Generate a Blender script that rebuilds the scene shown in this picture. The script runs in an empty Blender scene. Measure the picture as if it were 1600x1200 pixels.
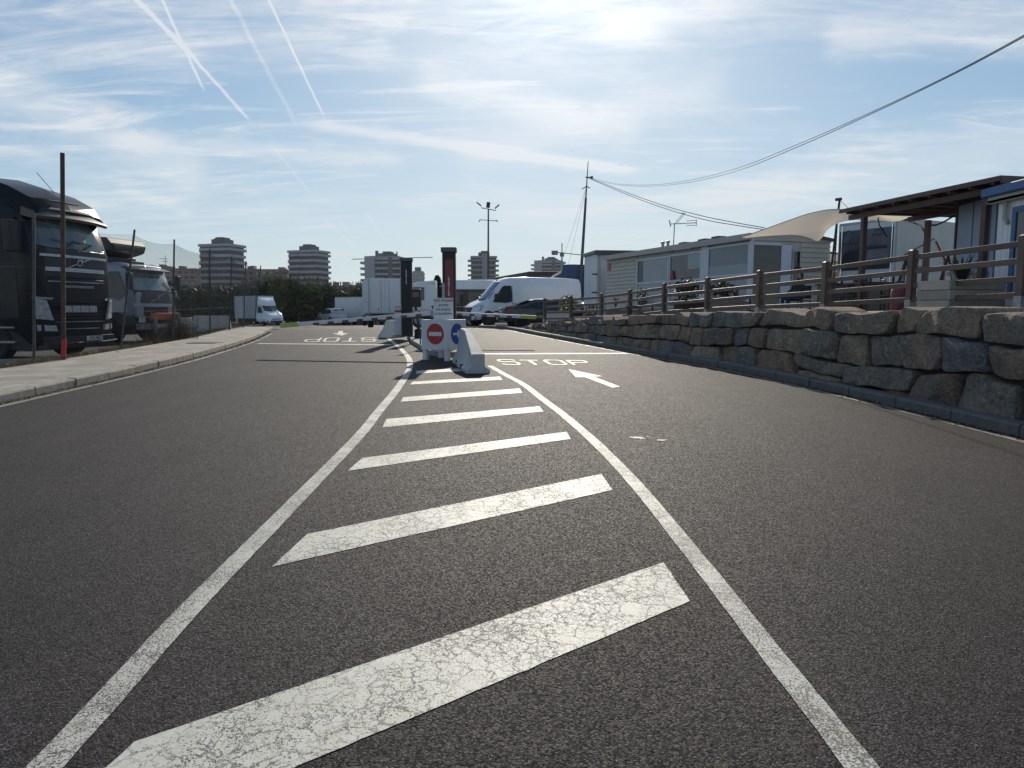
import bpy, bmesh, math, random
from mathutils import Vector, Matrix, noise
random.seed(7)
SC = bpy.context.scene
COL = SC.collection
R = math.radians

# ------------------------------------------------------------------ camera, sky, sun, exposure
F = 1108.0; HOR = 485.0; EYE = 1.6
TH = math.atan((600 - HOR) / F)
cam = bpy.data.cameras.new('camera'); cam.sensor_width = 36; cam.lens = 36 * F / 1600
cam.clip_start = 0.05; cam.clip_end = 9000
camo = bpy.data.objects.new('camera', cam); COL.objects.link(camo)
camo.location = (0, 0, EYE); camo.rotation_euler = (math.pi / 2 - TH, 0, 0)
SC.camera = camo
SC.render.resolution_x = 1024; SC.render.resolution_y = 768

SUN_EL = 27.0; SUN_AZ = 3.5          # azimuth east of +Y
SUND = Vector((math.sin(R(SUN_AZ)) * math.cos(R(SUN_EL)), math.cos(R(SUN_AZ)) * math.cos(R(SUN_EL)), math.sin(R(SUN_EL))))
sl = bpy.data.lights.new('sun', 'SUN'); sl.energy = 4.2; sl.angle = R(0.6); sl.color = (1.0, .91, .77)
so = bpy.data.objects.new('sun', sl); COL.objects.link(so)
so.rotation_euler = (-SUND).to_track_quat('-Z', 'Y').to_euler(); so.location = (0, 0, 60)
SC.view_settings.view_transform = 'Standard'; SC.view_settings.look = 'None'
SC.view_settings.exposure = 0.0; SC.view_settings.gamma = 1; SC.view_settings.use_curve_mapping = False
SC.render.engine = 'CYCLES'

def ray(px, py):
    x = (px - 800) / F; y = -(py - 600) / F
    return Vector((x, math.cos(TH) + y * math.sin(TH), -math.sin(TH) + y * math.cos(TH)))
def at(px, py, Y):
    r = ray(px, py); k = Y / r.y
    return Vector((r.x * k, Y, EYE + r.z * k))
def G(px, py, off=0):
    r = ray(px, py); t = -r.z / r.y
    a, b = .038, .0005
    A, B, C = b, -(a + t), EYE - off
    D = max(B * B - 4 * A * C, 0)
    Y = (-B - math.sqrt(D)) / (2 * A)
    return Vector((r.x / r.y * Y, Y, 0))

W = bpy.data.worlds.new('World'); SC.world = W; W.use_nodes = True
nt = W.node_tree; nt.nodes.clear(); NL = nt.links
def wn(t, **k):
    n = nt.nodes.new(t)
    for a, b in k.items(): setattr(n, a, b)
    return n
def wm(op, a, b=None, c=None, clamp=False):
    n = wn('ShaderNodeMath', operation=op, use_clamp=clamp)
    for i, s in enumerate((a, b, c)):
        if s is None: continue
        if isinstance(s, (int, float)): n.inputs[i].default_value = s
        else: NL.new(s, n.inputs[i])
    return n.outputs[0]
def wdot(a, v):
    n = wn('ShaderNodeVectorMath', operation='DOT_PRODUCT'); NL.new(a, n.inputs[0]); n.inputs[1].default_value = v
    return n.outputs['Value']
sky = wn('ShaderNodeTexSky', sky_type='NISHITA', sun_disc=False)
sky.sun_elevation = R(SUN_EL); sky.sun_rotation = R(SUN_AZ); sky.altitude = 50
sky.air_density = 1.0; sky.dust_density = 0.5; sky.ozone_density = 2.0
tc = wn('ShaderNodeTexCoord'); dirv = tc.outputs['Generated']
sep = wn('ShaderNodeSeparateXYZ'); NL.new(dirv, sep.inputs[0])
zz = wm('ADD', wm('MAXIMUM', sep.outputs[2], 0.0), 0.10)
cx = wm('DIVIDE', sep.outputs[0], zz); cy = wm('DIVIDE', sep.outputs[1], zz)
comb = wn('ShaderNodeCombineXYZ'); NL.new(cx, comb.inputs[0]); NL.new(cy, comb.inputs[1])
def wnoise(scale, detail, rough, dist, stretch, rot, off=(0, 0, 0)):
    mp = wn('ShaderNodeMapping'); NL.new(comb.outputs[0], mp.inputs[0])
    mp.inputs['Scale'].default_value = stretch; mp.inputs['Rotation'].default_value = (0, 0, R(rot)); mp.inputs['Location'].default_value = off
    n = wn('ShaderNodeTexNoise'); NL.new(mp.outputs[0], n.inputs['Vector'])
    n.inputs['Scale'].default_value = scale; n.inputs['Detail'].default_value = detail
    n.inputs['Roughness'].default_value = rough; n.inputs['Distortion'].default_value = dist
    return n.outputs['Fac']
def wramp(v, a, b, lo=0., hi=1.):
    n = wn('ShaderNodeMapRange', interpolation_type='SMOOTHSTEP', clamp=True); NL.new(v, n.inputs[0])
    for i, q in enumerate((a, b, lo, hi)): n.inputs[i + 1].default_value = q
    return n.outputs[0]
nA = wnoise(.62, 7, .62, .9, (1, 1.5, 1), -18, (3.1, 1.7, 0))        # broad cirrus banks
nB = wnoise(1.5, 8, .66, 1.6, (.55, 2.4, 1), 14, (.4, 5.2, 0))       # fibres across
nC = wnoise(.33, 3, .5, .3, (1, 1, 1), 0, (8.3, 2.2, 0))
cl = wm('MULTIPLY', wramp(nA, .42, .66), wramp(nB, .34, .64, .18, 1.0))
cl = wm('MAXIMUM', cl, wm('MULTIPLY', wramp(nB, .50, .70), .75))
nD = wnoise(4.2, 9, .72, 1.2, (.7, 1.8, 1), 24, (1.4, 7.2, 0))
cl = wm('MULTIPLY', cl, wramp(nD, .30, .62, .50, 1.05))
cl = wm('ADD', cl, wm('MULTIPLY', wm('POWER', wm('MAXIMUM', wdot(dirv, SUND), 0.0), 34.0), wramp(nD, .25, .6, .35, .9)))
cl = wm('MULTIPLY', cl, wramp(nC, .34, .52, .6, 1.0))
fn = wnoise(6, 6, .7, .6, (1, 1, 1), 0)
def trail(p, q, w, s, soft=.02):
    """a straight streak of cloud between two directions of the sky"""
    a = ray(*p).normalized(); b = ray(*q).normalized()
    n = a.cross(b).normalized(); m = (a + b).normalized(); half = m.dot(a)
    t = a - m * a.dot(m); t.normalize(); L = t.dot(a)
    d = wm('ABSOLUTE', wm('ADD', wdot(dirv, n), wm('MULTIPLY', wm('SUBTRACT', fn, .5), w * 1.3)))
    e = wramp(d, 0, w, 1, 0)
    u = wm('ABSOLUTE', wdot(dirv, t)); g = wramp(u, L * .80, L * 1.04, 1, 0)
    front = wramp(wdot(dirv, m), .5, .7)
    return wm('MULTIPLY', wm('MULTIPLY', e, g), wm('MULTIPLY', front, s))
trails = [((180, -36), (300, 88), .0042, .85), ((262, 46), (392, 190), .0034, .8), ((240, -30), (320, 145), .0027, .7),
          ((405, -32), (508, 186), .0025, .85), ((350, -20), (466, 200), .0045, .32), ((425, 228), (486, 303), .003, .25),
          ((505, 341), (555, 387), .0025, .4), ((526, 338), (556, 378), .0025, .35), ((569, 329), (606, 382), .0021, .5),
          ((455, 188), (1010, 272), .013, .75), ((150, 215), (640, 252), .020, .5), ((-60, 120), (330, 280), .045, .55),
          ((640, 120), (1010, 210), .035, .45), ((700, 228), (1000, 268), .008, .6), ((1060, 330), (1700, 205), .05, .45),
          ((180, 290), (300, 335), .012, .3), ((930, 55), (1300, -40), .03, .4), ((700, 250), (1150, 120), .05, .35), ((1280, 60), (1640, 20), .045, .4)]
acc = cl
for p, q, w, s in trails: acc = wm('ADD', acc, trail(p, q, w, s))
sd = wm('MAXIMUM', wdot(dirv, SUND), 0.0)
glow = wm('POWER', sd, 60.0); glow2 = wm('POWER', sd, 500.0)
acc = wm('MINIMUM', acc, 1.0)
acc = wm('MULTIPLY', acc, wramp(sep.outputs[2], 0.0, .10, .35, 1))
hz = wramp(sep.outputs[2], -.02, .42, 1, 0)
# clear sky: nishita scaled
skc = wn('ShaderNodeVectorMath', operation='MULTIPLY'); NL.new(sky.outputs[0], skc.inputs[0]); skc.inputs[1].default_value = (.73, 1.0, 1.24)
# soft shoulder on the clear sky, as thin high haze spreads the light
den = wn('ShaderNodeVectorMath', operation='MULTIPLY_ADD'); NL.new(skc.outputs[0], den.inputs[0]); den.inputs[1].default_value = (.075, .070, .065); den.inputs[2].default_value = (.80, .80, .80)
skd = wn('ShaderNodeVectorMath', operation='DIVIDE'); NL.new(skc.outputs[0], skd.inputs[0]); NL.new(den.outputs[0], skd.inputs[1]); skc = skd
# cloud radiance, brighter towards the sun
cb = wm('ADD', 8.6, wm('ADD', wm('MULTIPLY', glow, 5.0), wm('MULTIPLY', glow2, 14.0)))
ccol = wn('ShaderNodeVectorMath', operation='SCALE'); ccol.inputs[0].default_value = (.98, 1.0, 1.03); NL.new(cb, ccol.inputs['Scale'])
mx = wn('ShaderNodeMix', data_type='RGBA'); NL.new(wm('MULTIPLY', acc, .78), mx.inputs[0]); NL.new(skc.outputs[0], mx.inputs[6]); NL.new(ccol.outputs[0], mx.inputs[7])
# thin milky haze near the horizon
hcol = wn('ShaderNodeMix', data_type='RGBA'); NL.new(wm('MULTIPLY', wm('POWER', hz, 2.0), .55), hcol.inputs[0]); NL.new(mx.outputs[2], hcol.inputs[6]); hcol.inputs[7].default_value = (6.5, 7.4, 7.7, 1)
bg = wn('ShaderNodeBackground'); NL.new(hcol.outputs[2], bg.inputs[0]); bg.inputs[1].default_value = .1
wo = wn('ShaderNodeOutputWorld'); NL.new(bg.outputs[0], wo.inputs[0])

# ------------------------------------------------------------------ helpers
_m = {}
def M(name, col, rough=.6, metal=0., var=.15, scale=4., bump=0., coat=0., bscale=None, spec=.5, dirt=0., fac=None):
    if name in _m: return _m[name]
    m = bpy.data.materials.new(name); m.use_nodes = True; t = m.node_tree; n = t.nodes; l = t.links
    b = n['Principled BSDF']; tc = n.new('ShaderNodeTexCoord')
    ns = n.new('ShaderNodeTexNoise'); ns.inputs['Scale'].default_value = scale; ns.inputs['Detail'].default_value = 6; ns.inputs['Roughness'].default_value = .6
    l.new(tc.outputs['Object'], ns.inputs['Vector'])
    r = n.new('ShaderNodeValToRGB'); c = col
    r.color_ramp.elements[0].position = .3; r.color_ramp.elements[1].position = .7
    r.color_ramp.elements[0].color = (c[0] * (1 - var), c[1] * (1 - var), c[2] * (1 - var), 1)
    r.color_ramp.elements[1].color = (min(c[0] * (1 + var), .9), min(c[1] * (1 + var), .9), min(c[2] * (1 + var), .9), 1)
    l.new(ns.outputs['Fac'], r.inputs[0]); out = r.outputs[0]
    if dirt:
        n2 = n.new('ShaderNodeTexNoise'); n2.inputs['Scale'].default_value = scale * .35; n2.inputs['Detail'].default_value = 8; n2.inputs['Roughness'].default_value = .7
        mpp = n.new('ShaderNodeMapping'); mpp.inputs['Scale'].default_value = (1, 1, .35); l.new(tc.outputs['Object'], mpp.inputs[0]); l.new(mpp.outputs[0], n2.inputs['Vector'])
        r2 = n.new('ShaderNodeMapRange'); r2.inputs[1].default_value = .45; r2.inputs[2].default_value = .75; r2.inputs[4].default_value = dirt; l.new(n2.outputs['Fac'], r2.inputs[0])
        mi = n.new('ShaderNodeMix'); mi.data_type = 'RGBA'; l.new(r2.outputs[0], mi.inputs[0]); l.new(out, mi.inputs[6]); mi.inputs[7].default_value = (.09, .075, .06, 1); out = mi.outputs[2]
    l.new(out, b.inputs['Base Color'])
    b.inputs['Roughness'].default_value = rough; b.inputs['Metallic'].default_value = metal; b.inputs['Specular IOR Level'].default_value = spec
    b.inputs['Coat Weight'].default_value = coat; b.inputs['Coat Roughness'].default_value = .08
    if bump:
        bp = n.new('ShaderNodeBump'); bp.inputs['Strength'].default_value = bump; bp.inputs['Distance'].default_value = .02
        nb = n.new('ShaderNodeTexNoise'); nb.inputs['Scale'].default_value = bscale or scale * 6; nb.inputs['Detail'].default_value = 5
        l.new(tc.outputs['Object'], nb.inputs['Vector']); l.new(nb.outputs['Fac'], bp.inputs['Height']); l.new(bp.outputs[0], b.inputs['Normal'])
    _m[name] = m; return m

class MB:
    def __init__(s): s.v = []; s.f = []; s.mi = []; s.cm = 0
    def add(s, vs, fs):
        o = len(s.v); s.v += [tuple(q) for q in vs]
        for f in fs: s.f.append([i + o for i in f]); s.mi.append(s.cm)
        return s
    def box(s, x0, x1, y0, y1, z0, z1):
        return s.add([(x0, y0, z0), (x1, y0, z0), (x1, y1, z0), (x0, y1, z0), (x0, y0, z1), (x1, y0, z1), (x1, y1, z1), (x0, y1, z1)],
                     [(0, 3, 2, 1), (4, 5, 6, 7), (0, 1, 5, 4), (1, 2, 6, 5), (2, 3, 7, 6), (3, 0, 4, 7)])
    def hexa(s, p): return s.add(p, [(0, 3, 2, 1), (4, 5, 6, 7), (0, 1, 5, 4), (1, 2, 6, 5), (2, 3, 7, 6), (3, 0, 4, 7)])
    def bar(s, a, b, w, h=None, up=(0, 0, 1)):
        """box section bar from a to b, w wide, h tall"""
        h = h or w; a = Vector(a); b = Vector(b); d = (b - a).normalized(); up = Vector(up)
        if abs(d.dot(up)) > .98: up = Vector((0, 1, 0))
        x = d.cross(up).normalized() * (w / 2); y = x.cross(d).normalized() * (h / 2)
        return s.hexa([a - x - y, a + x - y, b + x - y, b - x - y, a - x + y, a + x + y, b + x + y, b - x + y])
    def prism(s, pts, axis, d0, d1):
        """2-d outline swept along an axis; pts are the two other coordinates in xyz order"""
        def c(p, d):
            return {'x': (d, p[0], p[1]), 'y': (p[0], d, p[1]), 'z': (p[0], p[1], d)}[axis]
        n = len(pts); vs = [c(p, d0) for p in pts] + [c(p, d1) for p in pts]
        return s.add(vs, [tuple(range(n))[::-1], tuple(range(n, 2 * n))] + [(i, (i + 1) % n, n + (i + 1) % n, n + i) for i in range(n)])
    def tube(s, pts, r, n=8, r1=None, cap=True):
        pts = [Vector(p) for p in pts]; N = len(pts); rings = []
        for i, p in enumerate(pts):
            d = (pts[min(i + 1, N - 1)] - pts[max(i - 1, 0)]).normalized()
            up = Vector((0, 0, 1)) if abs(d.z) < .95 else Vector((0, 1, 0))
            x = d.cross(up).normalized(); y = x.cross(d)
            rr = r if r1 is None else r + (r1 - r) * i / max(N - 1, 1)
            rings.append([p + (x * math.cos(2 * math.pi * k / n) + y * math.sin(2 * math.pi * k / n)) * rr for k in range(n)])
        vs = [q for g in rings for q in g]; fs = []
        for i in range(N - 1):
            for k in range(n): fs.append((i * n + k, i * n + (k + 1) % n, (i + 1) * n + (k + 1) % n, (i + 1) * n + k))
        if cap: fs += [tuple(range(n))[::-1], tuple((N - 1) * n + k for k in range(n))]
        return s.add(vs, fs)
    def lathe(s, prof, c, ax='z', n=20):
        """profile of (radius, along) turned round an axis through c"""
        c = Vector(c); vs = []
        for (r, h) in prof:
            for k in range(n):
                a = 2 * math.pi * k / n; p, q = r * math.cos(a), r * math.sin(a)
                vs.append(c + Vector({'z': (p, q, h), 'y': (p, h, q), 'x': (h, p, q)}[ax]))
        fs = []
        for i in range(len(prof) - 1):
            for k in range(n): fs.append((i * n + k, i * n + (k + 1) % n, (i + 1) * n + (k + 1) % n, (i + 1) * n + k))
        if prof[0][0] > 1e-4: fs.append(tuple(range(n))[::-1])
        if prof[-1][0] > 1e-4: fs.append(tuple((len(prof) - 1) * n + k for k in range(n)))
        return s.add(vs, fs)
    def ball(s, c, r, sc=(1, 1, 1), n=12, m=8, jit=0):
        c = Vector(c); vs = []
        for i in range(m + 1):
            for k in range(n):
                a = math.pi * i / m; b = 2 * math.pi * k / n
                rr = r * (1 + (random.uniform(-jit, jit) if jit else 0))
                vs.append(c + Vector((rr * math.sin(a) * math.cos(b) * sc[0], rr * math.sin(a) * math.sin(b) * sc[1], rr * math.cos(a) * sc[2])))
        return s.add(vs, [(i * n + k, (i + 1) * n + k, (i + 1) * n + (k + 1) % n, i * n + (k + 1) % n) for i in range(m) for k in range(n)])
    def poly(s, pts): return s.add(pts, [tuple(range(len(pts)))])
    def loft(s, secs, caps=True):
        """secs: (x, [(y, z)...]) half sections from bottom centre to top centre, mirrored in y"""
        n = len(secs[0][1]); rings = []
        for x, h in secs:
            ring = [(x, -y, z) for y, z in h] + [(x, y, z) for y, z in h[::-1]]
            rings.append(ring)
        m = 2 * n; vs = [q for g in rings for q in g]; fs = []
        for i in range(len(secs) - 1):
            for k in range(m): fs.append((i * m + k, i * m + (k + 1) % m, (i + 1) * m + (k + 1) % m, (i + 1) * m + k))
        if caps: fs += [tuple(range(m))[::-1], tuple((len(secs) - 1) * m + k for k in range(m))]
        return s.add(vs, fs)
    def mesh(s, name, mats, smooth=None):
        me = bpy.data.meshes.new(name); me.from_pydata(s.v, [], s.f)
        for m in (mats if isinstance(mats, (list, tuple)) else [mats]): me.materials.append(m)
        if any(s.mi): me.polygons.foreach_set('material_index', s.mi)
        me.validate()
        bm = bmesh.new(); bm.from_mesh(me); bmesh.ops.recalc_face_normals(bm, faces=bm.faces); bm.to_mesh(me); bm.free()
        if smooth is not None:
            me.shade_smooth(); me.set_sharp_from_angle(angle=R(smooth))
        me.update(); return me

def O(name, mb, mats, parent=None, smooth=None, bevel=0, kind=None, label=None, loc=None, rz=0, seg=2):
    me = mb.mesh(name, mats, smooth) if isinstance(mb, MB) else mb
    o = bpy.data.objects.new(name, me); COL.objects.link(o)
    if parent: o.parent = parent
    if loc is not None: o.location = loc
    if rz: o.rotation_euler = (0, 0, rz)
    if bevel:
        b = o.modifiers.new('bevel', 'BEVEL'); b.width = bevel; b.segments = seg; b.limit_method = 'ANGLE'; b.angle_limit = R(35); b.harden_normals = True
        me.shade_smooth(); me.set_sharp_from_angle(angle=R(50))
    if kind: o['kind'] = kind
    if label: o['label'] = label
    return o
def T(name, label, cat, loc=(0, 0, 0), rz=0, group=None):
    o = bpy.data.objects.new(name, None); COL.objects.link(o); o.empty_display_size = .2
    o.location = loc; o.rotation_euler = (0, 0, rz); o['label'] = label; o['category'] = cat
    if group: o['group'] = group
    return o
def tag(o, label, cat, group=None):
    o['label'] = label; o['category'] = cat
    if group: o['group'] = group
    return o
def copy_tree(o, parent=None, top=True):
    c = o.copy(); COL.objects.link(c); c.parent = parent
    for ch in list(o.children): copy_tree(ch, c, False)
    return c
def lerp(a, b, t): return a + (b - a) * t
def interp(tab, x):
    if x <= tab[0][0]: return tab[0][1]
    for (a, b), (c, d) in zip(tab, tab[1:]):
        if x <= c: return b + (d - b) * (x - a) / (c - a)
    return tab[-1][1]
def sm(a, b, x):
    t = min(max((x - a) / (b - a), 0), 1); return t * t * (3 - 2 * t)
_font = {}
def text_mb(txt, size, mat_=None):
    """flat lettering as vertices/faces in the xy plane, centred"""
    cu = bpy.data.curves.new('t', 'FONT'); cu.body = txt; cu.size = size; cu.align_x = 'CENTER'; cu.align_y = 'CENTER'; cu.extrude = .0015; cu.offset = size * .012
    cu.resolution_u = 3
    ob = bpy.data.objects.new('t', cu); COL.objects.link(ob)
    dg = bpy.context.evaluated_depsgraph_get(); me = bpy.data.meshes.new_from_object(ob.evaluated_get(dg))
    vs = [tuple(v.co) for v in me.vertices]; fs = [tuple(p.vertices) for p in me.polygons]
    bpy.data.objects.remove(ob); bpy.data.curves.remove(cu); bpy.data.meshes.remove(me)
    return vs, fs
def place_text(mb, txt, size, origin, ux, uy, sx=1):
    vs, fs = text_mb(txt, size); ux = Vector(ux).normalized(); uy = Vector(uy).normalized(); uz = ux.cross(uy); o = Vector(origin)
    mb.add([o + ux * v[0] * sx + uy * v[1] + uz * v[2] for v in vs], fs)

# ------------------------------------------------------------------ terrain
def zc(Y):
    if Y <= 0: return .038 * Y
    if Y >= 38: return .722
    return .038 * Y - .0005 * Y * Y
LK = [(-8, -7.05), (0, -7.05), (9.7, -7.09), (13, -7.12), (16.3, -7.37), (19.2, -7.82), (22, -8.3), (24.5, -8.85), (27.5, -9.6), (30, -10.3), (33, -11.2)]
LB = [(-8, -9.35), (15, -9.4), (19, -9.72), (22.5, -10.15), (26, -10.9), (29, -11.75), (33, -12.7), (40, -14)]
RK = [(-8, 6.0), (3, 5.85), (7.43, 5.44), (8.87, 5.25), (10.86, 4.93), (13.94, 4.36), (17.5, 3.17), (20, 2.55), (22.3, 1.98), (25.9, 1.15), (29, .55), (32, .05), (34.5, -.6), (37.5, -1.9)]
def smoothed(tab, x, w=1.2): return (interp(tab, x - w) + 2 * interp(tab, x) + interp(tab, x + w)) / 4
def lkx(Y): return smoothed(LK, Y)
def lbx(Y): return smoothed(LB, Y)
def rkx(Y): return smoothed(RK, Y)
def zg(X, Y):
    z = zc(Y)
    z -= .72 * sm(30, 72, Y) * sm(3, -7, X)
    if Y > 3:
        z = lerp(z, .38, sm(lbx(Y) - .15, lbx(Y) - .95, X) * sm(3, 9, Y) * (1 - sm(36, 60, Y)))
    return z
ZT = [(-8, 1.62), (11, 1.62), (13.4, 1.6), (15.8, 1.545), (18.2, 1.49), (20.7, 1.43), (23.2, 1.35), (25.7, 1.23), (28, 1.14), (30.2, 1.08), (32.5, 1.03), (37, .76), (60, .74)]
def zt(Y): return interp(ZT, Y)
def sheet(xs, ys, fz, dz=0):
    mb = MB(); n = len(xs)
    vs = []; 
    for y in ys:
        for x in xs:
            X = x(y) if callable(x) else x
            vs.append((X, y, fz(X, y) + dz))
    return mb.add(vs, [(j * n + i, j * n + i + 1, (j + 1) * n + i + 1, (j + 1) * n + i) for j in range(len(ys) - 1) for i in range(n - 1)])
def frange(a, b, s):
    r = []; x = a
    while x < b - 1e-6: r.append(x); x += s
    return r + [b]

def asphalt(name, c, seed=0.):
    m = bpy.data.materials.new(name); m.use_nodes = True; t = m.node_tree; n = t.nodes; l = t.links; b = n['Principled BSDF']
    tc = n.new('ShaderNodeTexCoord')
    def no(sc, d=4, r=.6):
        q = n.new('ShaderNodeTexNoise'); q.inputs['Scale'].default_value = sc; q.inputs['Detail'].default_value = d; q.inputs['Roughness'].default_value = r; l.new(tc.outputs['Object'], q.inputs['Vector']); return q.outputs['Fac']
    def mr(v, a, bb, lo, hi):
        q = n.new('ShaderNodeMapRange'); l.new(v, q.inputs[0])
        for i, x in enumerate((a, bb, lo, hi)): q.inputs[i + 1].default_value = x
        return q.outputs[0]
    def mu(a, bb, op='MULTIPLY'):
        q = n.new('ShaderNodeMath'); q.operation = op
        for i, s_ in enumerate((a, bb)):
            if isinstance(s_, float): q.inputs[i].default_value = s_
            else: l.new(s_, q.inputs[i])
        return q.outputs[0]
    vo = n.new('ShaderNodeTexVoronoi'); vo.inputs['Scale'].default_value = 118; l.new(tc.outputs['Object'], vo.inputs['Vector'])
    sp = n.new('ShaderNodeSeparateColor'); l.new(vo.outputs['Color'], sp.inputs[0])
    stone = mu(mr(sp.outputs[0], .5, 1, .42, 2.6), mr(sp.outputs[1], .93, .99, 1, 3.2))                     # each chipping its own grey
    gap = mr(vo.outputs['Distance'], .25, .75, 1.15, .45)
    fine = mr(no(160, 3), .3, .7, .75, 1.3)
    patch = mr(no(.45, 6, .68), .3, .7, .62, 1.38); patch2 = mr(no(2.6, 7, .75), .3, .7, .80, 1.22)
    mp = n.new('ShaderNodeMapping'); mp.inputs['Scale'].default_value = (1.3, .06, 1); l.new(tc.outputs['Object'], mp.inputs[0])
    tr = n.new('ShaderNodeTexNoise'); tr.inputs['Scale'].default_value = 1; tr.inputs['Detail'].default_value = 3; l.new(mp.outputs[0], tr.inputs['Vector'])
    track = mr(tr.outputs['Fac'], .35, .65, .78, 1.22)
    v = mu(mu(mu(stone, gap), fine), mu(mu(patch, patch2), track))
    cc = n.new('ShaderNodeVectorMath'); cc.operation = 'SCALE'; cc.inputs[0].default_value = c; l.new(v, cc.inputs['Scale'])
    l.new(cc.outputs[0], b.inputs['Base Color'])
    l.new(mr(sp.outputs[1], 0, 1, .58, .98), b.inputs['Roughness']); b.inputs['Specular IOR Level'].default_value = .27
    bp = n.new('ShaderNodeBump'); bp.inputs['Strength'].default_value = .9; bp.inputs['Distance'].default_value = .004
    hgt = mu(mu(gap, sp.outputs[2]), fine, 'ADD'); l.new(hgt, bp.inputs['Height']); l.new(bp.outputs[0], b.inputs['Normal'])
    return m
def paint(name, c, wear=.5):
    """road paint: crazed and worn through to the asphalt"""
    m = bpy.data.materials.new(name); m.use_nodes = True; t = m.node_tree; n = t.nodes; l = t.links; b = n['Principled BSDF']
    tc = n.new('ShaderNodeTexCoord'); ds = n.new('ShaderNodeTexNoise'); ds.inputs['Scale'].default_value = 9; ds.inputs['Detail'].default_value = 6; ds.inputs['Roughness'].default_value = .75
    l.new(tc.outputs['Object'], ds.inputs['Vector'])
    sc = n.new('ShaderNodeVectorMath'); sc.operation = 'MULTIPLY_ADD'; l.new(ds.outputs['Color'], sc.inputs[0]); sc.inputs[1].default_value = (.16, .16, 0); l.new(tc.outputs['Object'], sc.inputs[2])
    def vor(s):
        v = n.new('ShaderNodeTexVoronoi'); v.feature = 'DISTANCE_TO_EDGE'; v.inputs['Scale'].default_value = s; v.voronoi_dimensions = '2D'; l.new(sc.outputs[0], v.inputs['Vector']); return v.outputs['Distance']
    def mr(v, a, bb, lo, hi):
        q = n.new('ShaderNodeMapRange'); l.new(v, q.inputs[0])
        for i, x in enumerate((a, bb, lo, hi)):
            if isinstance(x, (int, float)): q.inputs[i + 1].default_value = x
            else: l.new(x, q.inputs[i + 1])
        return q.outputs[0]
    def ma(op, a, bb):
        q = n.new('ShaderNodeMath'); q.operation = op
        for i, s_ in enumerate((a, bb)):
            if isinstance(s_, float): q.inputs[i].default_value = s_
            else: l.new(s_, q.inputs[i])
        return q.outputs[0]
    big = n.new('ShaderNodeTexNoise'); big.inputs['Scale'].default_value = 3.1; big.inputs['Detail'].default_value = 4; l.new(tc.outputs['Object'], big.inputs['Vector'])
    thin = mr(big.outputs['Fac'], .3, .7, .014, .045)
    brk = n.new('ShaderNodeTexNoise'); brk.inputs['Scale'].default_value = 13; brk.inputs['Detail'].default_value = 4; l.new(tc.outputs['Object'], brk.inputs['Vector'])
    c1 = ma('MULTIPLY', mr(vor(8), .0, thin, 1.25, 0), mr(brk.outputs['Fac'], .40, .52, .1, 1)); c2 = ma('MULTIPLY', mr(vor(21), .0, mr(big.outputs['Fac'], .36, .70, .010, .13), 1.1, 0), mr(brk.outputs['Fac'], .58, .44, 0, 1))
    sp = n.new('ShaderNodeTexNoise'); sp.inputs['Scale'].default_value = 120; sp.inputs['Detail'].default_value = 3; l.new(tc.outputs['Object'], sp.inputs['Vector'])
    pits = mr(ma('ADD', sp.outputs['Fac'], ma('MULTIPLY', ma('SUBTRACT', big.outputs['Fac'], .5), .35)), .63 - .08 * wear, .70 - .08 * wear, 0, .9)
    wm_ = ma('MAXIMUM', ma('MAXIMUM', c1, c2), pits)
    mix = n.new('ShaderNodeMix'); mix.data_type = 'RGBA'; l.new(wm_, mix.inputs[0])
    st = n.new('ShaderNodeMix'); st.data_type = 'RGBA'; l.new(mr(ds.outputs['Fac'], .35, .7, 0, 1), st.inputs[0])
    st.inputs[6].default_value = (*c, 1); st.inputs[7].default_value = (c[0] * .78, c[1] * .77, c[2] * .72, 1)
    l.new(st.outputs[2], mix.inputs[6]); mix.inputs[7].default_value = (.010, .0095, .009, 1)
    l.new(mix.outputs[2], b.inputs['Base Color']); b.inputs['Roughness'].default_value = .6; b.inputs['Specular IOR Level'].default_value = .5
    bp = n.new('ShaderNodeBump'); bp.inputs['Strength'].default_value = .6; bp.inputs['Distance'].default_value = .004
    l.new(ma('SUBTRACT', ma('MULTIPLY', sp.outputs['Fac'], .4), wm_), bp.inputs['Height']); l.new(bp.outputs[0], b.inputs['Normal'])
    return m

mat_road = asphalt('asphalt', (.0250, .0212, .0222))
mat_lot = asphalt('lot_asphalt', (.06, .056, .052))
mat_paint = paint('road_paint', (.62, .61, .54))
mat_line = paint('lane_paint_worn', (.56, .55, .49), 1.35)
mat_edge = paint('edge_paint', (.34, .31, .26), 1.0)
m_ground = M('ground_soil', (.20, .175, .14), .95, var=.35, scale=1.2, bump=.5)
m_terr = M('terrace_gravel', (.30, .28, .25), .95, var=.25, scale=9, bump=.6)
m_conc = M('concrete', (.36, .355, .34), .85, var=.14, scale=7, bump=.35, bscale=60, dirt=.35)
m_kerb = M('kerb_concrete', (.34, .305, .25), .88, var=.22, scale=8, bump=.4, bscale=70, dirt=.4)
m_kerbd = M('kerb_bluish', (.12, .115, .108), .8, var=.2, scale=8, bump=.35, bscale=70)
m_white = M('white_paint', (.72, .73, .74), .35, var=.05, scale=3, dirt=.12, coat=.3)
m_vanw = M('van_white', (.76, .79, .82), .28, var=.04, scale=2, coat=.6, dirt=.06)
m_boxw = M('box_white', (.66, .68, .70), .45, var=.05, scale=2, dirt=.15)
m_black = M('black_paint', (.007, .008, .010), .30, var=.2, scale=3, coat=.05, spec=.2)
m_blackm = M('black_matt', (.022, .022, .025), .55, var=.25, scale=6)
m_char = M('charcoal', (.045, .047, .054), .4, var=.1, scale=4, coat=.2)
m_chrome = M('chrome', (.72, .74, .77), .16, metal=1, var=.08, scale=6)
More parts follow.
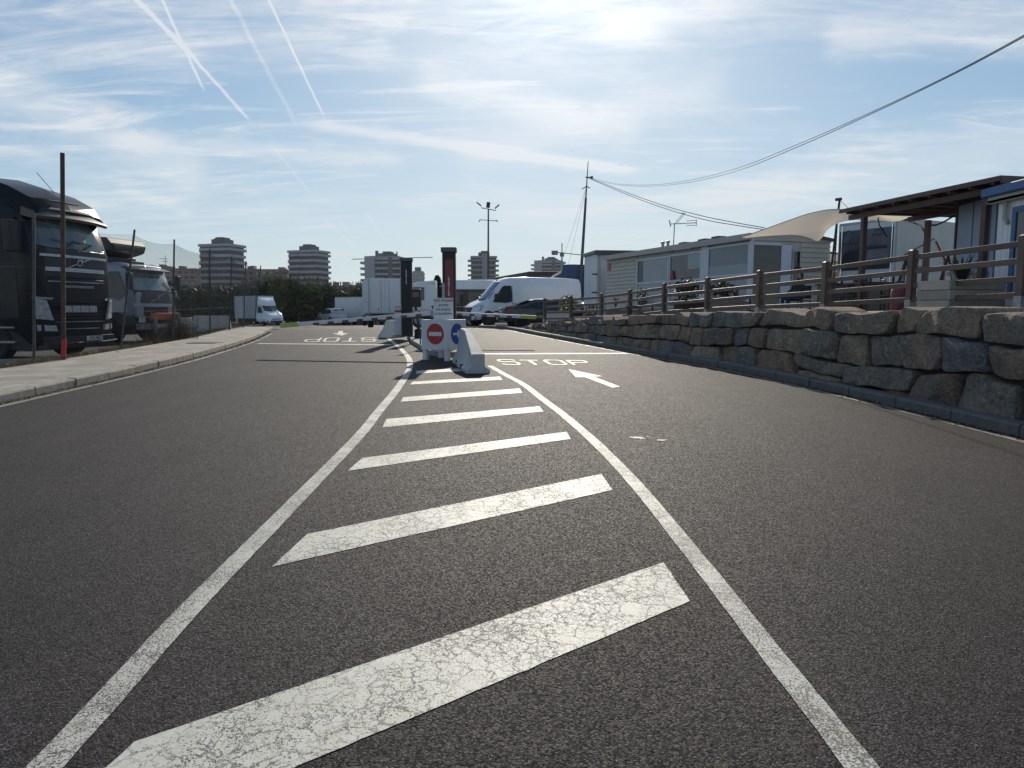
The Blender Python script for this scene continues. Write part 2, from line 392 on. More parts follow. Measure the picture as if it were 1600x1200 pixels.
m_steel = M('galvanised', (.33, .34, .35), .48, metal=.6, var=.25, scale=15)
m_dsteel = M('dark_steel', (.085, .085, .09), .6, metal=.3, var=.3, scale=12)
m_rust = M('rusty_steel', (.085, .055, .042), .85, var=.4, scale=14, bump=.3)
m_wood = None
m_rub = M('rubber', (.016, .016, .017), .85, var=.3, scale=20, bump=.2)
m_rim = M('rim', (.30, .31, .33), .35, metal=.8, var=.15, scale=10)
m_glassd = M('dark_glass', (.012, .016, .020), .05, var=.2, scale=2, spec=.7)
m_glassl = M('windscreen_glass', (.09, .13, .14), .07, var=.45, scale=2.4, spec=.7)  # lightened teal base stands in for reflected sky and see-through daylight
m_red = M('red', (.42, .03, .03), .5, var=.12, scale=6)
m_orange = M('orange', (.50, .10, .02), .5, var=.25, scale=6)
m_blue = M('sign_blue', (.02, .08, .30), .45, var=.08, scale=6)
m_light = M('lamp_lens', (.42, .45, .48), .12, var=.3, scale=14, spec=.8)
m_yel = M('fluor_yellow', (.40, .46, .10), .5, var=.12, scale=8)
m_signw = M('sign_white', (.66, .67, .68), .5, var=.06, scale=5, dirt=.1)
# ------------------------------------------------------------------ ground, road, pavement
xs = [-3000, -1500, -700, -300, -150, -80, -50, -35] + [x for x in range(-28, 30, 2)] + [35, 50, 80, 150, 300, 700, 1500, 3000]
xs = sorted(set(xs + [-9, -9.5, -10, -10.5, -11, -11.5, -12.5, -13, -13.5, -14.5]))
ys = [-60, -30, -15] + [y for y in range(-8, 60, 2)] + [65, 72, 80, 90, 110, 150, 220, 350, 600, 1000, 1800, 3200]
O('ground', sheet(xs, ys, zg, -.05), m_ground, kind='structure')
ysr = frange(-8, 35, .5)
cols = [lambda y, k=k: lerp(lkx(y) + .0, rkx(y), k / 12) for k in range(13)]
road = O('road', sheet(cols, ysr, zg, 0), mat_road, kind='structure')
ysl = frange(34.9, 60, 1.5) + [65, 72, 80, 88]
O('parking_lot', sheet(frange(-48, 30, 2), ysl, zg, -.006), mat_lot, kind='structure')
# the light concrete apron where the kerb bends at the top of the rise
O('concrete_apron', sheet([lambda y, k=k: rkx(y) + .2 + k * 1.3 for k in range(6)], frange(32.2, 39.5, .7), zg, .012), M('apron_concrete', (.30, .29, .27), .85, var=.12, scale=1.5, bump=.3), kind='structure')

# left pavement with its kerb stones
def pavement_mat():
    m = bpy.data.materials.new('paving_tiles'); m.use_nodes = True; n = m.node_tree.nodes; l = m.node_tree.links; b = n['Principled BSDF']
    tc = n.new('ShaderNodeTexCoord'); br = n.new('ShaderNodeTexBrick'); br.offset = 0; br.squash = 1
    br.inputs['Scale'].default_value = 1; br.inputs['Mortar Size'].default_value = .008; br.inputs['Brick Width'].default_value = .2; br.inputs['Row Height'].default_value = .2
    br.inputs['Color1'].default_value = (.40, .365, .31, 1); br.inputs['Color2'].default_value = (.33, .30, .255, 1); br.inputs['Mortar'].default_value = (.10, .09, .075, 1)
    l.new(tc.outputs['Object'], br.inputs['Vector'])
    ns = n.new('ShaderNodeTexNoise'); ns.inputs['Scale'].default_value = 1.4; ns.inputs['Detail'].default_value = 7; ns.inputs['Roughness'].default_value = .65; l.new(tc.outputs['Object'], ns.inputs['Vector'])
    mr = n.new('ShaderNodeMapRange'); l.new(ns.outputs['Fac'], mr.inputs[0]); mr.inputs[1].default_value = .3; mr.inputs[2].default_value = .7; mr.inputs[3].default_value = .62; mr.inputs[4].default_value = 1.2
    sc = n.new('ShaderNodeVectorMath'); sc.operation = 'SCALE'; l.new(br.outputs['Color'], sc.inputs[0]); l.new(mr.outputs[0], sc.inputs['Scale']); l.new(sc.outputs[0], b.inputs['Base Color'])
    b.inputs['Roughness'].default_value = .9
    ck = n.new('ShaderNodeTexVoronoi'); ck.inputs['Scale'].default_value = 22; ck.inputs['Randomness'].default_value = 0; l.new(tc.outputs['Object'], ck.inputs['Vector'])
    ad = n.new('ShaderNodeMath'); ad.operation = 'MULTIPLY_ADD'; l.new(ck.outputs['Distance'], ad.inputs[0]); ad.inputs[1].default_value = -.6; l.new(br.outputs['Fac'], ad.inputs[2])
    ng = n.new('ShaderNodeMath'); ng.operation = 'MULTIPLY'; l.new(ad.outputs[0], ng.inputs[0]); ng.inputs[1].default_value = -1
    bp = n.new('ShaderNodeBump'); bp.inputs['Strength'].default_value = .5; bp.inputs['Distance'].default_value = .006; l.new(ng.outputs[0], bp.inputs['Height']); l.new(bp.outputs[0], b.inputs['Normal'])
    return m
KH = .13
pcols = [lambda y, k=k: lerp(lkx(y) - .16, min(lbx(y), lkx(y) - .4), k / 6) for k in range(7)]
pav = O('pavement', sheet(pcols, frange(-8, 34, .5), lambda X, Y: zc(Y) - .72 * sm(30, 72, Y) * sm(3, -7, X), KH), pavement_mat(), kind='structure')
def kerb_run(tab_f, side, y0, y1, mat, parent, step=1.0, w=.15, name='kerb_stone'):
    y = y0; k = 0
    rnd = random.Random(5)
    while y < y1:
        # step along the curve by about one metre of arc
        dx = (tab_f(y + .2) - tab_f(y - .2)) / .4; dy = step / math.sqrt(1 + dx * dx)
        ya, yb = y + .012, y + dy - .012
        j = rnd.uniform(-.006, .006); jz = rnd.uniform(-.005, .005); pts = []
        for yy in (ya, (ya + yb) / 2, yb):
            x = tab_f(yy); z = zc(yy) - .72 * sm(30, 72, yy) * sm(3, -7, x)
            d = (tab_f(yy + .1) - tab_f(yy - .1)) / .2; nn = Vector((1, -d, 0)).normalized() * side
            p = Vector((x, yy, z)) + nn * j
            pts.append([p + Vector((0, 0, -.12)), p + Vector((0, 0, KH * .8 + jz)), p + nn * .02 + Vector((0, 0, KH + jz)), p + nn * w + Vector((0, 0, KH + .004 + jz)), p + nn * w + Vector((0, 0, -.12))])
        mb = MB(); vs = [q for r_ in pts for q in r_]; fs = [(0, 1, 2, 3, 4), (10, 14, 13, 12, 11)]
        for a in range(2):
            for b_ in range(5): fs.append((a * 5 + b_, a * 5 + (b_ + 1) % 5, a * 5 + 5 + (b_ + 1) % 5, a * 5 + 5 + b_))
        mb.add(vs, fs); O(name, mb, mat, parent)
        y += dy; k += 1
kerb_run(lkx, -1, -1.5, 33, m_kerb, pav)
rk = O('kerb', MB().poly([(rkx(-2) + .02, -2, -.5), (rkx(-2) + .12, -2, -.5), (rkx(-2) + .12, -1.9, -.5)]), m_kerbd, kind='structure')
kerb_run(rkx, 1, -1.5, 37, m_kerbd, rk, w=.17)
# fill the lane gutter: soil verge between pavement and lot
m_verge = M('verge_soil', (.15, .115, .075), .98, var=.4, scale=5, bump=.9, bscale=40)
O('verge', sheet([lambda y: lbx(y) + .03, lambda y: lbx(y) - .35, lambda y: lbx(y) - .8, lambda y: lbx(y) - 1.3], frange(-6, 40, .5), lambda X, Y: lerp(zc(Y) + KH * .75, max(zg(X, Y), .1), sm(lbx(Y) - .2, lbx(Y) - 1.2, X)), .0), m_verge, kind='structure')
# lot surface behind the fence
O('truck_yard', sheet([lambda y, k=k: lbx(y) - 1.2 - k * 2.4 for k in range(14)], frange(-6, 60, 2), zg, .0), mat_lot, kind='structure')

# ------------------------------------------------------------------ painted markings
def road_poly(name, pts, mat=None, dz=.003, seg=.05):
    """a painted quad following the road surface; pts are world xy (4)"""
    a, b, c, d = [Vector((p[0], p[1], 0)) for p in pts]
    nu = max(1, int((b - a).length / seg)); nv = max(1, int((d - a).length / seg))
    mb = MB(); vs = []
    for j in range(nv + 1):
        for i in range(nu + 1):
            p = (a.lerp(b, i / nu)).lerp(d.lerp(c, i / nu), j / nv)
            if i in (0, nu) or j in (0, nv): p = p + Vector((noise.noise(p * 9), noise.noise(p * 9 + Vector((5, 3, 1))), 0)) * .001 + Vector((noise.noise(p * 41), noise.noise(p * 41 + Vector((5, 3, 1))), 0)) * .006
            vs.append((p.x, p.y, zg(p.x, p.y) + dz))
    mb.add(vs, [(j * (nu + 1) + i, j * (nu + 1) + i + 1, (j + 1) * (nu + 1) + i + 1, (j + 1) * (nu + 1) + i) for j in range(nv) for i in range(nu)])
    return O(name, mb, mat or mat_paint, road)
bars = [[(-100, 1436), (210, 1160), (1037, 879), (1078, 940)], [(425, 886), (480, 835), (940, 741), (957, 766)], [(543, 736), (566, 716), (885, 675), (892, 686)],
        [(597, 668), (604, 655), (843, 635), (849, 643)], [(626, 628), (630, 621), (812, 607), (816, 614)], [(641, 601), (645, 596.5), (781, 588.5), (785, 593.5)], [(650, 584), (651, 579.5), (745, 574), (752, 578)]]
for q in bars:
    w = [G(*p) for p in q]; road_poly('hatch_bar', [w[0], w[3], w[2], w[1]])
def ribbon(name, pts, w, mat=None, dz=.0045, seg=.06):
    """painted line following the road along a smooth path"""
    P_ = [Vector((p[0], p[1], 0)) for p in pts]; path = []
    for i in range(len(P_) - 1):
        p0 = P_[max(i - 1, 0)]; p1 = P_[i]; p2 = P_[i + 1]; p3 = P_[min(i + 2, len(P_) - 1)]
        n = max(1, int((p2 - p1).length / seg))
        for k in range(n):
            t = k / n
            path.append(.5 * ((2 * p1) + (p2 - p0) * t + (2 * p0 - 5 * p1 + 4 * p2 - p3) * t * t + (3 * p1 - p0 - 3 * p2 + p3) * t ** 3))
    path.append(P_[-1]); vs = []
    for i, p in enumerate(path):
        d = (path[min(i + 1, len(path) - 1)] - path[max(i - 1, 0)]).normalized(); n = Vector((-d.y, d.x, 0)) * (w / 2 + .004 * noise.noise(p * 33) + .0015 * noise.noise(p * 8))
        for q in (p + n, p, p - n): vs.append((q.x, q.y, zg(q.x, q.y) + dz))
    mb = MB(); mb.add(vs, [(3 * i + k, 3 * i + k + 1, 3 * i + 4 + k, 3 * i + 3 + k) for i in range(len(path) - 1) for k in (0, 1)])
    return O(name, mb, mat or mat_paint, road)
ribbon('lane_line', [(-1.50, -1.5), (-1.55, .5), (-1.56, 2.27), (-1.60, 3.4), (-1.61, 4.83), (-1.64, 7.43), (-1.72, 9.11), (-1.82, 11.2), (-2.02, 13.82), (-2.34, 16.13), (-2.85, 18.56), (-3.38, 20.79), (-3.95, 23.2), (-4.75, 26.5)], .125, mat_line)
ribbon('lane_line', [(-.46, 14.7), (-.14, 13.16), (.19, 11.69), (.44, 10.08), (.66, 8.7), (.87, 7.06), (1.0, 5.65), (1.08, 4.18), (1.13, 3.0), (1.17, 2.0), (1.18, .3), (1.18, -1.5)], .115, mat_line)
ribbon('edge_line', [(lkx(y) + .22, y) for y in frange(-2, 29, 1.0)], .11, mat_edge)
ribbon('edge_line', [(rkx(y) - .17, y) for y in frange(-2, 33, 1.0)], .09, mat_edge)
a, b = G(754, 553), G(966, 552.5); ribbon('stop_line', [(a.x, a.y), (b.x + .3, b.y + .05)], .30, dz=.003, seg=.4)
a, b = G(402, 537), G(612, 539); ribbon('stop_line', [(a.x, a.y + .05), (b.x, b.y)], .30, dz=.003, seg=.4)
def polyshape(name, pts, dz=.004):
    mb = MB(); mb.poly([(p.x, p.y, zg(p.x, p.y) + dz) for p in pts])
    return O(name, mb, mat_paint, road)
polyshape('lane_arrow', [G(*p) for p in [(888, 577), (942, 588.2), (928, 588.8), (969.5, 604.5), (957, 606), (914, 589.6), (900, 589.6)]])
polyshape('lane_arrow', [G(*p) for p in [(534, 524.5), (544, 520.6), (536, 520.8), (536, 517.2), (529, 517.2), (528, 520.8), (518.5, 520.6)]])
def letters(quad):
    """S T O P as heavy block strokes inside a quad of ground points (tl, tr, br, bl)"""
    tl, tr, br, bl = quad
    def m(u, v): return (bl.lerp(br, u)).lerp(tl.lerp(tr, u), v)
    S = {'S': [[(0, .16), (.16, 0), (.84, 0), (1, .16), (1, .40), (.84, .54), (.16, .54), (0, .66), (0, .86), (.16, 1), (.84, 1), (1, .86)]],
         'T': [[(0, .96), (1, .96)], [(.5, .96), (.5, 0)]], 'O': [[(0, .14), (.16, 0), (.84, 0), (1, .14), (1, .86), (.84, 1), (.16, 1), (0, .86), (0, .10)]],
         'P': [[(0, 0), (0, 1)], [(0, .97), (.84, .97), (1, .85), (1, .56), (.84, .44), (0, .44)]]}
    x = 0; lw = .19; gp = .08
    for ch in 'STOP':
        mb = MB(); k = 0
        for st in S[ch]:
            for (a0, b0), (a1, b1) in zip(st, st[1:]):
                p = Vector((a0 * lw, b0)); q = Vector((a1 * lw, b1)); d = (q - p); L = math.hypot(d.x * 2.0, d.y * 1.0)
                # constant painted stroke: wide across, longer along the lane
                hw = .018; hv = .062
                ang = math.atan2(d.y * 1.0, d.x * 4.0); n = Vector((-math.sin(ang) * hw, math.cos(ang) * hv)); e = Vector((math.cos(ang) * hw * .5, math.sin(ang) * hv * .5))
                pts = [p - n - e, q - n + e, q + n + e, p + n - e]
                vs = []
                for w_ in pts:
                    g = m(x + .02 + w_.x, .07 + w_.y * .86); vs.append((g.x, g.y, zg(g.x, g.y) + .0035 + .0004 * k))
                mb.add(vs, [(0, 1, 2, 3)]); k += 1
        O('stop_letter', mb, mat_paint, road); x += lw + gp
letters([G(773, 561.6), G(908, 562.8), G(921, 570.4), G(786, 570.4)])
letters([G(588, 534.2), G(477, 534.4), G(485, 527.6), G(588, 527.4)])

# ------------------------------------------------------------------ terrace and boulder wall
def wx(Y): return rkx(Y) + .30          # face of the wall
def ztop(Y): return lerp(zt(Y), zc(Y) + .15, sm(28.2, 32.5, Y)) - .02
O('terrace', sheet([lambda y: wx(y) + .35, lambda y: wx(y) + 1.2, lambda y: wx(y) + 2.2] + [lambda y, k=k: wx(y) + 2.2 + k for k in (2, 5, 9, 15, 25, 40, 60)], frange(-8, 26, 1.0) + [28, 30, 32, 34, 37, 41, 46, 52, 60],
                   lambda X, Y: lerp(ztop(Y) - .06, zt(Y), sm(wx(Y) + .9, wx(Y) + 2.4, X)), 0), m_terr, kind='structure')
wall = T('retaining_wall', 'dry stacked boulder retaining wall of brown and blue grey stones beside the right lane', 'stone wall', (0, 0, 0))
# dark earth behind the stones
mb = MB(); yy = frange(-1.5, 32.5, .6); vs = []
for y in yy:
    vs += [(wx(y) + .16, y, zc(y) - .1), (wx(y) + .16, y, ztop(y) - .10), (wx(y) + .50, y, ztop(y) - .05)]
mb.add(vs, [(3 * i + k, 3 * i + k + 1, 3 * i + 4 + k, 3 * i + 3 + k) for i in range(len(yy) - 1) for k in (0, 1)])
O('backing', mb, M('earth_dark', (.035, .03, .026), .98, var=.3, scale=8, bump=.6), wall)
O('kerb_strip', sheet([lambda y: rkx(y) + .16, lambda y: rkx(y) + .5], frange(-2, 32, .7), zg, .10), m_verge, kind='structure')

def stone_mat():
    m = bpy.data.materials.new('boulder_stone'); m.use_nodes = True; n = m.node_tree.nodes; l = m.node_tree.links; b = n['Principled BSDF']
    oi = n.new('ShaderNodeObjectInfo'); tc = n.new('ShaderNodeTexCoord')
    r = n.new('ShaderNodeValToRGB'); r.color_ramp.interpolation = 'CONSTANT'; e = r.color_ramp.elements
    cols = [(0, (.37, .25, .155)), (.17, (.21, .21, .215)), (.27, (.28, .20, .145)), (.40, (.40, .30, .19)), (.54, (.165, .17, .18)), (.63, (.28, .235, .185)), (.77, (.21, .145, .105)), (.89, (.33, .255, .175))]
    e[0].position = 0; e[0].color = (*cols[0][1], 1); e[1].position = cols[1][0]; e[1].color = (*cols[1][1], 1)
    for p, c in cols[2:]:
        q = e.new(p); q.color = (*c, 1)
    l.new(oi.outputs['Random'], r.inputs[0])
    def noi(s, d=6, ro=.65, di=0):
        q = n.new('ShaderNodeTexNoise'); q.noise_dimensions = '4D'; q.inputs['Scale'].default_value = s; q.inputs['Detail'].default_value = d; q.inputs['Roughness'].default_value = ro; q.inputs['Distortion'].default_value = di
        l.new(tc.outputs['Object'], q.inputs['Vector'])
        k = n.new('ShaderNodeMath'); k.operation = 'MULTIPLY'; k.inputs[1].default_value = 37; l.new(oi.outputs['Random'], k.inputs[0]); l.new(k.outputs[0], q.inputs['W']); return q.outputs['Fac']
    def mr(v, a, bb, lo, hi):
        q = n.new('ShaderNodeMapRange'); l.new(v, q.inputs[0])
        for i, x in enumerate((a, bb, lo, hi)): q.inputs[i + 1].default_value = x
        return q.outputs[0]
    def mix(f, a, c):
        q = n.new('ShaderNodeMix'); q.data_type = 'RGBA'; l.new(f, q.inputs[0]); l.new(a, q.inputs[6]); q.inputs[7].default_value = (*c, 1); return q.outputs[2]
    c1 = mix(mr(noi(2.2), .42, .68, 0, .7), r.outputs[0], (.40, .30, .20))           # rusty bloom
    c2 = mix(mr(noi(3.4, 7, .7, .6), .45, .60, 0, .7), c1, (.14, .13, .125))           # dark staining
    c3 = mix(mr(noi(7, 9, .78, 1.5), .56, .64, 0, .8), c2, (.62, .56, .46))           # pale scrapes and lichen
    v = mr(noi(26, 5, .7), .3, .7, .50, 1.5)
    sc = n.new('ShaderNodeVectorMath'); sc.operation = 'SCALE'; l.new(c3, sc.inputs[0]); l.new(v, sc.inputs['Scale']); l.new(sc.outputs[0], b.inputs['Base Color'])
    b.inputs['Roughness'].default_value = .88
    bp = n.new('ShaderNodeBump'); bp.inputs['Strength'].default_value = 1.0; bp.inputs['Distance'].default_value = .07
    ad = n.new('ShaderNodeMath'); ad.operation = 'MULTIPLY_ADD'; l.new(noi(6, 8, .7, .5), ad.inputs[0]); ad.inputs[1].default_value = 1.4; l.new(noi(30, 5, .6), ad.inputs[2])
    l.new(ad.outputs[0], bp.inputs['Height']); l.new(bp.outputs[0], b.inputs['Normal'])
    return m
m_stone = stone_mat()
# arc length frame of the wall
wp = []; s = 0; prev = None
for i in range(0, 700):
    y = -1.0 + i * .05; p = Vector((wx(y), y, 0))
    if prev is not None: s += (p - prev).length
    wp.append((s, p)); prev = p
def wframe(q):
    lo, hi = 0, len(wp) - 1
    while hi - lo > 1:
        mid = (lo + hi) // 2
        if wp[mid][0] <= q: lo = mid
        else: hi = mid
    a, b = wp[lo], wp[hi]; t = (q - a[0]) / max(b[0] - a[0], 1e-6); p = a[1].lerp(b[1], t)
    a2 = wp[max(lo - 8, 0)][1]; b2 = wp[min(hi + 8, len(wp) - 1)][1]
    d = (b2 - a2).normalized(); return p, Vector((-d.y, d.x, 0))          # n points to the road (-x)
def clip(poly, a, b, c):
    """keep the part of poly with a*x + b*y <= c"""
    out = []
    for i in range(len(poly)):
        p, q = poly[i], poly[(i + 1) % len(poly)]; dp = a * p[0] + b * p[1] - c; dq = a * q[0] + b * q[1] - c
        if dp <= 0: out.append(p)
        if dp * dq < 0:
            t = dp / (dp - dq); out.append((p[0] + (q[0] - p[0]) * t, p[1] + (q[1] - p[1]) * t))
    return out
rw = random.Random(23)
S_END = [q for q in wp if q[1].y < 32.0][-1][0]
rows = {}
sites = []
def wall_h(sv):
    p, _ = wframe(sv); return ztop(p.y), zc(p.y)
NR = 3
polys = []
def course(sv, r_, nr):
    """height of the joint under course r_ as a fraction of the wall, wavy along the wall"""
    if r_ <= 0: return -.12
    if r_ >= nr: return 1.04
    base = (0, .37, .73, 1)[r_] if nr == 3 else r_ / nr
    return base + .085 * noise.noise(Vector((sv * .9, r_ * 7.3, 2.2))) + .05 * noise.noise(Vector((sv * 2.3, r_ * 3.1, 5.2)))
q = -.4; starts = [-.4, -.1, -.55]
for r_ in range(NR):
    q = starts[r_]; jt = 0.; jb_ = 0.
    while q < S_END:
        ht, hb = wall_h(max(q, 0)); H_ = ht - hb; nr = 3 if H_ > .5 else 2
        w_ = rw.choice((.55, .75, .95, 1.15, 1.45)) * (1.0, 1.0, .92)[r_] * max(min(H_ / 1.15, 1), .45)
        if r_ >= nr: q += .5; continue
        q1 = q + w_; t1 = rw.uniform(-.10, .10) * w_; b1 = rw.uniform(-.10, .10) * w_
        def pt(sv, r2, dj=0): 
            h2, b2 = wall_h(max(sv, 0)); return (sv + dj, course(sv, r2, nr) * (h2 - b2) + (rw.uniform(-.13, .07) if r2 == nr else 0))
        pl_ = [pt(q, r_, jb_), pt(q + w_ * rw.uniform(.35, .65), r_), pt(q1, r_, b1), pt(q1, r_ + 1, t1), pt(q + w_ * rw.uniform(.3, .7), r_ + 1), pt(q, r_ + 1, jt)]
        # middle side point makes the flanks bulge or pinch
        k_ = rw.random()
        if k_ < .20 and w_ > .6 and r_ < nr - 1:
            f = rw.uniform(.42, .6); m0 = ((pl_[0][0] + pl_[5][0]) / 2, lerp(pl_[0][1], pl_[5][1], f)); m1 = ((pl_[2][0] + pl_[3][0]) / 2, lerp(pl_[2][1], pl_[3][1], f + rw.uniform(-.15, .15)))
            polys.append([pl_[0], pl_[1], pl_[2], m1, m0]); polys.append([m0, m1, pl_[3], pl_[4], pl_[5]])
        else: polys.append(pl_)
        q = q1; jt = t1; jb_ = b1
for poly in polys:
    s0 = sum(p[0] for p in poly) / len(poly); ht, hb = wall_h(max(s0, 0)); H_ = ht - hb
    cxy = (sum(p[0] for p in poly) / len(poly), sum(p[1] for p in poly) / len(poly))
    is_top = max(p[1] for p in poly) > H_ - .12
    # rounded outline
    P2 = poly
    for _ in range(2):
        n2 = []
        for i in range(len(P2)):
            p, q = P2[i], P2[(i + 1) % len(P2)]; t = .12 if _ == 0 else .25
            n2 += [(p[0] + (q[0] - p[0]) * t, p[1] + (q[1] - p[1]) * t), (p[0] + (q[0] - p[0]) * (1 - t), p[1] + (q[1] - p[1]) * (1 - t))]
        P2 = n2
    # resample
    per = []; L = 0
    for i in range(len(P2)): per.append(L); L += math.dist(P2[i], P2[(i + 1) % len(P2)])
    if L < .5: continue
    NS = 40; out = []
    for i in range(NS):
        d = L * i / NS; j = max(x for x in range(len(per)) if per[x] <= d); t = (d - per[j]) / max(math.dist(P2[j], P2[(j + 1) % len(P2)]), 1e-6); p, q = P2[j], P2[(j + 1) % len(P2)]
        out.append((p[0] + (q[0] - p[0]) * t, p[1] + (q[1] - p[1]) * t))
    size = math.sqrt(abs(sum(out[i][0] * out[(i + 1) % NS][1] - out[(i + 1) % NS][0] * out[i][1] for i in range(NS))) / 2)
    gap = .012 + .012 * size; bul = rw.uniform(.14, .26) * size; ta, tb = rw.uniform(-.24, .24), rw.uniform(-.30, .16)
    seed = rw.uniform(0, 90); off = rw.uniform(-.05, .05)
    rings = [(1.0, -.30), (1.0, -.10), (.99, .0), (.965, .42), (.91, .74), (.80, .90), (.64, .97), (.45, 1.0), (.25, 1.0), (.1, 1.0)]
    # chipped facets: planes that cut the bulge
    cuts = [(rw.uniform(-.9, .9), rw.uniform(-.9, .9), rw.uniform(.45, 1.0)) for _ in range(3)]
    vs = []
    for f_, d_ in rings:
        for i in range(NS):
            ex, ey = out[i][0] - cxy[0], out[i][1] - cxy[1]; ll = math.hypot(ex, ey); sh = max(ll - gap, .02) / ll
            wob = 1 + .16 * noise.noise(Vector((ex * 3.2 + seed, ey * 3.2, 1.3)))
            X, V = cxy[0] + ex * sh * f_ * (wob if f_ > .8 else 1), cxy[1] + ey * sh * f_ * (wob if f_ > .8 else 1)
            dep = bul * d_ if d_ > 0 else d_
            if d_ > 0:
                dep += (ta * (X - cxy[0]) + tb * (V - cxy[1])) * min(d_, 1)
                nn = .17 * size * noise.fractal(Vector((X * 3.1 + seed, V * 3.1, seed)), .65, 2.1, 5)
                dep += nn * d_
                for ca, cb_, cc_ in cuts:
                    lim = bul * cc_ - ca * .35 * (X - cxy[0]) - cb_ * .35 * (V - cxy[1]); dep = min(dep, max(lim, bul * .15 * d_))
            if is_top and d_ <= -.25: dep = -.62
            P0, N0 = wframe(min(max(X, 0), wp[-1][0])); z0 = lerp(hb, zc(P0.y), .9)
            batter = .10 * (V / max(H_, .3))
            w3 = P0 + N0 * (dep + off - batter - .02); vs.append((w3.x, w3.y, z0 + V))
    mb = MB(); NRG = len(rings); fs = []
    for a_ in range(NRG - 1):
        for i in range(NS): fs.append((a_ * NS + i, a_ * NS + (i + 1) % NS, (a_ + 1) * NS + (i + 1) % NS, (a_ + 1) * NS + i))
    fs.append(tuple(range(NS))); fs.append(tuple((NRG - 1) * NS + i for i in range(NS))[::-1])
    ctr = Vector((0, 0, 0)); 
    for q in vs: ctr += Vector(q)
    ctr /= len(vs); mb.add([Vector(q) - ctr for q in vs], fs)
    O('stone', mb, m_stone, wall, smooth=38, loc=ctr)

# ------------------------------------------------------------------ timber fence on the terrace
def timber(name, c, var=.35):
    m = bpy.data.materials.new(name); m.use_nodes = True; n = m.node_tree.nodes; l = m.node_tree.links; b = n['Principled BSDF']
    tc = n.new('ShaderNodeTexCoord'); mp = n.new('ShaderNodeMapping'); l.new(tc.outputs['Generated'], mp.inputs[0]); mp.inputs['Scale'].default_value = (6, 6, 6)
    oi = n.new('ShaderNodeObjectInfo'); nz = n.new('ShaderNodeTexNoise'); nz.noise_dimensions = '4D'; nz.inputs['Scale'].default_value = 3; nz.inputs['Detail'].default_value = 8; nz.inputs['Roughness'].default_value = .7
    k = n.new('ShaderNodeMath'); k.operation = 'MULTIPLY'; k.inputs[1].default_value = 50; l.new(oi.outputs['Random'], k.inputs[0]); l.new(k.outputs[0], nz.inputs['W']); l.new(tc.outputs['Object'], nz.inputs['Vector'])
    r = n.new('ShaderNodeValToRGB'); r.color_ramp.elements[0].position = .3; r.color_ramp.elements[1].position = .72
    r.color_ramp.elements[0].color = (*[x * (1 - var) for x in c], 1); r.color_ramp.elements[1].color = (*[x * (1 + var) for x in c], 1); l.new(nz.outputs['Fac'], r.inputs[0])
    mr = n.new('ShaderNodeMapRange'); l.new(oi.outputs['Random'], mr.inputs[0]); mr.inputs[3].default_value = .75; mr.inputs[4].default_value = 1.25
    sc = n.new('ShaderNodeVectorMath'); sc.operation = 'SCALE'; l.new(r.outputs[0], sc.inputs[0]); l.new(mr.outputs[0], sc.inputs['Scale']); l.new(sc.outputs[0], b.inputs['Base Color']); b.inputs['Roughness'].default_value = .5
    bp = n.new('ShaderNodeBump'); bp.inputs['Strength'].default_value = .4; bp.inputs['Distance'].default_value = .01; l.new(nz.outputs['Fac'], bp.inputs['Height']); l.new(bp.outputs[0], b.inputs['Normal'])
    return m
m_fence = timber('stained_timber', (.105, .068, .050)); m_pergola = timber('dark_timber', (.095, .050, .040)); m_plank = timber('pale_timber', (.34, .30, .25), .18)
fpix = [(851, 32.5), (892, 30.2), (939, 28), (983, 25.7), (1036, 23.2), (1103, 20.7), (1183, 18.2), (1285, 15.8), (1418, 13.4), (1590, 10.9)]
fpos = [((px - 800) / F * Y, Y) for px, Y in fpix]; fpos.append((8.15, 8.35)); fpos.append((8.4, 5.8)); fpos.append((8.6, 3.2))
tf = T('wooden_fence', 'brown four rail timber fence with square posts on top of the boulder wall', 'fence', (fpos[9][0], fpos[9][1], zt(11)))
tfl = Vector(tf.location)
pb = MB(); pb.box(-.065, .065, -.065, .065, .15, 1.10); pcap = MB(); pcap.hexa([(-.065, -.065, 1.10), (.065, -.065, 1.10), (.065, .065, 1.10), (-.065, .065, 1.10), (-.035, -.035, 1.13), (.035, -.035, 1.13), (.035, .035, 1.13), (-.035, .035, 1.13)])
sh = MB(); sh.box(-.07, .07, -.07, .07, -.12, .20)
post_me = pb.add(pcap.v, pcap.f).mesh('post', m_fence); shoe_me = sh.mesh('post_shoe', m_steel)
fz = [zt(y) for x, y in fpos]
for i, (x, y) in enumerate(fpos):
    ang = math.atan2(fpos[min(i + 1, len(fpos) - 1)][1] - fpos[max(i - 1, 0)][1], fpos[min(i + 1, len(fpos) - 1)][0] - fpos[max(i - 1, 0)][0])
    o = O('post', post_me, None, tf, bevel=.006, seg=1); o.location = Vector((x, y, fz[i])) - tfl; o.rotation_euler = (random.uniform(-.012, .012), random.uniform(-.012, .012), ang)
    o2 = O('post_shoe', shoe_me, None, o)
for i in range(len(fpos) - 1):
    a = Vector((*fpos[i], fz[i])) - tfl; b = Vector((*fpos[i + 1], fz[i + 1])) - tfl
    d = (b - a).normalized(); n = Vector((-d.y, d.x, 0)).normalized() * .0
    for h in (.98, .72, .46, .20):
        mb = MB(); ja, jb = random.uniform(-.012, .012), random.uniform(-.012, .012)
        mb.bar(a + d * .068 + Vector((0, 0, h + ja)) , b - d * .068 + Vector((0, 0, h + jb)), .045, .095)
        c = (a + b) / 2; mb.v = [tuple(Vector(q) - c) for q in mb.v]
        O('rail', mb, m_fence, tf, bevel=.006, seg=1, loc=c)

